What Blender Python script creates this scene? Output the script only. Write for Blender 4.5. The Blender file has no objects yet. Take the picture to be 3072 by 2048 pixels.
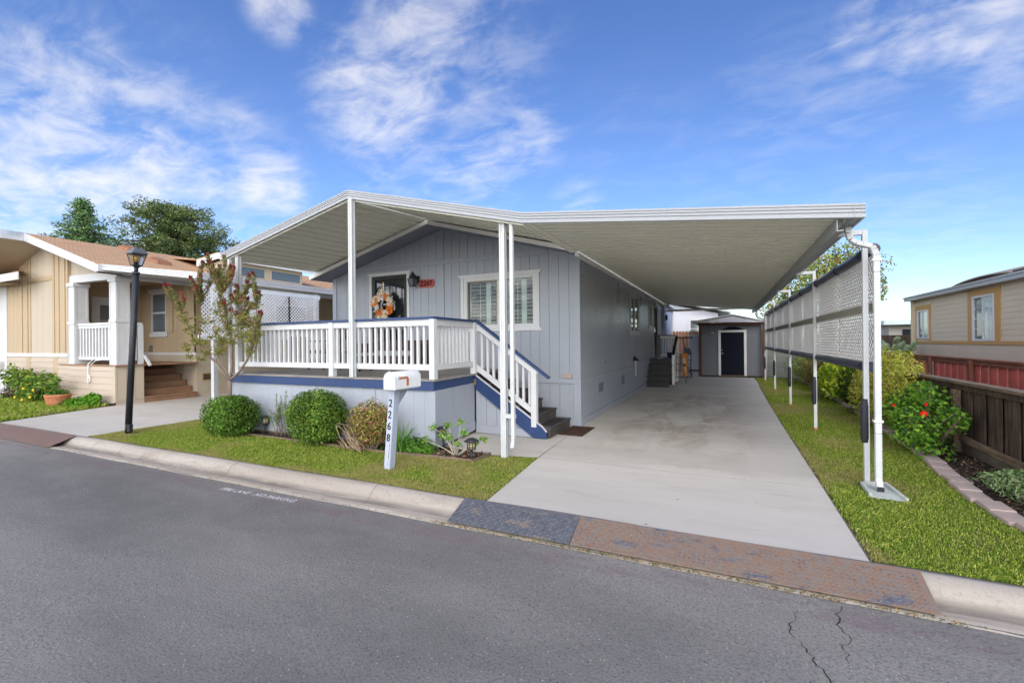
import bpy, math, random
import numpy as np
from mathutils import Vector, Matrix
SC = bpy.context.scene
COL = SC.collection
R = math.radians

# ------------------------------------------------------------------ camera
CAM_H = 1.6
cam_d = bpy.data.cameras.new('camera')
cam = bpy.data.objects.new('camera', cam_d)
COL.objects.link(cam)
cam_d.sensor_width = 36.0
cam_d.lens = 1352.0 / 3072.0 * 36.0
cam_d.clip_end = 3000
cam_d.clip_start = 0.05
YAW, PITCH, ROLL = R(25.2), R(0.08), R(-0.55)
_f = Vector((-math.sin(YAW) * math.cos(PITCH), math.cos(YAW) * math.cos(PITCH), math.sin(PITCH)))
_r = Vector((math.cos(YAW), math.sin(YAW), 0))
_u = _r.cross(_f)
_r2 = _r * math.cos(ROLL) + _u * math.sin(ROLL)
_u2 = -_r * math.sin(ROLL) + _u * math.cos(ROLL)
cam.matrix_world = Matrix(((_r2.x, _u2.x, -_f.x, 0), (_r2.y, _u2.y, -_f.y, 0), (_r2.z, _u2.z, -_f.z, CAM_H), (0, 0, 0, 1)))
SC.camera = cam

# ------------------------------------------------------------------ sun, sky, exposure
SUN_EL, SUN_AZ = R(36), R(24)          # azimuth measured from -Y (behind the camera) towards +X
sd = bpy.data.lights.new('sun', 'SUN')
sd.energy = 0.75
sd.angle = R(34)
sd.color = (1.0, 0.945, 0.86)
sun = bpy.data.objects.new('sun', sd)
COL.objects.link(sun)
sdir = Vector((math.sin(SUN_AZ) * math.cos(SUN_EL), -math.cos(SUN_AZ) * math.cos(SUN_EL), math.sin(SUN_EL)))
sun.rotation_euler = sdir.to_track_quat('Z', 'Y').to_euler()
SC.view_settings.view_transform = 'Standard'
SC.view_settings.look = 'None'
SC.view_settings.gamma = 1
SC.view_settings.exposure = 0.92

W = bpy.data.worlds.new('World')
SC.world = W
W.use_nodes = True
wt = W.node_tree
wt.nodes.clear()


def wn(kind, **kw):
    n = wt.nodes.new(kind)
    for k, v in kw.items():
        setattr(n, k, v)
    return n


def wl(a, b):
    wt.links.new(a, b)


def wmath(op, a, b=None, c=None, clamp=False):
    n = wn('ShaderNodeMath', operation=op, use_clamp=clamp)
    for i, v in enumerate((a, b, c)):
        if v is None:
            continue
        if isinstance(v, (int, float)):
            n.inputs[i].default_value = v
        else:
            wl(v, n.inputs[i])
    return n.outputs[0]


def px_dir(x, y):
    d = _f * 1352.0 + _r2 * (x - 1536) - _u2 * (y - 1024)
    return d.normalized()


tc = wn('ShaderNodeTexCoord')
DIR = tc.outputs['Generated']
sky = wn('ShaderNodeTexSky', sky_type='NISHITA')
sky.sun_disc = False
sky.sun_elevation = SUN_EL
sky.sun_rotation = math.atan2(sdir.x, sdir.y)
sky.air_density = 1.0
sky.dust_density = 0.3
sky.ozone_density = 2.2
hs = wn('ShaderNodeHueSaturation')
hs.inputs['Hue'].default_value = 0.514
hs.inputs['Saturation'].default_value = 1.2
hs.inputs['Value'].default_value = 1.12
wl(sky.outputs[0], hs.inputs['Color'])
sep = wn('ShaderNodeSeparateXYZ')
wl(DIR, sep.inputs[0])
zz = wmath('MAXIMUM', sep.outputs[2], 0.0)
den = wmath('ADD', zz, 0.16)
cx_ = wmath('DIVIDE', sep.outputs[0], den)
cy_ = wmath('DIVIDE', sep.outputs[1], den)
cmb = wn('ShaderNodeCombineXYZ')
wl(cx_, cmb.inputs[0])
wl(cy_, cmb.inputs[1])
mp = wn('ShaderNodeMapping')
mp.inputs['Rotation'].default_value = (0, 0, R(12))
mp.inputs['Scale'].default_value = (0.95, 1.5, 1)
wl(cmb.outputs[0], mp.inputs[0])
nz1 = wn('ShaderNodeTexNoise')
nz1.inputs['Scale'].default_value = 3.0
nz1.inputs['Detail'].default_value = 11
nz1.inputs['Roughness'].default_value = 0.60
nz1.inputs['Distortion'].default_value = 0.45
wl(mp.outputs[0], nz1.inputs['Vector'])
nz2 = wn('ShaderNodeTexNoise')
nz2.inputs['Scale'].default_value = 1.5
nz2.inputs['Detail'].default_value = 5
nz2.inputs['Distortion'].default_value = 0.3
wl(cmb.outputs[0], nz2.inputs['Vector'])
# where the cloud banks of the photo stand, as directions on the sky
BANKS = [(1290, 50, 7, .85), (1260, 110, 6, 1.0), (1440, 120, 8, .55), (1140, 290, 7, 1.0), (1310, 330, 8, .65),
         (1340, 210, 9, .7), (1380, 490, 7, .7), (1200, 490, 6, .6), (1570, 405, 5, .7), (290, 490, 11, .95), (100, 570, 11, .9),
         (640, 560, 9, .65), (820, 556, 4, .9), (420, 130, 4, .28), (560, 185, 4, .28), (840, 20, 3, .9),
         (2600, 95, 3, .85), (2740, 115, 3, .8), (2920, 70, 3.5, .9), (3040, 95, 3, .8), (3000, 230, 3, .6), (2340, 290, 6, .42),
         (2520, 250, 6, .48), (2300, 370, 4, .45), (1900, 430, 8, .25), (2700, 690, 8, .42), (2850, 560, 6, .2), (2200, 540, 7, .3),
         (1740, 620, 3.5, .6), (500, 690, 11, .6)]
acc = None
for (bx_, by_, rad, wgt) in BANKS:
    d = px_dir(bx_, by_)
    dp = wn('ShaderNodeVectorMath', operation='DOT_PRODUCT')
    wl(DIR, dp.inputs[0])
    dp.inputs[1].default_value = d
    mr = wn('ShaderNodeMapRange', interpolation_type='SMOOTHSTEP')
    mr.inputs['From Min'].default_value = math.cos(R(rad * 1.45))
    mr.inputs['From Max'].default_value = math.cos(R(rad * 0.15))
    mr.inputs['To Max'].default_value = wgt
    wl(dp.outputs['Value'], mr.inputs['Value'])
    acc = mr.outputs[0] if acc is None else wmath('MAXIMUM', acc, mr.outputs[0])
# broken bright cloud put into the unseen sky behind and above as soft fill
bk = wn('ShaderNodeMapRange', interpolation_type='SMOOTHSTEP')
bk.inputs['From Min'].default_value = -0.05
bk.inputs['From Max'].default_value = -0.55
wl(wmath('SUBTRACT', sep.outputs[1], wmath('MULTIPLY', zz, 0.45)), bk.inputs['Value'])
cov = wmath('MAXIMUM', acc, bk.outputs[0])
# mask = smooth(noise + coverage)
m0 = wmath('ADD', wmath('MULTIPLY', nz1.outputs[0], 1.0), wmath('MULTIPLY', nz2.outputs[0], 0.60))
m1 = wmath('ADD', m0, wmath('MULTIPLY', cov, 0.62))
mk = wn('ShaderNodeMapRange', interpolation_type='SMOOTHSTEP')
mk.inputs['From Min'].default_value = 1.15
mk.inputs['From Max'].default_value = 1.86
mk.inputs['To Max'].default_value = 0.92
wl(m1, mk.inputs['Value'])
mixc = wn('ShaderNodeMix', data_type='RGBA')
nz3 = wn('ShaderNodeTexNoise')
nz3.inputs['Scale'].default_value = 5.5
nz3.inputs['Detail'].default_value = 8
nz3.inputs['Roughness'].default_value = 0.62
nz3.inputs['Distortion'].default_value = 0.5
wl(mp.outputs[0], nz3.inputs['Vector'])
vr = wn('ShaderNodeMapRange', interpolation_type='SMOOTHSTEP')
vr.inputs['From Min'].default_value = 0.36
vr.inputs['From Max'].default_value = 0.72
wl(nz3.outputs[0], vr.inputs['Value'])
veil = wmath('MULTIPLY', wmath('MULTIPLY', wmath('POWER', acc, 1.6), vr.outputs[0]), 0.50)
mask = wmath('SUBTRACT', 1.0, wmath('MULTIPLY', wmath('SUBTRACT', 1.0, mk.outputs[0]), wmath('SUBTRACT', 1.0, veil)))
wl(mask, mixc.inputs[0])
hz = wn('ShaderNodeMapRange')
hz.inputs['From Max'].default_value = 0.35
wl(zz, hz.inputs['Value'])
hzc = wn('ShaderNodeMix', data_type='RGBA')
hzc.inputs[6].default_value = (0.80, 0.88, 0.95, 1)
hzc.inputs[7].default_value = (1, 1, 1, 1)
wl(hz.outputs[0], hzc.inputs[0])
hzm = wn('ShaderNodeMix', data_type='RGBA', blend_type='MULTIPLY')
hzm.inputs[0].default_value = 1
wl(hs.outputs[0], hzm.inputs[6])
wl(hzc.outputs[2], hzm.inputs[7])
wl(hzm.outputs[2], mixc.inputs[6])
# cloud radiance in the sky texture's own units, raised behind the camera to fill the shade
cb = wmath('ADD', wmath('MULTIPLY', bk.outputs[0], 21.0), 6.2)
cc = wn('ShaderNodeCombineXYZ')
low = wmath('MAXIMUM', wmath('SUBTRACT', 2.5, wmath('MULTIPLY', zz, 2.4)), 0.55)  # cloud brightness boosted towards the horizon behind, added to reach under the carport
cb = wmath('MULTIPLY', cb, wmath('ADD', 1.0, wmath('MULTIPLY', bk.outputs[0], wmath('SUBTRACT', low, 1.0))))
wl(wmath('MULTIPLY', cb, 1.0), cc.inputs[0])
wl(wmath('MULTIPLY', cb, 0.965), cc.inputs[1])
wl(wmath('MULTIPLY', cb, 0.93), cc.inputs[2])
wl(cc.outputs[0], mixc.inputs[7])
bgn = wn('ShaderNodeBackground')
bgn.inputs['Strength'].default_value = 0.1
wl(mixc.outputs[2], bgn.inputs['Color'])
wo = wn('ShaderNodeOutputWorld')
wl(bgn.outputs[0], wo.inputs['Surface'])

# ------------------------------------------------------------------ materials


class NT:
    def __init__(s, name):
        s.m = bpy.data.materials.new(name)
        s.m.use_nodes = True
        s.t = s.m.node_tree
        s.t.nodes.clear()
        s.out = s.n('ShaderNodeOutputMaterial')
        s.bsdf = s.n('ShaderNodeBsdfPrincipled')
        s.t.links.new(s.bsdf.outputs[0], s.out.inputs['Surface'])
        s.tc = s.n('ShaderNodeTexCoord')
        s.obj = s.tc.outputs['Object']

    def n(s, k, **kw):
        x = s.t.nodes.new(k)
        for a, b in kw.items():
            setattr(x, a, b)
        return x

    def link(s, a, b):
        s.t.links.new(a, b)

    def setin(s, sock, v):
        if isinstance(v, bpy.types.NodeSocket):
            s.link(v, sock)
        else:
            if isinstance(v, tuple) and len(v) == 3 and sock.type == 'RGBA':
                v = v + (1,)
            sock.default_value = v

    def mapping(s, scale=(1, 1, 1), rot=(0, 0, 0), loc=(0, 0, 0)):
        m = s.n('ShaderNodeMapping')
        m.inputs['Scale'].default_value = scale
        m.inputs['Rotation'].default_value = rot
        m.inputs['Location'].default_value = loc
        s.link(s.obj, m.inputs[0])
        return m.outputs[0]

    def noise(s, scale, detail=4, rough=.55, vec=None, dist=0):
        n = s.n('ShaderNodeTexNoise')
        n.inputs['Scale'].default_value = scale
        n.inputs['Detail'].default_value = detail
        n.inputs['Roughness'].default_value = rough
        n.inputs['Distortion'].default_value = dist
        s.link(vec if vec is not None else s.obj, n.inputs['Vector'])
        return n.outputs[0]

    def voro(s, scale, vec=None, feature='F1', out='Distance'):
        n = s.n('ShaderNodeTexVoronoi', feature=feature)
        n.inputs['Scale'].default_value = scale
        s.link(vec if vec is not None else s.obj, n.inputs['Vector'])
        return n.outputs[out]

    def rng(s, v, a, b, c=0., d=1., smooth=True):
        n = s.n('ShaderNodeMapRange', interpolation_type='SMOOTHSTEP' if smooth else 'LINEAR')
        for k, x in zip(('From Min', 'From Max', 'To Min', 'To Max'), (a, b, c, d)):
            n.inputs[k].default_value = x
        s.link(v, n.inputs['Value'])
        return n.outputs[0]

    def mth(s, op, a, b):
        n = s.n('ShaderNodeMath', operation=op)
        s.setin(n.inputs[0], a)
        s.setin(n.inputs[1], b)
        return n.outputs[0]

    def mix(s, f, a, b, mode='MIX'):
        n = s.n('ShaderNodeMix', data_type='RGBA', blend_type=mode)
        s.setin(n.inputs[0], f)
        s.setin(n.inputs[6], a)
        s.setin(n.inputs[7], b)
        return n.outputs[2]

    def bump(s, h, strength=.3, dist=.01):
        n = s.n('ShaderNodeBump')
        n.inputs['Strength'].default_value = strength
        n.inputs['Distance'].default_value = dist
        s.link(h, n.inputs['Height'])
        s.link(n.outputs[0], s.bsdf.inputs['Normal'])

    def fin(s, col=None, rough=.6, metal=0., spec=.5):
        if col is not None:
            s.setin(s.bsdf.inputs['Base Color'], col)
        s.setin(s.bsdf.inputs['Roughness'], rough)
        s.setin(s.bsdf.inputs['Metallic'], metal)
        s.bsdf.inputs['Specular IOR Level'].default_value = spec
        return s.m


def paint(name, c, rough=.5, var=.10, sc=1.3, bump=.15, bsc=60, dirt=None, dirt_amt=.0, spec=.4, grain=(1, 1, 1)):
    s = NT(name)
    a = s.noise(sc, 5, .6)
    f = s.rng(a, .3, .7, 1 - var, 1 + var * .6)
    col = s.mix(1.0, c, f, 'MULTIPLY')
    if dirt:
        dn = s.noise(sc * 2.3, 7, .7, s.mapping((1, 1, .45)))
        col = s.mix(s.rng(dn, .52, .78, 0, dirt_amt), col, dirt)
    fine = s.noise(bsc, 4, .6, s.mapping(grain))
    col = s.mix(s.rng(fine, .35, .7, 0, .12), col, tuple(x * .72 for x in c))
    s.bump(fine, bump, .004)
    rr = s.rng(a, .3, .7, rough - .07, rough + .09)
    return s.fin(col, rr, 0, spec)


def flat(name, c, rough=.5, metal=0., spec=.5, var=.08):
    s = NT(name)
    a = s.noise(9, 4)
    return s.fin(s.mix(1.0, c, s.rng(a, .3, .7, 1 - var, 1 + var), 'MULTIPLY'), rough, metal, spec)


def wood(name, c1, c2, rough=.75, axis='z', sc=1.0):
    s = NT(name)
    g = {'z': (14, 14, .9), 'x': (.9, 14, 14), 'y': (14, .9, 14)}[axis]
    a = s.noise(2.4 * sc, 7, .65, s.mapping(g), .4)
    b = s.noise(3.1, 4, .6)
    col = s.mix(s.rng(a, .3, .72), c1, c2)
    col = s.mix(s.rng(b, .35, .75, 0, .45), col, tuple(x * .6 for x in c1))
    s.bump(a, .35, .004)
    return s.fin(col, rough, 0, .25)


def leafmat(name, trans=.25, rough=.5):
    s = NT(name)
    at = s.n('ShaderNodeAttribute')
    at.attribute_name = 'Col'
    s.bsdf.inputs['Roughness'].default_value = rough
    s.bsdf.inputs['Specular IOR Level'].default_value = .03
    s.link(at.outputs['Color'], s.bsdf.inputs['Base Color'])
    tr = s.n('ShaderNodeBsdfTranslucent')
    s.link(at.outputs['Color'], tr.inputs['Color'])
    mx = s.n('ShaderNodeMixShader')
    mx.inputs[0].default_value = trans
    s.link(s.bsdf.outputs[0], mx.inputs[1])
    s.link(tr.outputs[0], mx.inputs[2])
    s.link(mx.outputs[0], s.out.inputs['Surface'])
    return s.m


BLUEGREY = (.33, .353, .39)
M = {}
M['siding'] = paint('blue_grey_siding_paint', BLUEGREY, .45, .05, .8, .25, 90, (.16, .17, .19), .25, .45, (1, 1, .12))
M['siding_gloss'] = paint('glossy_blue_grey_siding_paint', BLUEGREY, .33, .02, .8, .75, 60, (.16, .17, .19), .12, .5, (1, 1, .02))
M['skirt'] = paint('pale_blue_grey_paint', (.35, .372, .415), .55, .05, 1.2, .25, 90, (.22, .22, .23), .22, .4, (1, 1, .15))
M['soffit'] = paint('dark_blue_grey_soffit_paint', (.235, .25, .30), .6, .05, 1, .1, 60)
M['navy'] = paint('navy_blue_paint', (.024, .052, .145), .5, .12, 3, .2, 60, (.12, .13, .17), .25, .4)
M['navy_dk'] = flat('near_black_navy_paint', (.006, .008, .018), .7, 0, .2)
M['white'] = paint('white_paint', (.60, .60, .595), .5, .05, 2.0, .15, 80, (.40, .37, .32), .34, .4)
M['white2'] = paint('weathered_white_enamel', (.55, .56, .55), .42, .05, 2.5, .1, 40, (.36, .30, .23), .42, .45)
M['fascia'] = paint('white_aluminium_fascia', (.365, .375, .385), .38, .04, 1.0, .05, 30, (.42, .42, .42), .2, .5)
M['pan'] = paint('cream_grey_aluminium_pan', (.88, .855, .70), .5, .03, .5, .0, 30, (.55, .52, .42), .25, .3)
M['trimcream'] = paint('cream_white_trim', (.80, .785, .74), .5, .04, 1.2, .1, 50, (.35, .33, .29), .2)
M['black'] = flat('black_paint', (.012, .012, .013), .5)
M['blackgloss'] = flat('black_steel', (.010, .010, .012), .3, 0, .5)
M['rubber'] = flat('black_rubber_foam', (.015, .016, .022), .62)
M['tubing'] = flat('navy_black_plastic_tubing', (.022, .026, .045), .35)
M['lattice_shaded'] = paint('shaded_white_lattice', (.60, .585, .56), .5, .05, 3, .02, 30)  # same white plastic, darkened in colour to stand for its backlit shade
M['lattice'] = paint('white_plastic_lattice', (.90, .90, .90), .45, .03, 3, .02, 30)
M['midrail'] = flat('olive_grey_band', (.28, .26, .19), .5)
M['tread'] = wood('dark_brown_tread_wood', (.055, .045, .042), (.10, .085, .078), .7, 'y')
M['deckboard'] = wood('grey_brown_deck_boards', (.22, .20, .18), (.34, .31, .28), .7, 'x')
M['mat'] = paint('brown_door_mat', (.075, .045, .032), .95, .25, 6, .6, 150, (.16, .11, .08), .5, .1)
M['blackmat'] = paint('black_rubber_tread_mat', (.018, .018, .02), .9, .1, 6, .6, 120)
M['tan'] = paint('tan_siding_paint', (.47, .355, .225), .6, .06, .9, .2, 80, (.45, .33, .19), .2, .3, (1, 1, .15))
M['cream'] = paint('cream_siding_paint', (.50, .42, .315), .6, .06, .9, .2, 80, (.55, .43, .28), .2, .3, (1, 1, .15))
M['pinkcream'] = paint('pinkish_cream_lap_siding', (.50, .41, .32), .6, .06, .9, .15, 80, (.5, .38, .26), .2, .3)
M['brownstep'] = wood('brown_composite_step', (.25, .135, .075), (.35, .205, .12), .6, 'y', .7)
M['gold'] = paint('mustard_trim_paint', (.48, .285, .095), .6, .06, 1.5, .2, 60)
M['beige'] = paint('beige_lap_siding', (.59, .50, .36), .6, .05, 1, .15, 60, (.5, .42, .3), .2)
M['beigeskirt'] = paint('beige_skirt_panel', (.56, .475, .36), .6, .05, 1, .15, 60)
M['redwood'] = paint('red_fence_paint', (.58, .13, .10), .7, .18, 2.5, .3, 60, (.22, .075, .055), .5, .3, (1, 1, .1))
M['redtrim'] = wood('red_brown_fence_trim', (.20, .075, .042), (.30, .13, .075), .75, 'y')
M['oldwood'] = wood('weathered_dark_fence_wood', (.038, .026, .018), (.135, .094, .068), .85, 'z')
M['oldrail'] = wood('weathered_tan_fence_rail', (.12, .08, .052), (.29, .215, .15), .8, 'y')
M['oldbase'] = wood('grey_base_board', (.095, .08, .06), (.15, .13, .10), .9, 'y')
M['cedar'] = wood('new_cedar_boards', (.32, .155, .08), (.45, .25, .14), .7, 'z')
M['cedardk'] = wood('brown_stained_beam', (.085, .028, .014), (.16, .058, .03), .6, 'z')
M['bark'] = wood('grey_brown_bark', (.15, .11, .085), (.30, .235, .185), .85, 'z', 1.5)
M['darkbark'] = wood('dark_bark', (.06, .045, .035), (.12, .09, .07), .9, 'z', 1.2)
M['leaf'] = leafmat('leaf', .3, .6)
M['leafmatte'] = leafmat('matte_leaf', .2, .6)
M['petal'] = leafmat('petal', .2, .6)
M['grass'] = leafmat('grass_blades', .35, .55)
M['needle'] = leafmat('conifer_needle', .15, .6)
M['galv'] = paint('galvanised_grey_metal', (.30, .31, .31), .45, .08, 3, .05, 40, (.18, .17, .16), .3)
M['terracotta'] = paint('terracotta_pot', (.52, .19, .09), .75, .2, 3, .3, 60, (.62, .42, .30), .6, .2)
M['lampblack'] = paint('chipped_black_lamp_paint', (.018, .019, .022), .5, .2, 4, .2, 40, (.12, .12, .13), .25, .5)
M['grey_paint'] = paint('grey_shed_paint', (.165, .17, .19), .6, .07, 1.1, .2, 60, (.15, .15, .16), .25)
M['lightgrey'] = paint('light_grey_wall_paint', (.60, .60, .63), .7, .04, .8, .15, 50)
M['palebluedoor'] = paint('pale_blue_grey_door', (.42, .46, .55), .6, .04, 1, .1, 50)
M['yellow'] = flat('orange_yellow_fibreglass', (.75, .26, .012), .4)
M['labelcream'] = flat('cream_label', (.7, .62, .42), .6)
M['bluesteel'] = paint('blue_grey_steel', (.06, .09, .14), .5, .1, 4, .1, 40)
M['steel'] = flat('worn_steel', (.32, .32, .33), .4, .8)
M['brass'] = flat('bright_brass', (.78, .50, .16), .3, .9)
M['chrome'] = flat('satin_nickel', (.7, .7, .7), .25, 1.)
M['orange'] = leafmat('orange_petal', .15, .6)
M['copper'] = flat('orange_copper_flag', (.55, .19, .06), .45, .3)
M['red_plaque'] = paint('red_plaque_paint', (.42, .060, .052), .5, .1, 5, .1, 50)
M['digit'] = flat('dark_bronze_digit', (.022, .014, .012), .6, 0, .2)
M['gilt'] = flat('dull_gold_edge', (.35, .22, .09), .5, .4)
M['paver'] = paint('pink_grey_concrete_paver', (.46, .36, .315), .85, .12, 3.5, .4, 90, (.33, .27, .23), .35, .2)
M['splash'] = paint('grey_green_concrete_splash_block', (.46, .49, .45), .85, .08, 5, .3, 90, (.55, .45, .34), .3, .2)
M['wickr'] = paint('dark_brown_wicker', (.055, .032, .024), .7, .1, 4, .5, 200)
M['cushion'] = flat('grey_cushion', (.33, .33, .34), .8)
M['soil'] = None
M['rope'] = flat('white_rope', (.75, .75, .74), .7)
M['amber'] = flat('amber_lamp_glass', (.55, .42, .16), .25)
M['solarglass'] = flat('cream_lamp_glass', (.50, .43, .26), .3)
M['bulb'] = flat('orange_bulb', (.75, .40, .10), .3)
M['curtain'] = flat('pale_curtain', (.55, .60, .60), .7)
M['shutter'] = flat('pale_green_white_shutter', (.72, .76, .73), .45)
M['darkroom'] = flat('dim_interior', (.03, .03, .034), .9)


def glass(name, tint=(.03, .035, .04), rough=.03):
    s = NT(name)
    tr = s.n('ShaderNodeBsdfTransparent')
    tr.inputs['Color'].default_value = (.80, .84, .83, 1)
    gl = s.n('ShaderNodeBsdfGlossy')
    gl.inputs['Roughness'].default_value = rough
    gl.inputs['Color'].default_value = (1, 1, 1, 1)
    fr = s.n('ShaderNodeFresnel')
    fr.inputs['IOR'].default_value = 1.45
    half = s.n('ShaderNodeMath', operation='MULTIPLY')
    half.inputs[1].default_value = .55
    s.link(fr.outputs[0], half.inputs[0])
    mx = s.n('ShaderNodeMixShader')
    s.link(half.outputs[0], mx.inputs[0])
    s.link(tr.outputs[0], mx.inputs[1])
    s.link(gl.outputs[0], mx.inputs[2])
    s.link(mx.outputs[0], s.out.inputs['Surface'])
    return s.m


M['glass'] = glass('window_glass')
s = NT('dark_glass')
M['darkglass'] = s.fin((.02, .024, .028), .04, 0, .8)
s = NT('grey_pane')
M['greypane'] = s.fin((.10, .125, .14), .06, 0, .8)
s = NT('light_pane')
M['palepane'] = s.fin((.36, .43, .45), .08, 0, .8)

# asphalt
s = NT('asphalt')
big = s.noise(.32, 5, .6, s.mapping((.55, 1.6, 1)))
mid = s.noise(3.5, 6, .65)
fine = s.noise(70, 3, .6)
agg = s.voro(60, None, 'F1', 'Color')
aggd = s.voro(60)
sp = s.n('ShaderNodeSeparateColor')
s.link(agg, sp.inputs[0])
c = s.mix(s.rng(big, .35, .66), (.148, .141, .130), (.270, .253, .228))
c = s.mix(s.rng(mid, .4, .75, 0, .4), c, (.23, .215, .20))
c = s.mix(s.rng(fine, .42, .72, 0, .7), c, (.092, .09, .088))
lightst = s.mth('MULTIPLY', s.rng(sp.outputs[0], .90, .96), s.rng(aggd, .30, .16))
c = s.mix(lightst, c, (.46, .43, .39))
darkst = s.mth('MULTIPLY', s.rng(sp.outputs[1], .90, .96), s.rng(aggd, .4, .2))
c = s.mix(s.mth('MULTIPLY', darkst, .7), c, (.025, .025, .027))
# faded red fire-lane paint along the gutter and a few pale tyre-worn marks
sx = s.n('ShaderNodeSeparateXYZ')
s.link(s.obj, sx.inputs[0])
wob = s.mth('ADD', sx.outputs[1], s.mth('MULTIPLY', s.noise(2.2, 4), .05))
band = s.mth('MULTIPLY', s.rng(wob, 3.30, 3.37), s.rng(wob, 3.56, 3.50))
worn = s.rng(s.noise(3.0, 7, .72, s.mapping((1, 3, 1))), .40, .62)
c = s.mix(s.mth('MULTIPLY', s.mth('MULTIPLY', band, worn), .45), c, (.17, .10, .115))
ht = s.mth('ADD', s.mth('MULTIPLY', fine, .6), s.mth('MULTIPLY', aggd, -.5))
s.bump(ht, .55, .006)
M['asphalt'] = s.fin(c, .82, 0, .3)


def concrete(name, base, dark, lightc, stain=(.26, .22, .17), streak=(1, .25, 1), drive=False, flow=False):
    s = NT(name)
    big = s.noise(.55, 6, .62, s.mapping(streak))
    mid = s.noise(2.6, 7, .68, s.mapping((streak[0] * 1.3, streak[1] * 1.3, 1)), .3)
    fine = s.noise(85, 3, .6)
    c = s.mix(s.rng(big, .32, .68), base, lightc)
    c = s.mix(s.rng(mid, .50, .78, 0, .55), c, dark)
    c = s.mix(s.rng(s.noise(1.1, 6, .75), .56, .74, 0, .40), c, stain)
    c = s.mix(s.rng(fine, .4, .7, 0, .18), c, dark)
    if drive:
        sx = s.n('ShaderNodeSeparateXYZ')
        s.link(s.obj, sx.inputs[0])
        n2 = s.noise(1.4, 7, .7, s.mapping((1.2, .5, 1)), .6)
        zx = s.mth('MULTIPLY', s.rng(sx.outputs[0], -2.4, -1.4), s.rng(sx.outputs[0], .8, -.2))
        zy = s.mth('MULTIPLY', s.rng(sx.outputs[1], 5.4, 8.2), s.rng(sx.outputs[1], 17, 12))
        c = s.mix(s.mth('MULTIPLY', s.mth('MULTIPLY', zx, zy), s.rng(n2, .40, .66, 0, .62)), c, (.24, .19, .14))
        drip = s.voro(3.1, None, 'F1', 'Distance')
        c = s.mix(s.mth('MULTIPLY', s.rng(drip, .06, .02, 0, .8), zx), c, (.09, .08, .07))
    if flow:
        sx = s.n('ShaderNodeSeparateXYZ')
        s.link(s.obj, sx.inputs[0])
        n2 = s.noise(3.2, 7, .7, s.mapping((.5, 3, 1)), .4)
        wy = s.mth('ADD', sx.outputs[1], s.mth('MULTIPLY', n2, .05))
        ln = s.mth('MULTIPLY', s.rng(wy, 3.745, 3.785), s.rng(wy, 3.86, 3.815))
        c = s.mix(s.mth('MULTIPLY', ln, s.rng(n2, .30, .60, .15, .75)), c, (.115, .10, .085))
        c = s.mix(s.rng(s.noise(24, 6, .75), .52, .70, 0, .55), c, (.20, .165, .13))
    pit = s.voro(9, None, 'F1', 'Distance')
    c = s.mix(s.rng(pit, .035, .015, 0, .6), c, (.12, .11, .10))
    s.bump(fine, .25, .003)
    return s.fin(c, .78, 0, .3)


M['drive'] = concrete('driveway_concrete', (.485, .45, .40), (.34, .305, .26), (.56, .525, .47), (.32, .28, .23), (.28, 1.2, 1), True)
M['kerb'] = concrete('kerb_concrete', (.32, .275, .225), (.17, .145, .12), (.43, .385, .33), (.22, .155, .095), (.5, 3.0, 3.0), False, True)
M['joint'] = flat('dark_concrete_joint', (.12, .11, .10), .9)

# soil and bark mulch
s = NT('mulch')
v = s.voro(26, s.mapping((1, 1.8, 1)), 'F1', 'Color')
vd = s.voro(26, s.mapping((1, 1.8, 1)))
spc = s.n('ShaderNodeSeparateColor')
s.link(v, spc.inputs[0])
c = s.mix(spc.outputs[0], (.045, .032, .024), (.15, .10, .07))
c = s.mix(s.rng(spc.outputs[1], .9, .96), c, (.30, .20, .12))
c = s.mix(s.rng(vd, .3, .6), c, (.02, .015, .012))
s.bump(vd, .8, .02)
M['soil'] = s.fin(c, .95, 0, .2)
# lawn ground under the blades
s = NT('lawn_soil')
a = s.noise(1.3, 6, .65)
b = s.noise(28, 5, .7)
c = s.mix(s.rng(a, .38, .64), (.060, .085, .022), (.13, .125, .048))
c = s.mix(s.rng(b, .45, .75, 0, .7), c, (.04, .045, .018))
s.bump(b, .8, .02)
M['lawnsoil'] = s.fin(c, .95, 0, .2)
s = NT('far_ground')
a = s.noise(.2, 6, .65)
M['farground'] = s.fin(s.mix(s.rng(a, .35, .65), (.10, .11, .05), (.17, .15, .10)), .95, 0, .2)


def shingle(name, c1, c2, c3, w=.30, h=.14, axis='y'):
    s = NT(name)
    br = s.n('ShaderNodeTexBrick')
    br.inputs['Color1'].default_value = c1 + (1,)
    br.inputs['Color2'].default_value = c2 + (1,)
    br.inputs['Mortar'].default_value = tuple(x * .35 for x in c1) + (1,)
    br.inputs['Scale'].default_value = 1
    br.inputs['Brick Width'].default_value = w
    br.inputs['Row Height'].default_value = h
    br.inputs['Mortar Size'].default_value = .012
    br.inputs['Bias'].default_value = 0
    sx = s.n('ShaderNodeSeparateXYZ')
    s.link(s.obj, sx.inputs[0])
    cb = s.n('ShaderNodeCombineXYZ')
    s.link(sx.outputs[1], cb.inputs[0])
    s.link(sx.outputs[0], cb.inputs[1])
    s.link(cb.outputs[0], br.inputs['Vector'])
    gr = s.noise(60, 4, .7)
    bl = s.noise(1.2, 5, .6)
    c = s.mix(s.rng(gr, .35, .7, 0, .45), br.outputs['Color'], c3)
    c = s.mix(s.rng(bl, .4, .7, 0, .4), c, tuple(x * .75 for x in c1))
    s.bump(br.outputs['Fac'], .6, -.01)
    return s.fin(c, .9, 0, .2)


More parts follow.
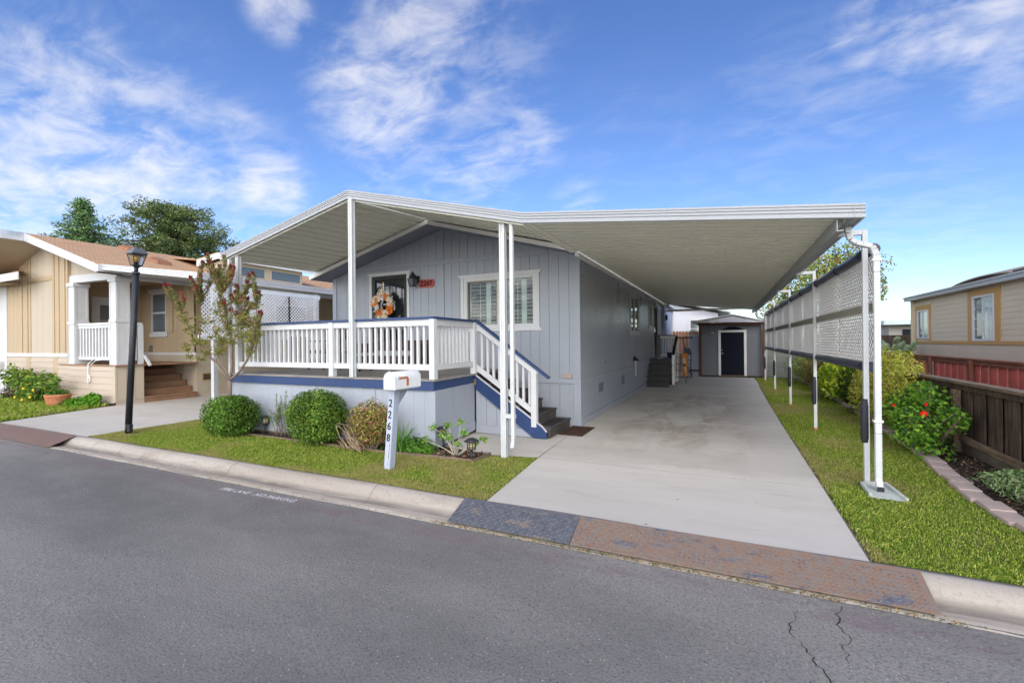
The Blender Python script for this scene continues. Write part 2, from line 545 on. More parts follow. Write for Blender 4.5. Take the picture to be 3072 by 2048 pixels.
M['shingle'] = shingle('tan_roof_shingles', (.56, .335, .185), (.66, .42, .25), (.44, .25, .135))
M['greyshingle'] = shingle('grey_roof_shingles', (.16, .16, .17), (.22, .22, .23), (.1, .1, .1))


def plate(name, base, rust, amount, seed, edge=(.30, .24, .20)):
    s = NT(name)
    a = s.noise(3.4, 8, .74, s.mapping((.9, 2.0, 1), loc=(seed, seed, 0)), .5)
    b = s.noise(22, 5, .7)
    c = s.mix(s.rng(b, .3, .7), base, tuple(x * 1.7 for x in base))
    m = s.rng(a, .58 - amount * .25, .66 - amount * .2)
    c = s.mix(m, c, s.mix(s.rng(b, .3, .7), rust, edge))
    s.bump(b, .3, .003)
    return s.fin(c, .62, .15, .4)


M['plate_dark'] = plate('dark_tread_plate_steel', (.075, .078, .090), (.20, .165, .14), .15, 2.0, (.17, .145, .125))
M['plate_rust'] = plate('rusted_tread_plate_steel', (.070, .080, .105), (.24, .135, .085), .88, 7.3, (.20, .172, .148))
M['tread_steel'] = plate('dark_raised_tread', (.055, .062, .08), (.185, .13, .095), .75, 4.1, (.16, .14, .12))
M['plate_brown'] = paint('brown_painted_steel_plate', (.165, .102, .080), .6, .1, 2.5, .1, 60, (.33, .21, .16), .3)
M['roadpaint'] = paint('worn_white_road_paint', (.62, .60, .60), .8, .1, 12, .3, 90, (.16, .15, .15), .9)
M['crack'] = flat('asphalt_crack', (.012, .012, .012), .95)
M['debris'] = paint('dry_leaf_litter', (.33, .22, .10), .95, .3, 20, .5, 120, (.12, .09, .05), .7)
M['greenwhite'] = paint('pale_green_white_roof_trim', (.62, .70, .68), .5)
M['greyboard'] = paint('grey_vertical_siding', (.42, .38, .33), .7)
M['solar'] = flat('dark_roof_panel', (.07, .065, .065), .35)
M['membrane'] = flat('brown_roof_membrane', (.30, .24, .19), .7)
M['flashing'] = paint('peeling_grey_paint', (.52, .56, .60), .6, .3, 6, .5, 30, (.80, .81, .82), .9)
M['cactus'] = paint('prickly_pear_pad', (.24, .33, .19), .55, .12, 5, .2, 30, (.36, .36, .2), .4)
# ------------------------------------------------------------------ mesh helpers


class MB:
    """collects faces in world coordinates; build() links them as ONE mesh object"""

    def __init__(s):
        s.v, s.f, s.s = [], [], []

    def add(s, vs, fs, smooth=False):
        o = len(s.v)
        s.v.extend(vs)
        for f in fs:
            s.f.append([i + o for i in f])
            s.s.append(smooth)
        return s

    def box(s, x0, x1, y0, y1, z0, z1):
        return s.add([(x0, y0, z0), (x1, y0, z0), (x1, y1, z0), (x0, y1, z0), (x0, y0, z1), (x1, y0, z1), (x1, y1, z1), (x0, y1, z1)],
                     [(0, 3, 2, 1), (4, 5, 6, 7), (0, 1, 5, 4), (1, 2, 6, 5), (2, 3, 7, 6), (3, 0, 4, 7)])

    def prism(s, poly, vec, smooth=False):
        """extrude a planar polygon (3-D points) along vec"""
        n = len(poly)
        p = [tuple(q) for q in poly]
        q = [(a[0] + vec[0], a[1] + vec[1], a[2] + vec[2]) for a in p]
        fs = [list(range(n))[::-1], list(range(n, 2 * n))]
        o = len(s.v)
        s.add(p + q, fs, False)
        for i in range(n):
            s.f.append([o + i, o + (i + 1) % n, o + n + (i + 1) % n, o + n + i])
            s.s.append(smooth)
        return s

    def bar(s, a, b, w, h, up=(0, 0, 1)):
        a, b = Vector(a), Vector(b)
        d = (b - a).normalized()
        u = Vector(up)
        if abs(d.dot(u)) > .98:
            u = Vector((0, 1, 0))
        x = d.cross(u).normalized()
        y = x.cross(d).normalized()
        vs = []
        for p in (a, b):
            for (i, j) in ((-1, -1), (1, -1), (1, 1), (-1, 1)):
                vs.append(tuple(p + x * (i * w / 2) + y * (j * h / 2)))
        return s.add(vs, [(0, 1, 2, 3), (7, 6, 5, 4), (0, 4, 5, 1), (1, 5, 6, 2), (2, 6, 7, 3), (3, 7, 4, 0)])

    def tube(s, pts, r, n=8, cap=True):
        pts = [Vector(p) for p in pts]
        rs = r if isinstance(r, (list, tuple)) else [r] * len(pts)
        o = len(s.v)
        prev = None
        for i, p in enumerate(pts):
            d = (pts[min(i + 1, len(pts) - 1)] - pts[max(i - 1, 0)]).normalized()
            if prev is None:
                u = Vector((0, 0, 1)) if abs(d.z) < .95 else Vector((1, 0, 0))
                x = d.cross(u).normalized()
            else:
                x = (prev - d * prev.dot(d)).normalized()
            prev = x
            y = d.cross(x)
            for k in range(n):
                a = 2 * math.pi * k / n
                s.v.append(tuple(p + (x * math.cos(a) + y * math.sin(a)) * rs[i]))
        for i in range(len(pts) - 1):
            for k in range(n):
                s.f.append([o + i * n + k, o + i * n + (k + 1) % n, o + (i + 1) * n + (k + 1) % n, o + (i + 1) * n + k])
                s.s.append(True)
        if cap:
            s.f.append([o + k for k in range(n)][::-1])
            s.s.append(False)
            e = o + (len(pts) - 1) * n
            s.f.append([e + k for k in range(n)])
            s.s.append(False)
        return s

    def lathe(s, c, prof, n=24, cap=True):
        """prof: list of (radius, z) from the bottom up"""
        o = len(s.v)
        for (r, z) in prof:
            for k in range(n):
                a = 2 * math.pi * k / n
                s.v.append((c[0] + r * math.cos(a), c[1] + r * math.sin(a), c[2] + z))
        for i in range(len(prof) - 1):
            for k in range(n):
                s.f.append([o + i * n + k, o + i * n + (k + 1) % n, o + (i + 1) * n + (k + 1) % n, o + (i + 1) * n + k])
                s.s.append(True)
        if cap:
            s.f.append([o + k for k in range(n)][::-1])
            s.s.append(False)
            e = o + (len(prof) - 1) * n
            s.f.append([e + k for k in range(n)])
            s.s.append(False)
        return s

    def build(s, name, mat, parent=None, bevel=0.0, origin=None):
        base = Vector((0, 0, 0))
        if parent is not None:
            base = Vector(parent['_base'])
        elif origin is not None:
            base = Vector(origin)
        me = bpy.data.meshes.new(name)
        me.from_pydata([(a[0] - base.x, a[1] - base.y, a[2] - base.z) for a in s.v], [], s.f)
        me.polygons.foreach_set('use_smooth', s.s)
        me.update()
        me.materials.append(mat)
        o = bpy.data.objects.new(name, me)
        COL.objects.link(o)
        o['_base'] = tuple(base)
        if parent is not None:
            o.parent = parent
        elif origin is not None:
            o.location = base
        if bevel > 0:
            b = o.modifiers.new('bevel', 'BEVEL')
            b.width = bevel
            b.segments = 2
            b.limit_method = 'ANGLE'
            b.angle_limit = R(40)
        return o


def arr_obj(name, V, F, mat, parent=None, cols=None, smooth=False, origin=None):
    """fast mesh from numpy: V (n,3), F (m,k), cols (n,3) per vertex"""
    base = np.zeros(3)
    if parent is not None:
        base = np.array(parent['_base'])
    elif origin is not None:
        base = np.array(origin, float)
    me = bpy.data.meshes.new(name)
    V = np.asarray(V, np.float32) - base.astype(np.float32)
    F = np.asarray(F, np.int32)
    k = F.shape[1]
    me.vertices.add(len(V))
    me.vertices.foreach_set('co', V.ravel())
    me.loops.add(F.size)
    me.loops.foreach_set('vertex_index', F.ravel())
    me.polygons.add(len(F))
    me.polygons.foreach_set('loop_start', np.arange(0, F.size, k, dtype=np.int32))
    me.polygons.foreach_set('loop_total', np.full(len(F), k, np.int32))
    me.polygons.foreach_set('use_smooth', np.full(len(F), smooth, bool))
    me.update(calc_edges=True)
    if cols is not None:
        at = me.attributes.new('Col', 'FLOAT_COLOR', 'POINT')
        c4 = np.ones((len(V), 4), np.float32)
        c4[:, :3] = cols
        at.data.foreach_set('color', c4.ravel())
    me.materials.append(mat)
    o = bpy.data.objects.new(name, me)
    COL.objects.link(o)
    o['_base'] = tuple(float(x) for x in base)
    if parent is not None:
        o.parent = parent
    elif origin is not None:
        o.location = tuple(float(x) for x in base)
    return o


def tag(o, label=None, cat=None, group=None, kind=None):
    if label:
        o['label'] = label
    if cat:
        o['category'] = cat
    if group:
        o['group'] = group
    if kind:
        o['kind'] = kind
    return o


def thing(name, base, label, cat, group=None):
    o = bpy.data.objects.new(name, None)
    o.empty_display_size = .1
    COL.objects.link(o)
    o.location = base
    o['_base'] = tuple(base)
    return tag(o, label, cat, group)


def struct(o):
    o['kind'] = 'structure'
    return o


def clone(o, loc=None, label=None, parent=None, rot=None, scale=None):
    """copy of a thing with copies of its parts and their sub-parts"""
    c = o.copy()
    COL.objects.link(c)
    if parent is not None:
        c.parent = parent
    if loc is not None:
        c.location = loc
    if rot is not None:
        c.rotation_euler = rot
    if scale is not None:
        c.scale = scale
    if label:
        c['label'] = label
    for ch in list(o.children):
        clone(ch, parent=c)
    return c


def bx(name, mat, parent, *b, bevel=0.0):
    """one or more boxes (x0,x1,y0,y1,z0,z1) as one part"""
    m = MB()
    for q in b:
        m.box(*q)
    return m.build(name, mat, parent, bevel)


def text_mesh(name, body, size, mat, parent=None, mtx=None, extrude=.002, offset=0.0, shear=0.0, font_space=1.0):
    cu = bpy.data.curves.new(name, 'FONT')
    cu.body = body
    cu.size = size
    cu.extrude = extrude
    cu.offset = offset
    cu.shear = shear
    cu.space_character = font_space
    cu.align_x = 'CENTER'
    cu.align_y = 'CENTER'
    to = bpy.data.objects.new(name + '_curve', cu)
    COL.objects.link(to)
    dg = bpy.context.evaluated_depsgraph_get()
    dg.update()
    me = bpy.data.meshes.new_from_object(to.evaluated_get(dg))
    bpy.data.objects.remove(to)
    me.name = name
    me.transform(mtx)
    if parent is not None:
        me.transform(Matrix.Translation(-Vector(parent['_base'])))
    me.materials.clear()
    me.materials.append(mat)
    o = bpy.data.objects.new(name, me)
    COL.objects.link(o)
    o['_base'] = tuple(parent['_base']) if parent else (0, 0, 0)
    if parent is not None:
        o.parent = parent
    return o


def frame_xz(loc, rot=0.0):
    """matrix laying text upright, facing -Y, at loc"""
    return Matrix.Translation(loc) @ Matrix.Rotation(R(90), 4, 'X') @ Matrix.Rotation(rot, 4, 'Z')


# ---- siding: grooved vertical boards as real strips over a backing
def siding_y(mb, x0, x1, y, z0, ztop, pitch=.203, gap=.006, th=.010, holes=(), face=-1):
    """wall in a plane y=const (outer face at y), boards run up to ztop(x) (a function); holes are (x0,x1,z0,z1)"""
    xs = [x0]
    x = x0 + pitch
    while x < x1 - .02:
        xs.append(x)
        x += pitch
    xs.append(x1)
    cuts = sorted(set([round(h, 4) for q in holes for h in q[:2] if x0 < h < x1]))
    segs = []
    for a, b in zip(xs[:-1], xs[1:]):
        a2, b2 = a + gap / 2, b - gap / 2
        pts = [a2] + [c for c in cuts if a2 < c < b2] + [b2]
        segs += list(zip(pts[:-1], pts[1:]))
    yb = y - face * th
    for a, b in segs:
        mid = (a + b) / 2
        spans = [(z0, None)]
        for h in holes:
            if h[0] <= mid <= h[1]:
                new = []
                for lo, hi in spans:
                    if hi is None or (lo < h[2]):
                        new.append((lo, h[2]))
                    if hi is None or h[3] < hi:
                        new.append((h[3], hi))
                spans = [q for q in new if q[1] is None or q[1] > q[0] + .001]
        for lo, hi in spans:
            ta, tb = (ztop(a), ztop(b)) if hi is None else (hi, hi)
            if ta <= lo or tb <= lo:
                continue
            mb.prism([(a, y, lo), (b, y, lo), (b, y, tb), (a, y, ta)], (0, yb - y, 0))


def siding_x(mb, y0, y1, x, z0, z1, pitch=.203, gap=.006, th=.010, holes=(), face=1):
    ys = [y0]
    y = y0 + pitch
    while y < y1 - .02:
        ys.append(y)
        y += pitch
    ys.append(y1)
    cuts = sorted(set([round(h, 4) for q in holes for h in q[:2] if y0 < h < y1]))
    segs = []
    for a, b in zip(ys[:-1], ys[1:]):
        a2, b2 = a + gap / 2, b - gap / 2
        pts = [a2] + [c for c in cuts if a2 < c < b2] + [b2]
        segs += list(zip(pts[:-1], pts[1:]))
    xb = x - face * th
    for a, b in segs:
        mid = (a + b) / 2
        spans = [(z0, z1)]
        for h in holes:
            if h[0] <= mid <= h[1]:
                new = []
                for lo, hi in spans:
                    if lo < h[2]:
                        new.append((lo, min(hi, h[2])))
                    if h[3] < hi:
                        new.append((max(lo, h[3]), hi))
                spans = [q for q in new if q[1] > q[0] + .001]
        for lo, hi in spans:
            mb.box(min(x, xb), max(x, xb), a, b, lo, hi)


def lap_x(mb, y0, y1, x, z0, z1, pitch=.16, face=1):
    z = z0
    while z < z1 - .02:
        t = min(z + pitch, z1)
        mb.prism([(x + face * .016, y0, z), (x + face * .006, y0, t), (x - face * .02, y0, t), (x - face * .02, y0, z)], (0, y1 - y0, 0))
        z += pitch


def lap_y(mb, x0, x1, y, z0, z1, pitch=.16, face=-1):
    z = z0
    while z < z1 - .02:
        t = min(z + pitch, z1)
        mb.prism([(x0, y + face * .024, z), (x0, y + face * .006, t), (x0, y - face * .02, t), (x0, y - face * .02, z)], (x1 - x0, 0, 0))
        z += pitch


# ---- foliage -------------------------------------------------------------
rng = np.random.default_rng(11)


def unit(v):
    return v / np.maximum(np.linalg.norm(v, axis=1, keepdims=True), 1e-9)


def leaves(P, N, length, width, cols, jitter=.35, fold=.18, droop=.0, along=None, rs=None):
    """leaf-shaped folded faces at P with normals N; returns V, F, C for two triangles-pairs (quads)"""
    rs = rs or rng
    n = len(P)
    N = unit(N + rs.normal(0, jitter, (n, 3)))
    if along is None:
        t = rs.normal(0, 1, (n, 3))
    else:
        t = along + rs.normal(0, .25, (n, 3))
    t = unit(t - N * np.sum(t * N, 1, keepdims=True))
    b = np.cross(N, t)
    L = (length * rs.uniform(.65, 1.25, n))[:, None]
    Wd = (width * rs.uniform(.7, 1.2, n))[:, None]
    base = P - t * L * .5
    tip = P + t * L * .5 - N * L * droop
    midp = P + t * L * .02 - N * L * fold * .3
    left = midp + b * Wd * .5 + N * L * fold * .5
    right = midp - b * Wd * .5 + N * L * fold * .5
    V = np.empty((n * 4, 3))
    V[0::4], V[1::4], V[2::4], V[3::4] = base, left, tip, right
    F = np.arange(n * 4).reshape(n, 4)
    C = np.repeat(cols, 4, axis=0)
    return V, F, C


def cat(*parts):
    Vs, Fs, Cs, o = [], [], [], 0
    for V, F, C in parts:
        Vs.append(V)
        Fs.append(F + o)
        Cs.append(C)
        o += len(V)
    return np.concatenate(Vs), np.concatenate(Fs), np.concatenate(Cs)


def tint(n, palette, weights=None, var=.18, rs=None):
    rs = rs or rng
    pal = np.array(palette, float)
    i = rs.choice(len(pal), n, p=weights)
    return np.clip(pal[i] * rs.uniform(1 - var, 1 + var, (n, 1)), 0, 1)


def lumps(U, seed, k=14, amp=.12, width=.35):
    """a bumpy radial factor for unit directions U"""
    r = np.random.default_rng(seed)
    c = unit(r.normal(0, 1, (k, 3)))
    a = r.uniform(-1, 1, k) * amp
    d = U @ c.T
    return 1 + (np.exp((d - 1) / (width * width)) * a).sum(1)


def shell_points(n, radii, power=2.0, depth=(.72, 1.0), seed=0, amp=.10, zmin=-.95, lk=14, lw=.35):
    """points spread through the outer shell of a bumpy superellipsoid"""
    r = np.random.default_rng(seed)
    U = unit(r.normal(0, 1, (n * 2, 3)))
    U = U[U[:, 2] > zmin][:n]
    m = (np.abs(U) ** power).sum(1) ** (-1 / power)
    f = r.uniform(0, 1, len(U)) ** .6 * (depth[1] - depth[0]) + depth[0]
    rad = m * f * lumps(U, seed + 1, lk, amp, lw)
    P = U * rad[:, None] * np.array(radii)
    Nn = unit(U / np.array(radii))
    return P, Nn, f


def twig_mb(mb, a, b, r0, r1, bend=.1, n=5, rs=random):
    a, b = Vector(a), Vector(b)
    d = b - a
    off = Vector((rs.uniform(-1, 1), rs.uniform(-1, 1), rs.uniform(-.3, 1))) * d.length * bend
    pts = []
    for i in range(n):
        t = i / (n - 1)
        pts.append(a + d * t + off * math.sin(math.pi * t))
    mb.tube(pts, [r0 + (r1 - r0) * i / (n - 1) for i in range(n)], 6)
    return pts
# ------------------------------------------------------------------ ground, road, kerb, drives
m = MB()
m.add([(-400, -400, -.30), (400, -400, -.30), (400, 3.9, -.30), (-400, 3.9, -.30), (-400, 3.9, -.03), (400, 3.9, -.03), (400, 600, -.03), (-400, 600, -.03)],
      [(0, 1, 2, 3), (3, 2, 5, 4), (4, 5, 6, 7)])
struct(m.build('ground', M['farground']))
# road: a fine strip near the camera with the slight unevenness of an old surface
nx, ny = 150, 40
X, Y = np.meshgrid(np.linspace(-45, 45, nx), np.linspace(-14, 3.62, ny))
Z = -.125 + .010 * np.sin(X * .7 + 1) * np.sin(Y * .9) + .006 * np.sin(X * 2.1 + Y * 1.3)
Z = Z * np.clip((3.62 - Y) / .4, 0, 1) + (-.122) * (1 - np.clip((3.62 - Y) / .4, 0, 1))
V = np.stack([X.ravel(), Y.ravel(), Z.ravel()], 1)
i = (np.arange(ny - 1)[:, None] * nx + np.arange(nx - 1)[None, :]).ravel()
road = arr_obj('road', V, np.stack([i, i + 1, i + nx + 1, i + nx], 1), M['asphalt'], None, None, True)
struct(road)


def road_z(x, y):
    z = -.125 + .010 * math.sin(x * .7 + 1) * math.sin(y * .9) + .006 * math.sin(x * 2.1 + y * 1.3)
    k = max(0, min(1, (3.62 - y) / .4))
    return z * k - .122 * (1 - k)


# cracks in the asphalt
rc = random.Random(5)


def crack(pts, w):
    m = MB()
    P = []
    for (a, b) in zip(pts[:-1], pts[1:]):
        L = math.dist(a, b)
        n = max(2, int(L / .03))
        for k in range(n):
            t = k / n
            P.append((a[0] + (b[0] - a[0]) * t + rc.uniform(-.016, .016), a[1] + (b[1] - a[1]) * t + rc.uniform(-.010, .010)))
    P.append(pts[-1])
    vs, fs = [], []
    for k, (x, y) in enumerate(P):
        ww = w * rc.uniform(.25, 1.0) * (.5 + .5 * math.sin(math.pi * (k + 1) / (len(P) + 1)))
        z = road_z(x, y) + .004
        vs += [(x - ww, y, z), (x + ww, y, z)]
    for k in range(len(P) - 1):
        fs.append((2 * k, 2 * k + 1, 2 * k + 3, 2 * k + 2))
    m.add(vs, fs)
    return m


crack([(.667, 3.52), (.62, 3.38), (.60, 3.30), (.65, 3.20), (.60, 3.08), (.59, 3.0), (.585, 2.92)], .0042).build('crack', M['crack'], road)
crack([(.40, 3.36), (.36, 3.22), (.345, 3.08), (.40, 2.96), (.46, 2.78), (.50, 2.62), (.56, 2.46), (.60, 2.32), (.60, 2.1)], .0042).build('crack', M['crack'], road)
crack([(-5.9, 3.50), (-6.6, 3.46), (-7.2, 3.40), (-7.7, 3.42)], .007).build('crack', M['crack'], road)
crack([(-10.2, 3.1), (-9.6, 3.22), (-8.9, 3.25)], .005).build('crack', M['crack'], road)
mt = Matrix.Translation((-4.86, 3.425, road_z(-4.86, 3.42) + .0045)) @ Matrix.Rotation(R(2.2), 4, 'Z')
text_mesh('lettering', 'FIRE LANE - NO PARKING', .104, M['roadpaint'], road, mt, .0005, .0006, 0.0, 1.0)

# rolled kerb with gutter pan, in cast lengths with joints
PROF = [(3.585, -.145), (3.585, -.118), (3.70, -.126), (3.765, -.127), (3.80, -.110), (3.835, -.068), (3.875, -.026), (3.915, -.006), (3.96, .004), (4.005, .004), (4.005, -.10)]
kb = MB()
cuts = [-45, -22, -16.0, -9.55, -8.72, -8.05, -6.0, -3.55, -.9, 2.1, 5.0, 8.0, 20, 45]
for a, b in zip(cuts[:-1], cuts[1:]):
    n = max(2, int((b - a) / .25))
    o = len(kb.v)
    for k in range(n + 1):
        x = a + .004 + (b - a - .008) * k / n
        for (y, z) in PROF:
            kb.v.append((x, y + .004 * math.sin(x * 3.1), z + .003 * math.sin(x * 2.3 + y * 9)))
    q = len(PROF)
    for k in range(n):
        for j in range(q - 1):
            kb.f.append([o + k * q + j, o + (k + 1) * q + j, o + (k + 1) * q + j + 1, o + k * q + j + 1])
            kb.s.append(True)
    e1, e2 = kb.v[o:o + q], kb.v[o + n * q:o + n * q + q]
    kb.add(e1, [list(range(q))])
    kb.add(e2, [list(range(q))[::-1]])
kerb = struct(kb.build('kerb', M['kerb']))
kj = MB()
for a in cuts[3:11]:
    kj.prism([(a - .005, y, z - .004) for (y, z) in PROF[1:10]] + [(a - .005, 4.0, -.14), (a - .005, 3.59, -.14)], (.010, 0, 0))
kj.build('joint', M['joint'], kerb)

# driveway slabs (expansion joints are real gaps over a dark bed)
dv = MB()
bed = MB().prism([(-2.19, 3.93, -.02), (.95, 3.93, -.02), (1.0, 12, -.02), (1.15, 21.3, -.02), (-2.46, 21.3, -.02), (-2.46, 8.2, -.02), (-3.9, 8.2, -.02), (-3.9, 5.66, -.02), (-2.34, 5.78, -.02)], (0, 0, .0205))


def slab(poly, z=.004):
    dv.prism([(x, y, -.05) for x, y in poly], (0, 0, .05 + z))


slab([(-2.18, 4.008), (.93, 4.008), (.945, 5.80), (-2.335, 5.795)])
slab([(-2.335, 5.822), (.945, 5.822), (.96, 9.40), (-2.44, 9.40), (-2.44, 8.0)])
slab([(-2.44, 9.428), (.96, 9.428), (1.0, 13.0), (-2.46, 13.0)])
slab([(-2.46, 13.012), (1.0, 13.012), (1.05, 16.6), (-2.46, 16.6)])
slab([(-2.46, 16.612), (1.05, 16.612), (1.13, 19.5), (1.12, 21.4), (-2.4, 21.4)])
slab([(-2.3, 21.412), (-.95, 21.412), (-.95, 27), (-2.3, 27)])
drive = struct(dv.build('driveway', M['drive']))
bed.build('joint', M['joint'], drive)
wk = MB().prism([(-3.98, 5.86, -.05), (-3.0, 5.66, -.05), (-2.35, 5.79, -.05), (-2.45, 8.2, -.05), (-4.2, 8.2, -.05)], (0, 0, .056))
struct(wk.build('path', M['drive']))

# neighbour's drive
nd = MB()
nd.prism([(-15.2, 3.99, -.05), (-10.22, 3.99, -.05), (-10.28, 5.5, -.05), (-14.75, 5.5, -.05)], (0, 0, .052)) if False else None
nd.prism([(-13.9, 4.008, -.05), (-10.22, 4.008, -.05), (-10.25, 5.55, -.05), (-14.5, 5.55, -.05)], (0, 0, .054))
nd.prism([(-14.5, 5.562, -.05), (-10.25, 5.562, -.05), (-10.25, 9.4, -.05), (-14.85, 9.4, -.05), (-14.85, 6.5, -.05)], (0, 0, .054))
nd.prism([(-14.85, 9.412, -.05), (-10.25, 9.412, -.05), (-10.25, 24, -.05), (-14.85, 24, -.05)], (0, 0, .054))
struct(nd.build('neighbour_driveway', M['drive']))

# soil sheets under the grass and in the beds
lw = MB()
lw.add([(-10.21, 4.0, .002), (-2.185, 4.0, .002), (-2.34, 5.79, .002), (-3.0, 5.66, .002), (-3.98, 5.86, .002), (-8.6, 5.86, .002), (-10.2, 7.0, .002)], [range(7)])
lw.add([(.955, 4.0, .002), (12, 4.0, .002), (2.45, 22, .002), (1.16, 22, .002)], [range(4)])
lw.add([(-24, 4.0, .002), (-13.92, 4.0, .002), (-14.8, 6.4, .002), (-24, 6.4, .002)], [range(4)])
lw.add([(-10.2, 7.0, .001), (-8.6, 5.86, .001), (-8.6, 26, .001), (-10.2, 26, .001)], [range(4)])
struct(lw.build('lawn', M['lawnsoil']))
bd = MB()
bd.prism([(-8.75, 5.53, 0), (-8.75, 5.24, 0), (-7.2, 5.20, 0), (-5.9, 5.16, 0), (-4.4, 5.15, 0), (-3.42, 5.22, 0), (-3.06, 5.22, 0), (-3.03, 5.62, 0), (-3.98, 5.75, 0)], (0, 0, .014))
bd.prism([(2.42, 4.4, 0), (2.36, 6.0, 0), (2.44, 7.1, 0), (2.60, 8.4, 0), (2.68, 10.3, 0), (2.76, 12.6, 0), (2.82, 16, 0), (2.8, 21.8, 0), (4.4, 21.8, 0), (4.4, 4.4, 0)], (0, 0, .02))
bd.prism([(-20.5, 6.4, 0), (-20.5, 6.0, 0), (-14.9, 6.0, 0), (-14.8, 6.4, 0)], (0, 0, .014))
struct(bd.build('mulch_bed', M['soil']))

# timber edging of the front bed
eg = MB()
pts = [(-8.8, 5.22), (-7.2, 5.18), (-5.9, 5.14), (-4.4, 5.13), (-3.42, 5.20), (-3.04, 5.20), (-3.01, 5.64)]
for a, b in zip(pts[:-1], pts[1:]):
    eg.bar((a[0], a[1], .018), (b[0], b[1], .018), .022, .055)
tag(eg.build('bed_edging', M['oldrail']), 'thin weathered timber edging between front lawn and deck flower bed', 'edging')


# ---- grass as blades
def in_poly(px, py, poly):
    inside = np.zeros(len(px), bool)
    j = len(poly) - 1
    for i in range(len(poly)):
        xi, yi = poly[i]
        xj, yj = poly[j]
        c = ((yi > py) != (yj > py)) & (px < (xj - xi) * (py - yi) / (yj - yi + 1e-12) + xi)
        inside ^= c
        j = i
    return inside


def vnoise(x, y, seed):
    r = np.random.default_rng(seed)
    out = np.zeros(len(x))
    for k in range(9):
        a = r.uniform(0, 6.28)
        f = r.uniform(.6, 4.2)
        out += np.sin((x * math.cos(a) + y * math.sin(a)) * f + r.uniform(0, 6.28)) / (.6 + f * .35)
    return out / 3.2


def grass(name, poly, n, h, seed, pal, dry, edge_dry=None, wid=.0040, lush=0.0):
    r = np.random.default_rng(seed)
    xs = [p[0] for p in poly]
    ys = [p[1] for p in poly]
    # denser towards the camera
    k = int(n * 3)
    x = r.uniform(min(xs), max(xs), k)
    y = min(ys) + (max(ys) - min(ys)) * r.uniform(0, 1, k) ** 1.25
    ok = in_poly(x, y, poly)
    ok &= ~((x > 1.31) & (x < 1.61) & (y > 5.58) & (y < 6.13))
    x, y = x[ok][:n], y[ok][:n]
    n = len(x)
    x = x + r.normal(0, .016, n)
    y = y + np.abs(r.normal(0, .010, n))
    nz = vnoise(x, y, seed + 1)
    nz2 = vnoise(x * 3.1, y * 3.1, seed + 2)
    d = np.clip(.5 + nz * .45 + nz2 * .3 + dry, 0, 1)
    if edge_dry is not None:
        d = np.clip(d + edge_dry(x, y), 0, 1)
    a = r.uniform(0, 6.283, n)
    lean = r.uniform(.15, .95, n)
    hh = h * r.uniform(.55, 1.25, n) * (1 + .35 * nz2) * (1 - .35 * d)
    w = wid * r.uniform(.7, 1.4, n)
    dx, dy = np.cos(a), np.sin(a)
    V = np.empty((n * 4, 3))
    bxs, bys = -dy * w, dx * w
    V[0::4] = np.stack([x - bxs, y - bys, np.zeros(n)], 1)
    V[1::4] = np.stack([x + bxs, y + bys, np.zeros(n)], 1)
    mx, my = x + dx * hh * lean * .45, y + dy * hh * lean * .45
    V[2::4] = np.stack([mx + bxs * .7, my + bys * .7, hh * .65], 1)
    V[3::4] = np.stack([x + dx * hh * lean * 1.1, y + dy * hh * lean * 1.1, hh], 1)
    F = np.arange(n * 4).reshape(n, 4)
    g = tint(n, pal, None, .22, r)
    yel = tint(n, [(.40, .34, .13), (.46, .40, .17), (.35, .33, .09)], None, .2, r)
    mixf = np.clip((d - .58) * 2.4, 0, .85)[:, None] * (r.uniform(0, 1, n) < .35 + d * .6)[:, None]
    C = g * (1 - mixf) + yel * mixf
    return arr_obj(name, V, F, M['grass'], None, np.repeat(C, 4, 0), False)


GP = [(.22, .33, .04), (.31, .41, .055), (.42, .48, .075), (.15, .25, .03), (.52, .52, .15), (.11, .19, .026)]
front_poly = [(-10.15, 4.0), (-2.2, 4.0), (-2.35, 5.72), (-2.95, 5.60), (-3.02, 5.19), (-4.4, 5.11), (-5.9, 5.12), (-7.2, 5.17), (-8.8, 5.2), (-10.15, 6.6)]
tag(grass('front_grass', front_poly, 120000, .036, 21, GP, .07,
          lambda x, y: np.clip((4.22 - y) / .22, 0, 1) * .45 + np.exp(-((x + 3.86) ** 2 + (y - 4.5) ** 2) / .05) * .5 + np.exp(-((x + 9.75) ** 2 + (y - 4.45) ** 2) / .25) * .5 + np.exp(-((x + 7.4) ** 2 + (y - 4.9) ** 2) / .3) * .2),
    'patchy green front lawn between the kerb and the deck', 'grass', kind='stuff')
right_poly = [(.965, 4.02), (2.6, 4.02), (2.22, 5.3), (2.20, 5.9), (2.28, 7.0), (2.40, 8.2), (2.50, 10.3), (2.58, 12.6), (2.66, 16), (2.60, 21.3), (1.17, 21.4), (1.10, 16.6), (1.0, 12)]
tag(grass('side_grass', right_poly, 200000, .033, 22, GP, .06,
          lambda x, y: np.clip((1.16 - x) / .2, 0, 1) * .35 * (y < 19) + np.exp(-((x - 1.35) ** 2 + (y - 6.3) ** 2) / .08) * .5 + np.exp(-((x - 1.3) ** 2 + (y - 8.2) ** 2) / .6) * .22 + np.exp(-((x - 1.35) ** 2 + (y - 12) ** 2) / 1.0) * .3),
    'green lawn strip between the driveway and the pink edging bricks', 'grass', kind='stuff')
tag(grass('neighbour_grass', [(-24, 4.0), (-13.95, 4.0), (-14.85, 6.3), (-24, 6.3)], 26000, .085, 23, GP, -.2, None, .008),
    'longer lush grass in front of the cream neighbouring house', 'grass', kind='stuff')
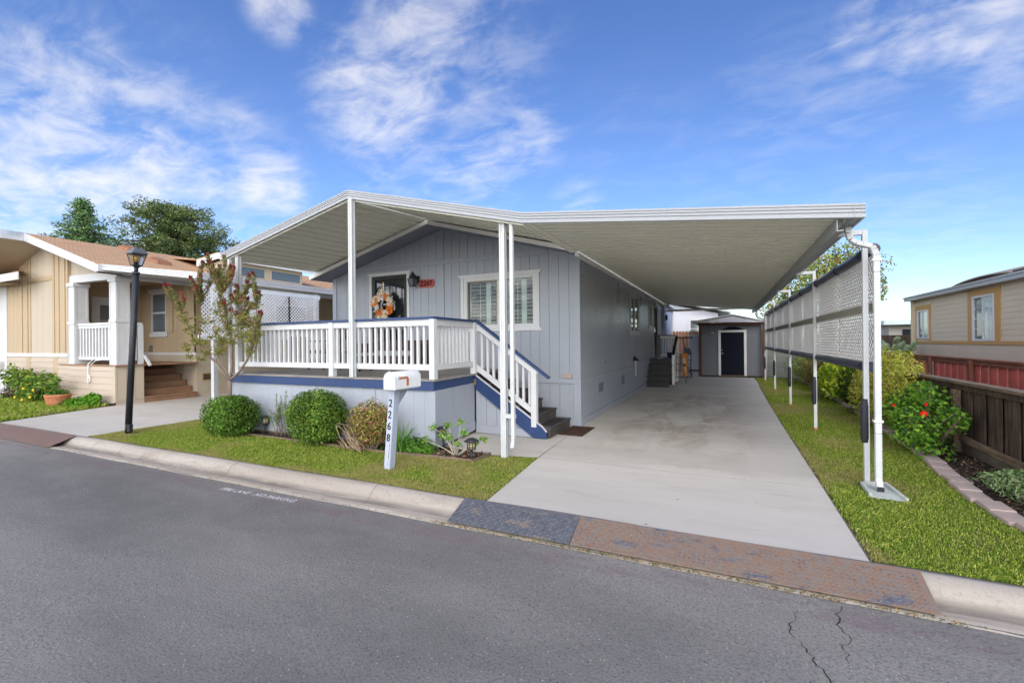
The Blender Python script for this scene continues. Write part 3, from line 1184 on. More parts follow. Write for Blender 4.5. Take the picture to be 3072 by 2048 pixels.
# dry litter along the gutter edge
rl = np.random.default_rng(8)
n = 1500
t = rl.uniform(0, 1, n)
x = np.where(t < .62, rl.uniform(-2.6, 1.3, n), rl.uniform(-11, 3.5, n))
y = 3.585 + rl.normal(0, .018, n)
P = np.stack([x, y, np.full(n, -.112) + rl.uniform(0, .008, n)], 1)
V, F, C = leaves(P, np.tile([0, 0, 1.], (n, 1)), .022, .009, tint(n, [(.30, .20, .07), (.16, .11, .05), (.40, .28, .08), (.09, .07, .04), (.13, .15, .04)], None, .25), .45)
tag(arr_obj('leaf_litter', V, F, M['leafmatte'], None, C), 'dry leaf litter gathered along the gutter and steel plates', 'litter', kind='stuff')
# ------------------------------------------------------------------ blue-grey manufactured home
HX0, HX1, HY, HYB = -8.76, -2.47, 8.25, 20.3
APX = -5.55


def wall_top(x):
    return 4.075 - .276 * abs(x - APX)


house = thing('house', (-5.6, 8.25, 0), 'blue grey single storey manufactured home with white window trims beside the carport', 'house')
FW = (-5.0, -3.35, 1.90, 2.95)          # front window rough opening
FD = (-7.53, -6.50, 1.06, 3.17)         # front door opening
m = MB()
siding_y(m, HX0, HX1, HY, .86, wall_top, holes=(FW, FD))
m.build('front_wall', M['siding'], house)
m = MB()
# sheathing behind the boards, with the openings left clear
yb0, yb1 = HY + .014, HY + .12


def sheath(x0, x1, z0, z1):
    m.box(x0, x1, yb0, yb1, z0, z1)


sheath(HX0, FD[0], .1, 3.15)
sheath(FD[0], FD[1], .1, FD[2] - .001)
sheath(FD[1], FW[0], .1, 3.15)
sheath(FW[0], FW[1], .1, FW[2])
sheath(FW[0], FW[1], FW[3], 3.15)
sheath(FW[1], HX1, .1, 3.15)
sheath(FD[0], FD[1], FD[3], 3.19) if False else None
m.prism([(HX0, yb0, 3.1505), (HX1, yb0, 3.1505), (HX1, yb0, wall_top(HX1)), (APX, yb0, wall_top(APX)), (HX0, yb0, wall_top(HX0))], (0, .1, 0))
# right, left, back walls
RH = [(13.42, 14.80, 1.86, 2.93), (16.98, 17.74, 2.12, 2.95), (18.17, 19.22, .96, 3.02), (19.52, 19.86, 1.86, 2.95)]
ys = [HY + .12]
for h in RH:
    ys += [h[0], h[1]]
ys.append(HYB)
for a, b in zip(ys[:-1], ys[1:]):
    hole = [h for h in RH if abs(h[0] - a) < 1e-6]
    if hole:
        h = hole[0]
        m.box(HX1 - .12, HX1 - .014, a, b, .1, h[2])
        m.box(HX1 - .12, HX1 - .014, a, b, h[3], 3.2)
    else:
        m.box(HX1 - .12, HX1 - .014, a, b, .1, 3.2)
m.box(HX0 + .014, HX0 + .12, HY + .12, HYB, .1, 3.18)
m.box(HX0, HX1, HYB, HYB + .1, .1, 3.18)
m.build('sheathing', M['siding'], house)
m = MB()
siding_x(m, HY + .004, HYB, HX1, .86, 3.21, holes=RH)
m.build('side_wall', M['siding_gloss'], house)
m = MB()
siding_x(m, HY + .004, HYB, HX0, .1, 3.18, face=-1)
m.build('left_wall', M['siding'], house)
# skirting: panels, base board and the horizontal belt
m = MB()
siding_y(m, HX0, HX1, HY, .13, lambda x: .80)
siding_x(m, HY + .004, HYB, HX1, .13, .80)
m.build('skirting', M['siding'], house)
m = MB()
m.box(HX0, HX1 + .024, HY - .024, HY - .001, .80, .885)
m.box(HX1 + .001, HX1 + .024, HY - .001, HYB, .80, .885)
m.box(HX0, HX1 + .030, HY - .030, HY - .002, .0, .13)
m.box(HX1 + .002, HX1 + .030, HY - .002, HYB, .0, .13)
m.box(APX - .045, APX + .055, HY - .022, HY - .001, .886, 3.305)
m.box(APX - .045, APX + .055, HY - .022, HY - .001, 3.411, 4.06)
m.prism([(HX0 + .1, HY - .022, 3.31), (-3.05, HY - .022, 3.31), (-3.14, HY - .022, 3.405), (-7.9, HY - .022, 3.405), (HX0 + .35, HY - .022, 3.31)], (0, .021, 0))
m.box(HX1 - .125, HX1 + .018, HY - .018, HY - .001, .886, wall_top(HX1) - .02)
m.box(HX1 + .001, HX1 + .018, HY - .001, HY + .10, .886, 3.2)
m.box(HX1 - .125, HX1 + .018, HY - .018, HY - .001, .131, .799)
m.box(HX1 + .001, HX1 + .018, HY - .001, HY + .10, .131, .799)
m.build('trim_board', M['siding'], house, .003)
m = MB().box(HX0 - .02, HX0 + .10, HY - .02, HY - .001, .1, wall_top(HX0) + .005)
m.build('corner_board', M['skirt'], house)
# soffit, gable trim and roof
RY0 = 7.70


def sof(x):
    return 4.06 - .274 * abs(x - APX)


XL, XR = -8.95, -2.40
m = MB()
for a, b in ((XL, APX), (APX, XR)):
    m.add([(a, RY0, sof(a)), (b, RY0, sof(b)), (b, HY + .1, sof(b) + .012), (a, HY + .1, sof(a) + .012)], [(0, 1, 2, 3)])
m.build('soffit', M['soffit'], house)
m = MB()
for a, b in ((XL, APX), (APX, XR)):
    m.prism([(a, RY0 - .03, sof(a) - .005), (b, RY0 - .03, sof(b) - .005), (b, RY0 - .03, sof(b) + .075), (a, RY0 - .03, sof(a) + .075)], (0, .028, 0))
m.box(XR, XR + .03, RY0 - .03, HYB + .2, 3.175, 3.262)
m.build('gable_trim', M['trimcream'], house)
m = MB()
for a, b in ((XL, APX), (APX, XR)):
    m.prism([(a, RY0, sof(a) + .015), (b, RY0, sof(b) + .015), (b, RY0, sof(b) + .065), (a, RY0, sof(a) + .065)], (0, HYB + .3 - RY0, 0))
m.build('roof', M['greyshingle'], house)


m = MB()
for a, b in ((XL, APX), (APX, XR)):
    m.prism([(a, 7.935, sof(a) + .06), (b, 7.935, sof(b) + .06), (b, 7.935, sof(b) + .24), (a, 7.935, sof(a) + .24)], (0, .02, 0))
m.build('closure_strip', M['soffit'], house)  # dark strip added to shut out sky and make the rib hollows read dark


def flared_casing_y(parent, x0, x1, z0, z1, w, y, flare=.07, sill=True, mat='white'):
    """flat casing with flared head (and sill) on a wall facing -Y; opening is x0..x1, z0..z1"""
    m = MB()
    th = (0, -.022, 0)
    m.prism([(x0 - w, y, z1), (x0 - w - flare, y, z1 + w), (x1 + w + flare, y, z1 + w), (x1 + w, y, z1)], th)
    if sill:
        m.prism([(x0 - w, y, z0), (x1 + w, y, z0), (x1 + w + flare, y, z0 - w), (x0 - w - flare, y, z0 - w)], th)
    m.prism([(x0 - w, y, z0 + .0005), (x0, y, z0 + .0005), (x0, y, z1 - .0005), (x0 - w, y, z1 - .0005)], th)
    m.prism([(x1, y, z0 + .0005), (x1 + w, y, z0 + .0005), (x1 + w, y, z1 - .0005), (x1, y, z1 - .0005)], th)
    return m.build('casing', M[mat], parent, .003)


def flared_casing_x(parent, y0, y1, z0, z1, w, x, flare=.06, sill=True, mat='white2'):
    m = MB()
    th = (.022, 0, 0)
    m.prism([(x, y0 - w, z1), (x, y0 - w - flare, z1 + w), (x, y1 + w + flare, z1 + w), (x, y1 + w, z1)], th)
    if sill:
        m.prism([(x, y0 - w, z0), (x, y1 + w, z0), (x, y1 + w + flare, z0 - w * 1.3), (x, y0 - w - flare, z0 - w * 1.3)], th)
    m.prism([(x, y0 - w, z0 + .0005), (x, y0, z0 + .0005), (x, y0, z1 - .0005), (x, y0 - w, z1 - .0005)], th)
    m.prism([(x, y1, z0 + .0005), (x, y1 + w, z0 + .0005), (x, y1 + w, z1 - .0005), (x, y1, z1 - .0005)], th)
    return m.build('casing', M[mat], parent)


# front window with plantation shutters
x0, x1, z0, z1 = FW
win = bx('window', M['white'], house, (x0, x1, HY - .012, HY + .05, z1 - .065, z1), (x0, x1, HY - .012, HY + .05, z0, z0 + .065),
         (x0, x0 + .075, HY - .012, HY + .05, z0 + .065, z1 - .065), (x1 - .065, x1, HY - .012, HY + .05, z0 + .065, z1 - .065),
         (-4.205, -4.03, HY - .008, HY + .05, z0 + .065, z1 - .065), bevel=.003)
flared_casing_y(win, x0, x1, z0, z1, .075, HY - .0005)
bx('screen_frame', M['midrail'], win, (-4.925, -4.205, HY + .0, HY + .012, 2.86, 2.885), (-4.925, -4.205, HY + .0, HY + .012, 1.965, 1.985),
   (-4.925, -4.895, HY + .0, HY + .012, 1.985, 2.86), (-4.23, -4.205, HY + .0, HY + .012, 1.985, 2.86))
bx('pane', M['glass'], win, (-4.93, -4.2, HY + .03, HY + .034, z0 + .06, z1 - .06), (-4.05, -3.41, HY + .02, HY + .024, z0 + .06, z1 - .06))
sh = MB()
SY = HY + .17
for (a, b) in ((-4.98, -4.50), (-4.50, -4.02), (-4.06, -3.68), (-3.68, -3.36)):
    sh.box(a, a + .055, SY, SY + .028, z0 + .02, z1 - .02)
    sh.box(b - .055, b, SY + .001, SY + .029, z0 + .02, z1 - .02)
    sh.box(a + .055, b - .055, SY, SY + .028, z1 - .08, z1 - .02)
    sh.box(a + .055, b - .055, SY, SY + .028, z0 + .02, z0 + .085)
    z = z0 + .12
    while z < z1 - .10:
        sh.prism([(a + .055, SY - .022, z - .003), (a + .055, SY - .020, z - .011), (a + .055, SY + .042, z + .002), (a + .055, SY + .040, z + .010)], (b - a - .11, 0, 0))
        z += .0775
    sh.bar(((a + b) / 2 + .06, SY - .026, z0 + .12), ((a + b) / 2 + .06, SY - .026, z1 - .12), .012, .008)
sh.build('shutter', M['shutter'], win)
bx('interior', M['darkroom'], win, (x0 - .6, x1 + .6, HY + 1.6, HY + 1.65, .95, 3.15))
bx('interior_bulb', M['amber'], win, (-4.03, -3.97, HY + .40, HY + .46, 2.66, 2.75), (-3.44, -3.38, HY + .40, HY + .46, 2.50, 2.60))

# front door: black security screen
dx0, dx1, dz0, dz1 = FD
dr = bx('door', M['blackgloss'], house, (dx0 + .005, dx1 - .005, HY + .05, HY + .09, dz0 + .01, dz1 - .005))
flared_casing_y(dr, dx0, dx1, dz0 + .012, dz1, .07, HY - .0005, .05, False)
g = MB()
sy0, sy1 = HY - .005, HY + .025
g.box(dx0 + .01, dx0 + .09, sy0, sy1, dz0 + .02, dz1 - .01)
g.box(dx1 - .09, dx1 - .01, sy0, sy1, dz0 + .02, dz1 - .01)
g.box(dx0 + .09, dx1 - .09, sy0, sy1, dz1 - .09, dz1 - .01)
g.box(dx0 + .09, dx1 - .09, sy0, sy1, dz0 + .02, dz0 + .22)
g.box(dx0 + .09, dx1 - .09, sy0, sy1, 2.00, 2.06)
xm = (dx0 + dx1) / 2
arc = []
for k in range(13):
    a = math.pi * k / 12
    arc.append((xm - .42 * math.cos(a), HY + .008, 2.82 + .13 * math.sin(a)))
g.tube(arc, .011, 6)
for k in range(5):
    xx = dx0 + .09 + (dx1 - dx0 - .18) * (k + .5) / 5
    g.tube([(xx, HY + .008, 2.06), (xx, HY + .008, 2.84 + .1 * (1 - abs(k - 2) / 2.5))], .008, 6)
    g.tube([(xx, HY + .008, dz0 + .22), (xx, HY + .008, 2.0)], .008, 6)
g.build('security_grille', M['black'], dr)
bx('pane', M['darkglass'], dr, (dx0 + .09, dx1 - .09, HY + .03, HY + .034, dz0 + .2, dz1 - .09))
bx('lock', M['brass'], dr, (dx1 - .07, dx1 - .03, HY - .03, HY - .006, 2.02, 2.14))

# side windows, side door
for k, h in enumerate(RH):
    y0, y1, z0, z1 = h
    if k == 2:
        sd_ = bx('side_door', M['blackgloss'], house, (HX1 - .07, HX1 - .02, y0 + .01, y1 - .01, z0 + .01, z1 - .01))
        m = MB()
        m.box(HX1 + .0, HX1 + .02, y0 - .06, y0, z0, z1 + .06)
        m.box(HX1 + .0, HX1 + .02, y1, y1 + .06, z0, z1 + .06)
        m.box(HX1 + .0, HX1 + .02, y0 + .0005, y1 - .0005, z1, z1 + .06)
        m.build('casing', M['white2'], sd_)
        m = MB()
        m.box(HX1 - .019, HX1 + .012, y0 + .02, y0 + .09, z0 + .03, z1 - .02)
        m.box(HX1 - .019, HX1 + .012, y1 - .09, y1 - .02, z0 + .03, z1 - .02)
        m.box(HX1 - .019, HX1 + .012, y0 + .09, y1 - .09, z0 + .03, z0 + .4)
        m.box(HX1 - .019, HX1 + .012, y0 + .09, y1 - .09, z1 - .1, z1 - .02)
        for q in range(6):
            yy = y0 + .14 + .125 * q
            m.box(HX1 - .01, HX1 + .004, yy, yy + .016, z0 + .4, z1 - .1)
        m.build('security_grille', M['black'], sd_)
        bx('door_handle', M['chrome'], sd_, (HX1 + .012, HX1 + .05, y0 + .03, y0 + .08, 1.92, 2.12), (HX1 + .05, HX1 + .065, y0 + .03, y0 + .16, 2.0, 2.03))
        continue
    w = bx('side_window', M['white2'], house, (HX1 - .05, HX1 + .012, y0, y1, z1 - .045, z1), (HX1 - .05, HX1 + .012, y0, y1, z0, z0 + .045),
           (HX1 - .05, HX1 + .012, y0, y0 + .045, z0 + .045, z1 - .045), (HX1 - .05, HX1 + .012, y1 - .045, y1, z0 + .045, z1 - .045),
           (HX1 - .04, HX1 + .004, (y0 + y1) / 2 - .025, (y0 + y1) / 2 + .025, z0 + .045, z1 - .045))
    flared_casing_x(w, y0, y1, z0, z1, .075, HX1 + .0005)
    bx('pane', M['darkglass'], w, (HX1 - .035, HX1 - .03, y0 + .04, (y0 + y1) / 2 - .02, z0 + .04, z1 - .04), (HX1 - .025, HX1 - .02, (y0 + y1) / 2 + .02, y1 - .04, z0 + .04, z1 - .04))
# small fittings on the side wall
for (a, b, c, d) in ((9.64, 10.02, .49, .69), (12.05, 12.42, .46, .69)):
    m = MB()
    m.box(HX1 + .001, HX1 + .012, a, b, c, c + .02)
    m.box(HX1 + .001, HX1 + .012, a, b, d - .02, d)
    z = c + .02
    while z < d - .03:
        m.prism([(HX1 + .001, a, z), (HX1 + .012, a, z), (HX1 + .004, a, z + .017), (HX1 + .001, a, z + .017)], (0, b - a, 0))
        z += .02
    m.build('skirt_vent', M['grey_paint'], house)
m = MB()
m.add([(HX1 + .002, 13.72, 1.02), (HX1 + .002, 14.06, 1.02), (HX1 + .002, 13.90, 1.17), (HX1 + .16, 13.76, 1.0), (HX1 + .16, 14.02, 1.0)], [(0, 1, 2), (0, 3, 4, 1), (0, 2, 3), (1, 4, 2), (2, 4, 3)])
m.build('vent_hood', M['black'], house)
MB().tube([(HX1 + .05, 13.89, 1.0), (HX1 + .05, 13.89, .55)], .025, 10).build('drain_pipe', M['white2'], house)
bx('meter_plate', M['paver'], house, (-2.80, -2.63, HY - .034, HY - .020, .905, .995))
m = MB()
m.lathe((HX1 + .12, 17.55, 3.03), [(.02, .10), (.075, .07), (.09, 0), (.075, -.07), (.02, -.09)], 14)
m.bar((HX1, 17.55, 3.08), (HX1 + .1, 17.55, 3.06), .06, .05)
m.build('flood_light', M['white2'], house)

# ---- things fixed on the front wall
lan = thing('wall_lantern', (-6.24, 8.23, 3.0), 'dark grey coach lantern on the front wall above the red number plaque', 'lamp')
bx('back_plate', M['lampblack'], lan, (-6.235, -6.145, 8.205, 8.249, 2.94, 3.10), bevel=.01)
m = MB()
LX, LY = -6.235, 8.10
m.tube([(-6.19, 8.21, 3.04), (-6.20, 8.16, 3.10), (-6.225, 8.11, 3.16), (LX, LY, 3.20), (LX, LY, 3.16)], .010, 6)
m.lathe((LX, LY, 3.06), [(.125, -.035), (.10, 0), (.055, .045), (.035, .09), (.01, .105)], 4)
m.build('hood', M['lampblack'], lan)
m = MB()
for sx in (-1, 1):
    for sy in (-1, 1):
        m.bar((LX + sx * .078, LY + sy * .078, 3.025), (LX + sx * .052, LY + sy * .052, 2.865), .012, .012)
m.box(LX - .056, LX + .056, LY - .056, LY + .056, 2.850, 2.866)
m.build('cage', M['lampblack'], lan)
m = MB()
m.add([(LX - .072, LY - .072, 3.02), (LX + .072, LY - .072, 3.02), (LX + .072, LY + .072, 3.02), (LX - .072, LY + .072, 3.02), (LX - .048, LY - .048, 2.867), (LX + .048, LY - .048, 2.867), (LX + .048, LY + .048, 2.867), (LX - .048, LY + .048, 2.867)],
      [(0, 1, 5, 4), (1, 2, 6, 5), (2, 3, 7, 6), (3, 0, 4, 7)])
m.build('glass_pane', M['greypane'], lan)

pq = thing('number_plaque', (-5.955, 8.24, 2.92), 'red plaque with clipped corners reading 2268 on the house wall', 'sign')
m = MB()


def clipped(w, h, c, y, d):
    P = [(-w + c, -h), (w - c, -h), (w, -h + c), (w, h - c), (w - c, h), (-w + c, h), (-w, h - c), (-w, -h + c)]
    return m.prism([(-5.955 + a, y, 2.915 + b) for a, b in P], (0, d, 0))


clipped(.205, .094, .045, 8.228, .020)
m.build('board', M['red_plaque'], pq)
m = MB()
for s_ in (-1, 1):
    m.box(-5.955 - .15, -5.955 + .15, 8.224, 8.2279, 2.915 + s_ * .078 - .004, 2.915 + s_ * .078 + .004)
m.build('border', M['gilt'], pq)
text_mesh('digits', '2268', .165, M['digit'], pq, frame_xz((-5.955, 8.225, 2.915)), .003, .004)

# wreath of straw, orange and white leaves
wr = thing('wreath', (-7.08, 8.18, 2.45), 'autumn wreath of orange and white leaves with straw bows on the front door', 'wreath')
WC = np.array([-7.08, 8.17, 2.47])
m = MB()
m.tube([(WC[0] + .2 * math.cos(a), WC[1], WC[2] + .21 * math.sin(a)) for a in np.linspace(0, 2 * math.pi, 25)], .05, 8)
m.build('ring', M['darkbark'], wr)
rw = np.random.default_rng(4)
n = 260
a = rw.uniform(0, 6.283, n)
P = WC + np.stack([np.cos(a) * (.21 + rw.normal(0, .045, n)), -.055 - rw.uniform(0, .04, n), np.sin(a) * (.23 + rw.normal(0, .045, n))], 1)
# patches of orange and of white, as bunches round the ring
sect = np.floor(a / 6.283 * 8).astype(int) % 2
co = np.where((sect == 0)[:, None], tint(n, [(.80, .78, .74), (.72, .70, .66)], None, .1, rw), tint(n, [(.75, .22, .02), (.65, .15, .012), (.82, .34, .05)], None, .15, rw))
V, F, C = leaves(P, np.tile([0, -1., 0], (n, 1)), .105, .07, co, .6)
arr_obj('leaf_bunch', V, F, M['orange'], wr, C)
m = MB()
rs_ = random.Random(3)
for (cx, cz) in ((-.02, .27), (-.25, .10), (.22, .10), (.08, -.24), (-.10, -.29)):
    for k in range(44):
        an = rs_.uniform(0, 6.283)
        L = rs_.uniform(.07, .15)
        p = (WC[0] + cx, WC[1] - .09, WC[2] + cz)
        m.bar(p, (p[0] + L * math.cos(an), p[1] - rs_.uniform(0, .03), p[2] + L * math.sin(an)), .008, .004)
m.build('straw_bow', M['labelcream'], wr)
PKM = flat('orange_pumpkin', (.70, .16, .012), .4)
for k in range(9):
    an = k * .7 + .3
    MB().lathe((WC[0] + .21 * math.cos(an), WC[1] - .10, WC[2] + .22 * math.sin(an)), [(.010, -.026), (.026, -.012), (.026, .012), (.010, .024)], 8).build('small_pumpkin', PKM, wr)
bx('hanger', M['brass'], wr, (WC[0] - .008, WC[0] + .008, WC[1] - .05, WC[1] - .045, WC[2] + .27, WC[2] + .53))
# ------------------------------------------------------------------ deck with railing and steps
DX0, DY0, DZ = -8.52, 5.50, 1.06
# the right-hand edge runs very slightly inward
DE = [(-3.86, 5.50), (-3.99, 6.92)]
deck = thing('deck', (-6.2, 6.9, 0), 'raised front deck with pale blue skirting, navy fascia and white railing', 'deck')
m = MB()
x = DY0 - .03
yy = DY0 - .035
while yy < 8.2:
    y2 = min(yy + .137, 8.215)
    xr = DE[0][0] + (DE[1][0] - DE[0][0]) * (yy - DY0) / (DE[1][1] - DY0) + .035
    m.box(DX0 - .03, xr, yy, y2, DZ - .028, DZ)
    yy += .142
m.build('deck_board', M['deckboard'], deck, .002)
m = MB()
m.box(DX0 - .005, DE[0][0] + .006, DY0 - .020, DY0 + .018, .895, DZ - .029)
m.prism([(DE[0][0] + .006, DY0 + .0185, .895), (DE[1][0] + .006, DE[1][1] - .001, .895), (DE[1][0] - .03, DE[1][1] - .001, .895), (DE[0][0] - .03, DY0 + .0185, .895)], (0, 0, DZ - .029 - .895))
m.box(DX0 - .005, DX0 + .03, DY0 + .0185, 8.2, .895, DZ - .029)
m.build('fascia_board', M['navy'], deck, .002)
m = MB()
siding_y(m, DX0 + .01, DE[0][0], DY0 + .02, .19, lambda x: .894, .203, .003, .005)

m.box(DX0 + .02, DE[0][0] - .02, DY0 + .0265, DY0 + .06, .05, .894)
m.box(DX0 + .01, DX0 + .03, DY0 + .06, 8.2, .05, .894)
# right side, running along DE
a, b = Vector((DE[0][0], DY0 + .02, 0)), Vector((DE[1][0], DE[1][1] - .01, 0))
dd = (b - a).normalized()
nn = Vector((dd.y, -dd.x, 0))
L = (b - a).length
t = 0
while t < L - .02:
    t2 = min(t + .196, L)
    p, q = a + dd * t, a + dd * t2
    m.prism([tuple(p), tuple(q), tuple(q - nn * .014), tuple(p - nn * .014)], (0, 0, .704)) if False else None
    P = [(p + Vector((0, 0, .19))), (q + Vector((0, 0, .19))), (q - nn * .008 + Vector((0, 0, .19))), (p - nn * .008 + Vector((0, 0, .19)))]
    m.prism([tuple(v) for v in P], (0, 0, .704))
    t += .20
P = [a - nn * .0085, b - nn * .0085, b - nn * .04, a - nn * .04]
m.prism([(v.x, v.y, .05) for v in P], (0, 0, .84))
m.build('skirting', M['skirt'], deck)
m = MB()
m.box(DX0, DE[0][0] + .012, DY0 - .008, DY0 + .019, .045, .20)
m.prism([(DX0, DY0 - .008, .2005), (DX0, DY0 + .019, .2005), (DX0, DY0 + .019, .216)], (DE[0][0] + .012 - DX0, 0, 0))
p, q = a + nn * .012, b + nn * .012
m.prism([(p.x, p.y, .045), (q.x, q.y, .065), (b.x, b.y, .065), (a.x, a.y, .045)], (0, 0, .155))
m.box(DE[0][0] - .10, DE[0][0] + .012, DY0 + .004, DY0 + .0195, .2, .894)
p2, q2 = a + nn * .013, a + dd * .10 + nn * .013
m.prism([(p2.x, p2.y, .2), (q2.x, q2.y, .2), ((a + dd * .1).x, (a + dd * .1).y, .2), (a.x, a.y, .2)], (0, 0, .694))
m.box(-6.36, -6.30, DY0 + .008, DY0 + .0195, .2, .894)
m.box(-5.05, -4.99, DY0 + .008, DY0 + .0195, .2, .894)
m.build('trim_board', M['skirt'], deck, .003)
bx('sill_beam', M['oldrail'], deck, (DX0 + .01, DE[0][0] + .005, DY0 + .0, DY0 + .05, -.01, .044))
bx('latch', M['gilt'], deck, (DE[1][0] - .02, DE[1][0] + .045, DE[1][1] - .05, DE[1][1] - .022, .86, .96))


# ---- railing: cap, rails, posts and each baluster
def lerp2(p, q, t):
    return (p[0] + (q[0] - p[0]) * t, p[1] + (q[1] - p[1]) * t)


def railing(p, q, posts, n, zt=1.99):
    """one straight level run of railing from p to q"""
    d = Vector((q[0] - p[0], q[1] - p[1], 0)).normalized()
    cap = MB().bar((p[0], p[1], zt - .0175), (q[0] + d.x * .04, q[1] + d.y * .04, zt - .0175), .10, .035).build('railing', M['navy'], deck, .003)
    MB().bar((p[0], p[1], zt - .085), (q[0], q[1], zt - .085), .04, .098).build('top_rail', M['white'], cap, .003)
    MB().bar((p[0], p[1], 1.235), (q[0], q[1], 1.235), .04, .088).build('bottom_rail', M['white'], cap, .003)
    for t in posts:
        x, y = lerp2(p, q, t)
        MB().bar((x - d.y * -.0, y, DZ - .001), (x, y, zt - .036), .092, .092, (d.x, d.y, 0)).build('post', M['white'], cap, .004)
    off = Vector((d.y, -d.x, 0)) * .031
    for k in range(n):
        x, y = lerp2(p, q, (k + .5) / n)
        if any(math.dist((x, y), lerp2(p, q, t)) < .075 for t in posts):
            continue
        MB().bar((x + off.x * -1, y + off.y * -1, 1.215), (x - off.x, y - off.y, zt - .05), .044, .036, (d.x, d.y, 0)).build('baluster', M['white'], cap)
    return cap


railing((-8.36, DY0 + .045), (-3.90, DY0 + .045), (.0, .545, 1.0), 38)
railing((-3.895, DY0 + .045), (-3.975, 6.86), (1.0,), 11)
railing((-8.46, 8.15), (-8.40, DY0 + .045), (0,), 22)

# ---- steps down to the drive
SYA, SYB = 6.93, 8.02
NX = [-2.60, -2.87, -3.15, -3.43, -3.71]
for k in range(5):
    z = .19 + k * .174
    x1 = NX[k]
    x0 = NX[k + 1] - .012 if k < 4 else -3.99
    st = MB().box(x0, x1 + .018, SYA + .01, SYB, z - .038, z).build('step', M['tread'], deck, .004)
    m = MB().box(x1 - .025, x1, SYA + .012, SYB - .005, max(.02, z - .174), z - .0385)
    m.box(x0 + .02, x1 - .03, SYB - .04, SYB - .008, .02, z - .0385)
    m.build('riser', M['tread'], st)
    if k < 4:
        bx('tread_mat', M['blackmat'], st, (x0 + .05, x1 - .03, SYA + .2, SYB - .2, z + .001, z + .008))
bx('riser', M['tread'], deck, (-4.0, -3.97, SYA + .02, SYB, .90, 1.03))
m = MB()
m.prism([(-3.975, SYA - .045, 1.028), (-2.72, SYA - .045, .205), (-2.635, SYA - .045, .12), (-2.635, SYA - .045, .015), (-2.87, SYA - .045, .015), (-3.975, SYA - .045, .80)], (0, .042, 0))
m.build('stringer', M['navy'], deck, .003)
m = MB().bar((-3.975, SYA - .024, 1.036), (-2.715, SYA - .024, .209), .046, .012)
m.bar((-2.715, SYA - .024, .208), (-2.632, SYA - .024, .122), .046, .010)
m.build('stringer_edge', M['white'], deck)
m = MB()
siding_y(m, -3.97, -2.95, SYA + .0, .15, lambda x: min(.86, .80 + (x + 3.975) * -.71))
m.prism([(-3.97, SYA + .018, .02), (-2.9, SYA + .018, .02), (-2.9, SYA + .018, .1), (-3.97, SYA + .018, .85)], (0, .02, 0))
m.build('step_skirting', M['skirt'], deck)
m = MB().box(-3.965, -2.86, SYA - .02, SYA - .001, .015, .15)
m.box(-3.965, -3.89, SYA - .014, SYA - .0005, .1505, .80)
m.build('trim_board', M['skirt'], deck, .003)
# sloping hand rail with its own balusters
hr = MB().bar((-3.97, SYA - .0, 1.995), (-2.60, SYA - .0, 1.005), .10, .035).build('hand_rail', M['navy'], deck, .003)
MB().bar((-3.96, SYA, 1.905), (-2.80, SYA, 1.067), .04, .092).build('top_rail', M['white'], hr, .003)
MB().bar((-3.99, SYA, 1.185), (-2.90, SYA, .455), .04, .088).build('bottom_rail', M['white'], hr, .003)
MB().box(-2.905, -2.81, SYA - .046, SYA + .046, .19, 1.115).build('post', M['white'], hr, .004)
for k in range(9):
    x = -3.86 + .113 * k
    zb = 1.185 + (x + 3.99) * (-.73 / 1.09)
    zt = 1.905 + (x + 3.96) * (-.838 / 1.16)
    bx('baluster', M['white'], hr, (x - .02, x + .02, SYA + .021, SYA + .056, zb - .01, zt + .01))

tag(bx('door_mat', M['mat'], None, (-2.585, -2.17, 7.33, 8.15, .007, .022)), 'worn brown door mat on the concrete at the foot of the deck steps', 'mat')

# ---- outdoor seats behind the balusters
sf = thing('outdoor_sofa', (-6.4, 7.6, DZ), 'dark brown wicker sofa on the deck behind the white railing', 'sofa')
m = MB()
m.box(-7.30, -5.45, 7.86, 7.96, DZ + .14, 1.66)
m.box(-7.30, -7.18, 7.20, 7.86, DZ + .14, 1.60)
m.box(-5.57, -5.45, 7.20, 7.86, DZ + .14, 1.60)
m.box(-7.18, -5.57, 7.22, 7.86, DZ + .14, 1.34)
m.build('frame', M['wickr'], sf, .01)
for (x, y) in ((-7.25, 7.25), (-5.5, 7.25), (-7.25, 7.91), (-5.5, 7.91)):
    bx('leg', M['black'], sf, (x - .02, x + .02, y - .02, y + .02, DZ, DZ + .139))
for (a, b) in ((-7.16, -6.39), (-6.36, -5.59)):
    bx('cushion', M['cushion'], sf, (a, b, 7.24, 7.84, 1.341, 1.44), bevel=.02)
ch = thing('outdoor_chair', (-7.85, 7.0, DZ), 'high backed brown outdoor chair beside the house wall end of the deck', 'chair')
m = MB()
m.prism([(-8.02, 7.25, 1.42), (-8.02, 7.31, 1.42), (-8.02, 7.50, 1.93), (-8.02, 7.44, 1.93)], (.5, 0, 0))
m.box(-8.02, -7.52, 6.80, 7.30, 1.40, 1.47)
m.build('seat', M['wickr'], ch, .006)
for x in (-7.99, -7.55):
    MB().tube([(x, 6.82, DZ), (x, 6.82, 1.66), (x, 7.40, 1.66)], .018, 8).build('armrest', M['black'], ch)
    MB().tube([(x, 7.30, DZ), (x, 7.30, 1.42)], .018, 8).build('leg', M['black'], ch)
tb = thing('side_table', (-7.0, 6.75, DZ), 'small dark side table with thin legs in front of the wicker sofa', 'table')
bx('table_top', M['wickr'], tb, (-7.2, -6.3, 6.55, 6.95, 1.42, 1.46), bevel=.006)
for (x, y) in ((-7.15, 6.6), (-6.35, 6.6), (-7.15, 6.9), (-6.35, 6.9)):
    MB().tube([(x, y, DZ), (x, y, 1.42)], .014, 8).build('leg', M['black'], tb)
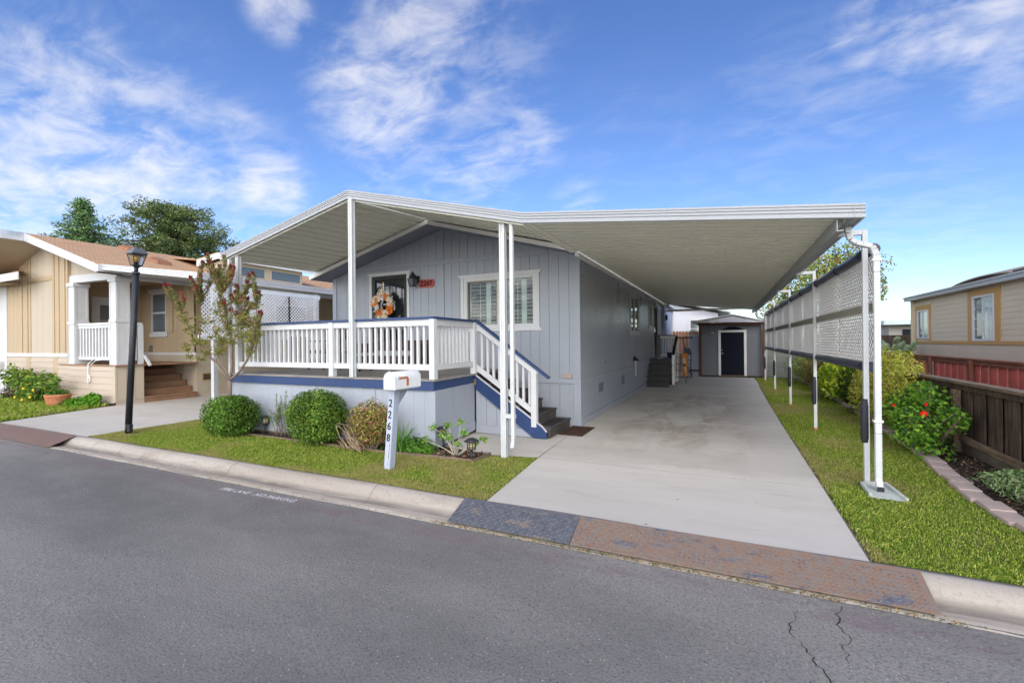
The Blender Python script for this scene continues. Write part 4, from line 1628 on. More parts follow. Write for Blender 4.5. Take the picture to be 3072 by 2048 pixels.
# ------------------------------------------------------------------ aluminium awning over deck and drive
cp = thing('carport', (-2.0, 5.6, 0), 'white aluminium carport and porch awning on slim posts over deck and driveway', 'carport')
CY0, CY1 = 5.50, 20.8
CA, CB, CC, CD = (-8.75, 3.225), (-5.50, 3.945), (-2.41, 3.175), (1.238, 2.785)   # (x, z) of the fascia's lower edge


def gz(x):
    if x < CB[0]:
        return CA[1] + (CB[1] - CA[1]) * (x - CA[0]) / (CB[0] - CA[0])
    return CB[1] + (CC[1] - CB[1]) * (x - CB[0]) / (CC[0] - CB[0])


def cz(x):
    return CC[1] + .012 + (CD[1] - CC[1]) * (x - CC[0]) / (CD[0] - CC[0])


# pans of the gable part: ribs run from the street to the house
def pan_profile(t0, t1, pitch=.203):
    """(t, h) of a folded pan: broad flat with an upstanding rib"""
    pts = []
    t = t0
    while t < t1 - 1e-6:
        for (f, h) in ((0, 0), (.66, 0), (.75, .062), (.91, .062), (1.0, 0)):
            if t + f * pitch <= t1 + 1e-6:
                pts.append((t + f * pitch, h))
        t += pitch
    out = []
    for p in pts:
        if not out or abs(p[0] - out[-1][0]) > 1e-5:
            out.append(p)
    return out


m = MB()
for (xa, xb) in ((CA[0] + .02, CB[0]), (CB[0], CC[0] - .02)):
    pr = pan_profile(0, abs(xb - xa))
    pts0 = [(xa + t, CY0 + .012, gz(xa + t) + .015 + h) for t, h in pr]
    pts1 = [(xa + t, 7.95, 4.06 - .274 * abs(xa + t - APX) + .118 + h) for t, h in pr]
    n = len(pts0)
    o = len(m.v)
    th = .004
    m.add(pts0 + pts1, [(i, i + 1, n + i + 1, n + i) for i in range(n - 1)])
    m.add([(a, b, c + th) for a, b, c in pts0 + pts1], [(i, n + i, n + i + 1, i + 1) for i in range(n - 1)])
m.build('porch_pan', M['pan'], cp)
m = MB()
pr = pan_profile(0, CY1 - CY0 - .03)
xa, xb = CC[0] + .10, 1.14
p0 = [(xa, CY0 + .015 + t, cz(xa) + .004 + h) for t, h in pr]
p1 = [(xb, CY0 + .015 + t, cz(xb) + .004 + h) for t, h in pr]
n = len(p0)
m.add(p0 + p1, [(i, i + 1, n + i + 1, n + i) for i in range(n - 1)])
m.add([(a, b, c + .004) for a, b, c in p0 + p1], [(i, n + i, n + i + 1, i + 1) for i in range(n - 1)])
m.build('carport_pan', M['pan'], cp)

# ribbed fascia swept along the street edge, then round the right-hand end
FP = [(0, 0), (-.022, 0), (-.030, .006), (-.030, .040), (-.018, .046), (-.018, .052), (-.030, .058), (-.030, .076), (-.018, .082), (-.018, .088), (-.030, .094), (-.030, .108),
      (-.020, .113), (-.020, .119), (-.030, .124), (-.030, .140), (-.022, .148), (0, .148)]


def fascia(path, out):
    """path: (x,y,z) points; out: outward unit vectors (with mitre lengths) at each"""
    m = MB()
    q = len(FP)
    for (p, o_) in zip(path, out):
        for (d, h) in FP:
            m.v.append((p[0] - o_[0] * d, p[1] - o_[1] * d, p[2] + h))
    for k in range(len(path) - 1):
        for j in range(q):
            a, b = k * q + j, k * q + (j + 1) % q
            m.f.append([a, a + q, b + q, b])
            m.s.append(False)
    m.f.append(list(range(q)))
    m.s.append(False)
    m.f.append([(len(path) - 1) * q + j for j in range(q)][::-1])
    m.s.append(False)
    return m


fascia([(CA[0], CY0, CA[1]), (CB[0], CY0, CB[1])], [(0, -1), (0, -1)]).build('fascia', M['fascia'], cp)
fascia([(CB[0], CY0, CB[1]), (CC[0], CY0, CC[1])], [(0, -1), (0, -1)]).build('fascia', M['fascia'], cp)
fascia([(CC[0], CY0, CC[1]), (CD[0], CY0, CD[1]), (CD[0], CY1, CD[1] + .02)], [(0, -1), (1, -1), (1, 0)]).build('fascia', M['fascia'], cp)
fascia([(CA[0], 7.75, CA[1] + .15), (CA[0], CY0, CA[1])], [(-1, 0), (-1, -1)]).build('fascia', M['fascia'], cp)
bx('end_cap', M['fascia'], cp, (1.175, 1.181, CY0 - .0345, CY0 - .0305, 2.80, 2.935))
# gutter, beams and valley
m = MB()
m.add([(1.15, CY0 + .01, 2.80), (1.265, CY0 + .01, 2.80), (1.265, CY1, 2.82), (1.15, CY1, 2.82), (1.15, CY0 + .01, 2.90), (1.15, CY1, 2.92), (1.155, CY0 + .01, 2.805), (1.155, CY1, 2.825)], [(0, 3, 2, 1), (0, 4, 5, 3), (6, 7, 5, 4)])
m.box(1.14, 1.268, CY0 + .011, CY1, 2.792, 2.799)
m.build('gutter', M['galv'], cp)
m = MB()
bzz = cz(1.07)
m.box(1.04, 1.05, CY0 + .02, CY1 - .02, bzz - .13, bzz)
m.box(1.0505, 1.10, CY0 + .02, CY1 - .02, bzz - .012, bzz)
m.box(1.0505, 1.10, CY0 + .02, CY1 - .02, bzz - .13, bzz - .118)
m.build('eave_beam', M['galv'], cp)
m = MB()
m.box(CC[0] - .035, CC[0] + .105, CY0 + .012, 7.66, CC[1] - .004, CC[1] + .055)
m.box(CC[0] + .0, CC[0] + .012, CY0 + .013, 7.66, CC[1] - .012, CC[1] - .0045)
m.build('valley_gutter', M['pan'], cp)
bx('house_rail', M['trimcream'], cp, (-2.369, -2.30, 7.67, CY1 - .1, 3.10, 3.165))
bx('back_rail', M['pan'], cp, (-2.28, 1.13, CY1 - .03, CY1 - .005, 2.86, 2.95))
m = MB().bar((CA[0] + .1, CY0 + .03, CA[1] + .03), (CB[0], CY0 + .03, CB[1] + .005), .03, .05).bar((CB[0], CY0 + .03, CB[1] + .005), (CC[0], CY0 + .03, CC[1] + .005), .03, .05)
m.build('porch_header', M['pan'], cp)


def flutepost(x, y, z0, z1):
    m = MB()
    h = .041
    m.box(x - h + .008, x + h - .008, y - h + .008, y + h - .008, z0, z1)
    for (a, b) in ((-h, -.018), (.018, h)):
        m.box(x + a, x + b, y - h, y - h + .0078, z0 + .001, z1 - .001)
        m.box(x + a, x + b, y + h - .0078, y + h, z0 + .001, z1 - .001)
        m.box(x + h - .0078, x + h, y + a + .0001, y + b - .0001, z0 + .001, z1 - .001)
        m.box(x - h, x - h + .0078, y + a + .0001, y + b - .0001, z0 + .001, z1 - .001)
    return m.build('post', M['white2'], cp, .0)


flutepost(-8.38, 5.57, DZ, gz(-8.38) + .01)
flutepost(-5.42, 5.485, DZ, gz(-5.42) + .01)
flutepost(-2.76, 5.60, .0, gz(-2.76) + .012)
# small square downspouts at the front
m = MB().bar((-2.61, 5.56, gz(-2.61) + .01), (-2.61, 5.56, .22), .05, .05, (0, 1, 0))
m.bar((-2.61, 5.56, .245), (-2.61, 5.525, .16), .05, .05, (0, 1, 0))
m.build('downspout', M['white2'], cp, .004)
bx('outlet', M['debris'], cp, (-2.626, -2.594, 5.5, 5.506, .165, .19)) if False else None
bx('bracket', M['white2'], cp, (-2.714, -2.585, 5.552, 5.605, .56, .615))
m = MB().bar((-8.535, 5.50, CA[1] - .0), (-8.535, 5.50, .10), .055, .055, (0, 1, 0))
m.build('downspout', M['white2'], cp, .004)

# slender inverted-L supports along the side strip, with foam sleeves
LPY = [6.10, 9.36, 12.63, 16.25, 19.90]
for k, y in enumerate(LPY):
    x = 1.398 if k == 0 else 1.43
    w = .048
    ps = MB().box(x - w / 2, x + w / 2, y - w / 2, y + w / 2, .06 if k else .0, 2.79).box(1.06, x - w / 2 - .0005, y - w / 2 + .001, y + w / 2 - .001, 2.735, 2.789).build('side_support', M['white2'], cp, .003)
    bx('arm_clip', M['steel'], ps, (1.055, 1.075, y - .03, y + .03, 2.70, 2.734))
    if k:
        bx('rusted_foot', M['copper'], ps, (x - .024, x + .024, y - .024, y + .024, -.01, .059))
    m = MB()
    m.tube([(x - .012, y, .47), (x - .012, y, .49), (x - .014, y, .52), (x - .014, y, .88), (x - .012, y, .90), (x - .01, y, .945)], [.032, .034, .039, .039, .034, .031], 12)
    m.build('foam_sleeve', M['rubber'], ps)
# big downspout at the street end
m = MB()
DP = [(1.20, 5.86, 2.80), (1.205, 5.86, 2.72), (1.225, 5.865, 2.655), (1.27, 5.88, 2.618), (1.33, 5.90, 2.60), (1.415, 5.925, 2.575), (1.44, 5.935, 2.54), (1.458, 5.94, 2.48), (1.46, 5.94, 2.3), (1.46, 5.94, .72), (1.458, 5.93, .6), (1.455, 5.92, .14), (1.452, 5.90, .09), (1.45, 5.86, .05)]
for a, b in zip(DP[:-1], DP[1:]):
    m.bar(a, b, .059, .052, (0, 1, 0) if abs(a[2] - b[2]) > abs(a[0] - b[0]) else (0, 0, 1))
m.tube([(1.478, 5.94, 2.30), (1.478, 5.94, .75)], .036, 4) if False else None
m.build('downspout', M['white2'], cp, .008)
m = MB()
for z in (2.42, .72):
    m.box(1.42, 1.5, 5.905, 5.975, z, z + .022)
m.build('strap', M['trimcream'], cp)
bx('spout_mouth', M['black'], cp, (1.42, 1.48, 5.825, 5.832, .018, .062))
# splash block
sb = thing('splash_block', (1.46, 5.8, 0), 'pale grey green concrete splash block under the big white downspout', 'splash block')
m = MB()
m.prism([(1.335, 6.03, -.005), (1.58, 6.11, -.005), (1.585, 5.60, -.005), (1.325, 5.66, -.005)], (0, 0, .022))
m.build('pan', M['splash'], sb)
m = MB()
m.bar((1.34, 6.05, .028), (1.325, 5.66, .018), .028, .05)
m.bar((1.565, 6.12, .028), (1.60, 5.60, .018), .028, .05)
m.bar((1.355, 6.05, .028), (1.555, 6.12, .028), .028, .05)
m.build('rim', M['splash'], sb, .006)

# far-end round downspout by the shed
MB().tube([(1.19, 20.4, 2.80), (1.17, 20.4, 2.6), (1.22, 20.4, 2.48), (1.45, 20.4, 2.40), (1.50, 20.4, 2.3), (1.50, 20.4, .1)], .04, 8).build('downspout', M['white2'], cp)


# ------------------------------------------------------------------ privacy lattice hung on the supports
def lattice_x(mb, x, y0, y1, z0, z1, pitch=.085, w=.029, th=.006):
    """two layers of crossed diagonal strips in a plane x=const, clipped to the rectangle"""
    H_, L_ = z1 - z0, y1 - y0
    for layer in (0, 1):
        c = -H_
        while c < L_:
            # centre line: y = y0 + c + s, z = z0 + s (s from 0 to H), clipped to [0, L]
            s0, s1 = max(0, -c), min(H_, L_ - c)
            if s1 - s0 > .01:
                hw = w / math.sqrt(2)
                ya, yb = y0 + c + s0, y0 + c + s1
                za, zb = z0 + s0, z0 + s1
                if layer:
                    za, zb = z1 - s0, z1 - s1
                xx = x + (th if layer else 0)
                P = [(xx, max(y0, ya - hw), za), (xx, min(y1, ya + hw), za), (xx, min(y1, yb + hw), zb), (xx, max(y0, yb - hw), zb)]
                mb.prism(P, (th * .9, 0, 0))
            c += pitch


def screen(name, base, label, x, ylist, z0, zm, z1, mat):
    t = thing(name, base, label, 'privacy screen')
    return t


sc = thing('lattice_screen', (1.5, 12.5, 1.2), 'long white lattice screen edged with navy tubing hung beside the driveway', 'privacy screen')
SX = 1.475
Yj = [6.13, 7.75, 9.36, 11.0, 12.63, 14.45, 16.25, 18.1, 19.9]
for a, b in zip(Yj[:-1], Yj[1:]):
    for (z0, z1) in ((1.335, 1.905), (1.985, 2.52)):
        m = MB()
        lattice_x(m, SX, a + .006, b - .006, z0, z1)
        m.build('lattice_panel', M['lattice_shaded'], sc)
bx('middle_band', M['midrail'], sc, (SX - .004, SX + .016, Yj[0], Yj[-1], 1.90, 1.992))
MB().tube([(SX + .006, Yj[0] - .02, 2.575)] + [(SX + .006 + .006 * math.sin(k * 1.7), y, 2.575 - .012 * math.sin(k * 2.2) ** 2) for k, y in enumerate(np.linspace(6.6, 19.4, 30))] + [(SX + .006, Yj[-1], 2.575)], .062, 12).build('top_tube', M['tubing'], sc)
MB().tube([(SX + .006, y, 1.285 - .008 * math.sin(k * 1.9) ** 2) for k, y in enumerate(np.linspace(Yj[0] - .02, Yj[-1], 30))], .058, 12).build('bottom_tube', M['tubing'], sc)
m = MB()
for y in (7.75, 9.30, 11.0, 12.58, 14.45, 16.2, 18.1):
    m.tube([(SX + .006, y - .03, 2.57), (SX + .006, y + .03, 2.57)], .072, 12)
m.build('tube_joint', M['rubber'], sc)
m = MB()
for y in LPY[1:]:
    m.box(SX - .055, SX - .005, y + .03, y + .13, 1.90, 1.99)
m.build('bracket', M['black'], sc)
# ------------------------------------------------------------------ mailbox on its leaning post
def mailbox_shell(o, w, h, y0, y1, x, z, n=14):
    """arched box: flat base with a round top; axis along Y"""
    prof = [(x - w / 2, z)]
    hz = z + h - w / 2
    prof.append((x - w / 2, hz))
    for k in range(1, n):
        a = math.pi * k / n
        prof.append((x - w / 2 * math.cos(a), hz + w / 2 * math.sin(a)))
    prof += [(x + w / 2, hz), (x + w / 2, z)]
    m = MB()
    q = len(prof)
    vs = [(a, y0, b) for a, b in prof] + [(a, y1, b) for a, b in prof]
    m.add(vs, [list(range(q))[::-1], list(range(q, 2 * q))])
    o_ = len(m.v) - 2 * q
    for k in range(q):
        m.f.append([o_ + k, o_ + (k + 1) % q, o_ + q + (k + 1) % q, o_ + q + k])
        m.s.append(1 < k < q - 3)
    return m


mb_ = thing('mailbox', (-3.86, 4.52, 0), 'white arched mailbox on a leaning grey post numbered 2268', 'mailbox')
post = MB()
pb, pt = (-3.872, 4.52), (-3.775, 4.52)
h = .046
post.add([(pb[0] - h, 4.468, -.03), (pb[0] + h, 4.468, -.03), (pb[0] + h, 4.572, -.03), (pb[0] - h, 4.572, -.03), (pt[0] - h, 4.468, 1.017), (pt[0] + h, 4.468, 1.017), (pt[0] + h, 4.572, 1.017), (pt[0] - h, 4.572, 1.017)],
         [(0, 3, 2, 1), (4, 5, 6, 7), (0, 1, 5, 4), (1, 2, 6, 5), (2, 3, 7, 6), (3, 0, 4, 7)])
pm = post.build('post', paint('pale_blue_grey_post_paint', (.44, .48, .56), .55, .05, 2, .2, 60, (.2, .15, .12), .22), mb_, .004)
m = MB()
m.prism([(-3.80, 4.573, 1.01), (-3.80, 4.80, 1.01), (-3.80, 4.573, .80)], (.035, 0, 0))
m.box(-3.81, -3.62, 4.36, 4.83, 1.018, 1.0345)
m.build('bracket', M['skirt'], mb_, .003)
bxm = mailbox_shell(None, .175, .215, 4.335, 4.83, -3.685, 1.035).build('box', paint('scuffed_white_mailbox', (.80, .80, .79), .42, .04, 4, .1, 30, (.5, .45, .4), .3), mb_, .003)
mailbox_shell(None, .183, .222, 4.318, 4.334, -3.685, 1.032).build('door', M['white'], bxm, .004)
m = MB().lathe((-3.685, 4.326, 1.256), [(.010, 0), (.014, .006), (.010, .012)], 8)
m.build('pull_knob', M['steel'], bxm)
fl = MB()
fx = -3.5975
fl.box(fx, fx + .006, 4.395, 4.56, 1.16, 1.185)
fl.box(fx, fx + .006, 4.535, 4.575, 1.07, 1.1598)
fl.build('flag', M['copper'], mb_, .001)
bx('flag_pivot', M['white2'], mb_, (fx - .001, fx + .004, 4.37, 4.405, 1.155, 1.195), (fx + .004, fx + .010, 4.38, 4.392, 1.167, 1.181))
for k, (ch_, z) in enumerate((('2', .845), ('2', .70), ('6', .555), ('8', .41))):
    xx = pb[0] + (pt[0] - pb[0]) * (z + .03) / 1.06 - .002
    text_mesh('digit', ch_, .135, M['digit'], mb_, frame_xz((xx, 4.465, z), R(-5) * 0 + R(-5)) @ Matrix.Diagonal((.85, 1, 1, 1)), .003, .0006)
m = MB()
for (z0, z1, dx, w) in ((.05, .16, .012, .004), (.15, .33, .018, .006), (.30, .36, .022, .008), (.02, .08, -.035, .005)):
    xa = pb[0] + (pt[0] - pb[0]) * (z0 + .03) / 1.06 + dx
    xb = pb[0] + (pt[0] - pb[0]) * (z1 + .03) / 1.06 + dx + .008
    m.prism([(xa - w, 4.4665, z0), (xa + w, 4.4665, z0 + .01), (xb + w * .5, 4.4665, z1), (xb - w * .3, 4.4665, z1 - .015)], (0, .001, 0))
m.build('flaked_paint', M['oldrail'], mb_)

# ------------------------------------------------------------------ leaning street lamp
lp = thing('street_lamp', (-9.78, 4.42, 0), 'black leaning street lamp with square glass lantern and chipped pole', 'street lamp')
A, B = Vector((-9.785, 4.42, -.03)), Vector((-9.475, 4.42, 2.90))
dv_ = (B - A).normalized()
MB().tube([A, B], [.052, .047], 16).build('pole', M['lampblack'], lp)
m = MB()
m.tube([B - dv_ * .03, B + dv_ * .015], .056, 16)
m.tube([B + dv_ * .015, B + dv_ * .09], .030, 12)
m.tube([B + dv_ * .09, B + dv_ * .11, B + dv_ * .125], [.035, .058, .05], 12)
m.build('collar', M['lampblack'], lp)
C0 = B + dv_ * .128


def ring4(c, r, rot=R(45)):
    return [(c.x + r * math.sqrt(2) * math.cos(rot + k * math.pi / 2), c.y + r * math.sqrt(2) * math.sin(rot + k * math.pi / 2), c.z) for k in range(4)]


T0, T1 = C0, C0 + dv_ * .20
lo, hi = ring4(T0, .060), ring4(T1, .102)
m = MB()
for k in range(4):
    m.bar(lo[k], hi[k], .013, .013)
    m.bar(lo[k], lo[(k + 1) % 4], .016, .016)
    m.bar(hi[k], hi[(k + 1) % 4], .016, .016)
m.build('lantern_frame', M['lampblack'], lp)
m = MB()
lo2, hi2 = ring4(T0 + dv_ * .008, .057), ring4(T1 - dv_ * .008, .098)
m.add(lo2 + hi2, [(k, (k + 1) % 4, 4 + (k + 1) % 4, 4 + k) for k in range(4)])
m.build('glass_pane', M['glass'], lp)
m = MB()
m.lathe(tuple(T0), [(.025, .0), (.025, .04), (.03, .045), (.03, .055)], 10)
m.build('lamp_socket', M['lampblack'], lp)
m = MB()
m.lathe(tuple(T0), [(.02, .058), (.042, .085), (.056, .12), (.045, .155), (.015, .17)], 10)
m.build('bulb', M['bulb'], lp)
r0, r1, r2, r3 = ring4(T1, .118), ring4(T1 + dv_ * .015, .118), ring4(T1 + dv_ * .085, .078), ring4(T1 + dv_ * .105, .045)
m = MB()
m.add(r0 + r1 + r2 + r3, [(0, 1, 2, 3), (12, 13, 14, 15)] + [(4 * j + k, 4 * j + (k + 1) % 4, 4 * j + 4 + (k + 1) % 4, 4 * j + 4 + k) for j in range(3) for k in range(4)])
m.build('roof_cap', paint('sun_faded_grey_cap', (.13, .13, .14), .5, .2, 5, .2), lp)
top = T1 + dv_ * .105
MB().lathe(tuple(top), [(.036, 0), (.032, .014), (.015, .022), (.02, .036), (.008, .055)], 10).build('finial', M['lampblack'], lp)
bx('outlet_box', M['lampblack'], lp, (-9.72, -9.635, 4.37, 4.43, .06, .19), bevel=.004)
m = MB().tube([(-9.74, 4.40, .14), (-9.70, 4.34, .10), (-9.68, 4.34, .16), (-9.72, 4.36, .19), (-9.74, 4.40, .14)], .008, 6)
m.build('cord', M['oldrail'], lp)

# ------------------------------------------------------------------ solar path lights


def solar(x, y, lean, label, s=1.0, hgt=.21):
    t = thing('path_light', (x, y, 0), label, 'path light', 'solar path lights in the front bed')
    a = Vector((x, y, -.02))
    d = Vector((lean[0], lean[1], 1)).normalized()
    MB().tube([a, a + d * hgt], .017, 8).build('stake', M['lampblack'], t)
    rot = d.to_track_quat('Z', 'Y').to_matrix().to_4x4()
    T = Matrix.Translation(a + d * hgt) @ rot

    def tr(m_):
        m_.v = [tuple(T @ Vector(v)) for v in m_.v]
        return m_
    q = R(45)
    tr(MB().lathe((0, 0, 0), [(.02, 0), (.062 * s, .004), (.062 * s, .014)], 12)).build('base_plate', M['lampblack'], t)
    tr(MB().lathe((0, 0, 0), [(.048 * s, .015), (.054 * s, .105)], 12)).build('lamp_glass', M['solarglass'], t)
    m = MB()
    for k in range(8):
        an = k * math.pi / 4
        m.bar((.056 * s * math.cos(an), .056 * s * math.sin(an), .012), (.060 * s * math.cos(an), .060 * s * math.sin(an), .112), .006, .006)
    for z in (.04, .075):
        m.tube([(.057 * s * math.cos(an), .057 * s * math.sin(an), z) for an in np.linspace(0, 2 * math.pi, 17)], .003, 4)
    tr(m).build('cage', M['lampblack'], t)
    tr(MB().lathe((0, 0, 0), [(.100 * s, .108), (.098 * s, .118), (.055 * s, .142), (.05 * s, .150), (.0, .152)], 12)).build('cap', M['lampblack'], t)
    return t


solar(-3.07, 5.22, (.0, .0), 'black solar path light standing upright beside the small sparse shrub in the mulch bed', 1.0, .19)
solar(-3.73, 5.57, (-.16, .05), 'black solar path light tucked against the deck corner behind the small shrub', 1.0, .24)
solar(-7.42, 5.40, (-.14, .1), 'tilted black solar path light between the two clipped round bushes', 1.0, .20)


# ------------------------------------------------------------------ steel ramp plates over the gutter
def tread_plate(name, x0, x1, mat, label, tread=True, mat2=None, y0=3.615, z0=-.098, y1=3.945, z1=.017):
    t = thing(name, ((x0 + x1) / 2, (y0 + y1) / 2, -.05), label, 'ramp plate')
    m = MB()
    th = .006
    m.add([(x0, y0, z0), (x1, y0, z0), (x1, y1, z1), (x0, y1, z1), (x0, y0, z0 + th), (x1, y0, z0 + th), (x1, y1, z1 + th), (x0, y1, z1 + th)],
          [(0, 3, 2, 1), (4, 5, 6, 7), (0, 1, 5, 4), (1, 2, 6, 5), (2, 3, 7, 6), (3, 0, 4, 7)])
    m.build('plate', mat, t)
    if tread:
        d = Vector((0, y1 - y0, z1 - z0))
        L = d.length
        d.normalize()
        nrm = Vector((0, -d.z, d.y))
        m = MB()
        p = .035
        rows = int(L / p)
        cols = int((x1 - x0) / p)
        for i in range(rows):
            for j in range(cols):
                u, v = x0 + p * (j + .5), p * (i + .5)
                c = Vector((u, y0, z0 + th)) + d * v
                s_ = 1 if (i + j) % 2 else -1
                a = Vector((1, 0, 0)) * .70 + d * (.70 * s_)
                b = Vector((1, 0, 0)) * (-.70 * s_) + d * .70 if False else Vector((-.70 * s_, 0, 0)) + d * .70
                if s_ < 0:
                    b = Vector((.70, 0, 0)) + d * .70
                o = len(m.v)
                m.v += [tuple(c - a * .0195), tuple(c + b * .0066), tuple(c + a * .0195), tuple(c - b * .0066), tuple(c + nrm * .0062)]
                m.f += [[o, o + 1, o + 4], [o + 1, o + 2, o + 4], [o + 2, o + 3, o + 4], [o + 3, o, o + 4]]
                m.s += [False] * 4
        m.build('tread_pattern', mat2 or mat, t)
    return t


tread_plate('ramp_plate', -2.40, -1.192, M['plate_dark'], 'dark steel tread plate over the gutter at the left of the driveway')
tread_plate('ramp_plate', -1.186, 1.19, M['plate_rust'], 'long rusty steel tread plate over the gutter along the driveway', True, M['tread_steel'])
tread_plate('ramp_plate', -15.2, -10.40, M['plate_brown'], 'smooth brown painted steel plate over the gutter at the neighbouring drive', False, None, 3.56, -.112, 3.93, .012)
# ------------------------------------------------------------------ cream neighbouring home on the left
nh = thing('house', (-17.5, 6.4, 0), 'cream and tan neighbouring home with tan shingle roof and white porch columns', 'house')
NY = 6.40           # street face
NXR = -14.85        # right-hand wall
RX, RZ = -18.6, 4.95
EX, EZ = -14.45, 3.70
# street wall: cream panels between tan battens, white belt and lap siding below


def nrake(x):
    return EZ - .22 + (RZ - EZ) * (EX - x) / (EX - RX) if x > RX else RZ - .22 - (RX - x) * .28


def nwall(x0, x1, z0, top=nrake, y=NY, th=.1):
    n = max(1, int((x1 - x0) / .6))
    m = MB()
    xs = [x0 + (x1 - x0) * k / n for k in range(n + 1)]
    if x0 < RX < x1:
        xs = sorted(xs + [RX])
    for a, b in zip(xs[:-1], xs[1:]):
        m.prism([(a, y, z0), (b, y, z0), (b, y, top(b)), (a, y, top(a))], (0, th, 0))
    return m


m = MB()
for (a, b) in ((-19.70, -18.30),):
    siding_y(m, a, b, NY - .012, 1.40, lambda x: nrake(x) - .02, .41, .008)
m.build('cream_panel', M['cream'], nh)
nwall(-25.0, -17.32, .05, lambda x: nrake(x) - .01, NY + .003).build('front_wall', M['tan'], nh)
m = MB()
for x in (-20.4, -20.0, -19.78, -18.22, -17.92, -17.55, -17.37):
    m.prism([(x - .05, NY - .02, 1.401), (x + .05, NY - .02, 1.401), (x + .05, NY - .02, nrake(x + .05) - .02), (x - .05, NY - .02, nrake(x - .05) - .02)], (0, .0225, 0))
m.box(-19.72, -18.27, NY - .028, NY - .0125, 3.60, 3.74)
m.build('batten', M['tan'], nh)
m = MB()
siding_y(m, -21.6, -20.45, NY - .010, 1.40, lambda x: 3.6, .3, .008)
m.build('tan_panel', M['tan'], nh)
bx('belt_trim', M['white'], nh, (-25.0, -17.32, NY - .035, NY + .002, 1.285, 1.40))
m = MB()
lap_y(m, -25, -20.05, NY, .08, 1.284, .175)
lap_y(m, -19.75, -18.25, NY, .08, 1.284, .175)
lap_y(m, -17.95, -17.3, NY, .08, 1.284, .175)
m.build('lap_siding', M['pinkcream'], nh)
for (a, b) in ((-20.05, -19.75), (-18.25, -17.95)):
    bx('belt_batten', M['tan'], nh, (a, b, NY - .02, NY + .002, .05, 1.284))
bx('corner_board', M['white'], nh, (-22.6, -21.45, NY - .03, NY - .011, .05, 3.62))
# lower roof at the far left
m = MB()
m.prism([(-24.5, 5.72, 4.95), (-18.83, 5.72, 3.82), (-18.83, 5.72, 3.80), (-24.5, 5.72, 4.9)], (0, .66, 0)) if False else None
m.add([(-25, 5.85, 4.0), (-18.85, 5.85, 3.83), (-20.35, 6.395, 4.02), (-25, 6.395, 5.2)], [(0, 1, 2, 3)])
m.build('low_roof', M['shingle'], nh)
bx('low_fascia', M['white'], nh, (-25, -18.82, 5.82, 5.849, 3.59, 3.815))
bx('low_soffit', M['tan'], nh, (-25, -20.4, 5.8495, 6.39, 3.60, 3.62))
# porch recess walls
bx('porch_side_wall', M['tan'], nh, (-18.0, -17.9, NY + .11, 8.5, 1.05, 3.7))
m = MB()
siding_y(m, -17.9, NXR, 8.50, 1.38, lambda x: 3.75, .41, .008, holes=((-17.27, -16.40, 2.0, 3.33),))
m.box(-17.9, NXR - .02, 8.515, 8.60, .05, 1.99)
m.box(-17.9, NXR - .02, 8.515, 8.60, 3.34, 3.75)
m.box(-17.9, -17.28, 8.515, 8.60, 1.99, 3.34)
m.box(-16.39, NXR - .02, 8.515, 8.60, 1.99, 3.34)
m.build('porch_back_wall', M['tan'], nh)
bx('belt_trim', M['white'], nh, (-17.9, NXR + .0, 8.462, 8.498, 1.285, 1.375))
m = MB()
siding_y(m, -17.9, NXR, 8.495, .05, lambda x: 1.15, .41, .008)
m.box(-17.9, NXR, 8.48, 8.497, 1.151, 1.284)
m.build('porch_skirting', M['cream'], nh)
wn_ = bx('window', M['white'], nh, (-17.27, -16.40, 8.47, 8.53, 3.28, 3.33), (-17.27, -16.40, 8.47, 8.53, 2.0, 2.05), (-17.27, -17.21, 8.47, 8.53, 2.05, 3.28), (-16.46, -16.40, 8.47, 8.53, 2.05, 3.28), (-17.21, -16.46, 8.475, 8.53, 2.64, 2.70))
bx('pane', M['greypane'], wn_, (-17.22, -16.45, 8.50, 8.504, 2.04, 3.29))
bx('header', M['white'], wn_, (-17.42, -16.22, 8.455, 8.4945, 3.331, 3.46))
bx('sill', M['white'], wn_, (-17.34, -16.33, 8.45, 8.4945, 1.88, 1.999))
for (a, b) in ((-17.62, -17.29), (-16.38, -16.05)):
    bx('shutter_board', M['tan'], wn_, (a, (a + b) / 2 - .004, 8.465, 8.4985, 2.0, 3.32), ((a + b) / 2 + .004, b, 8.465, 8.4985, 2.0, 3.32))
bx('outlet_cover', M['steel'], nh, (-17.36, -17.22, 8.44, 8.497, 1.40, 1.60))
# white french door on the porch's side wall
fd = bx('french_door', M['white'], nh, (-17.899, -17.86, 7.15, 7.25, 1.07, 3.15), (-17.899, -17.86, 8.10, 8.20, 1.07, 3.15), (-17.899, -17.86, 7.25, 8.10, 3.05, 3.15), (-17.899, -17.875, 7.25, 7.36, 1.07, 3.05), (-17.899, -17.875, 7.99, 8.10, 1.07, 3.05), (-17.899, -17.875, 7.36, 7.99, 2.90, 3.05), (-17.899, -17.875, 7.36, 7.99, 1.07, 1.35), (-17.899, -17.878, 7.66, 7.69, 1.35, 2.9), (-17.899, -17.878, 7.36, 7.66, 2.40, 2.42), (-17.899, -17.878, 7.69, 7.99, 2.40, 2.42))
bx('pane', M['greypane'], fd, (-17.898, -17.888, 7.36, 7.99, 1.35, 2.9))
# porch floor, base, columns, beam, rails
bx('porch_floor', M['brownstep'], nh, (-17.85, -14.66, NY - .03, 8.47, 1.045, 1.085))
m = MB()
lap_y(m, -17.31, -14.86, NY - .004, .05, 1.044, .175)
m.build('lap_siding', M['pinkcream'], nh)
m = MB()
siding_x(m, NY + .02, 7.04, -14.72, .12, 1.044, .21, .008)
m.box(-14.86, -14.712, NY - .03, NY + .019, .08, 1.044)
m.build('porch_base_panel', M['cream'], nh)
bx('porch_base_board', M['pinkcream'], nh, (-14.80, -14.735, NY + .02, 7.05, 0, .119))


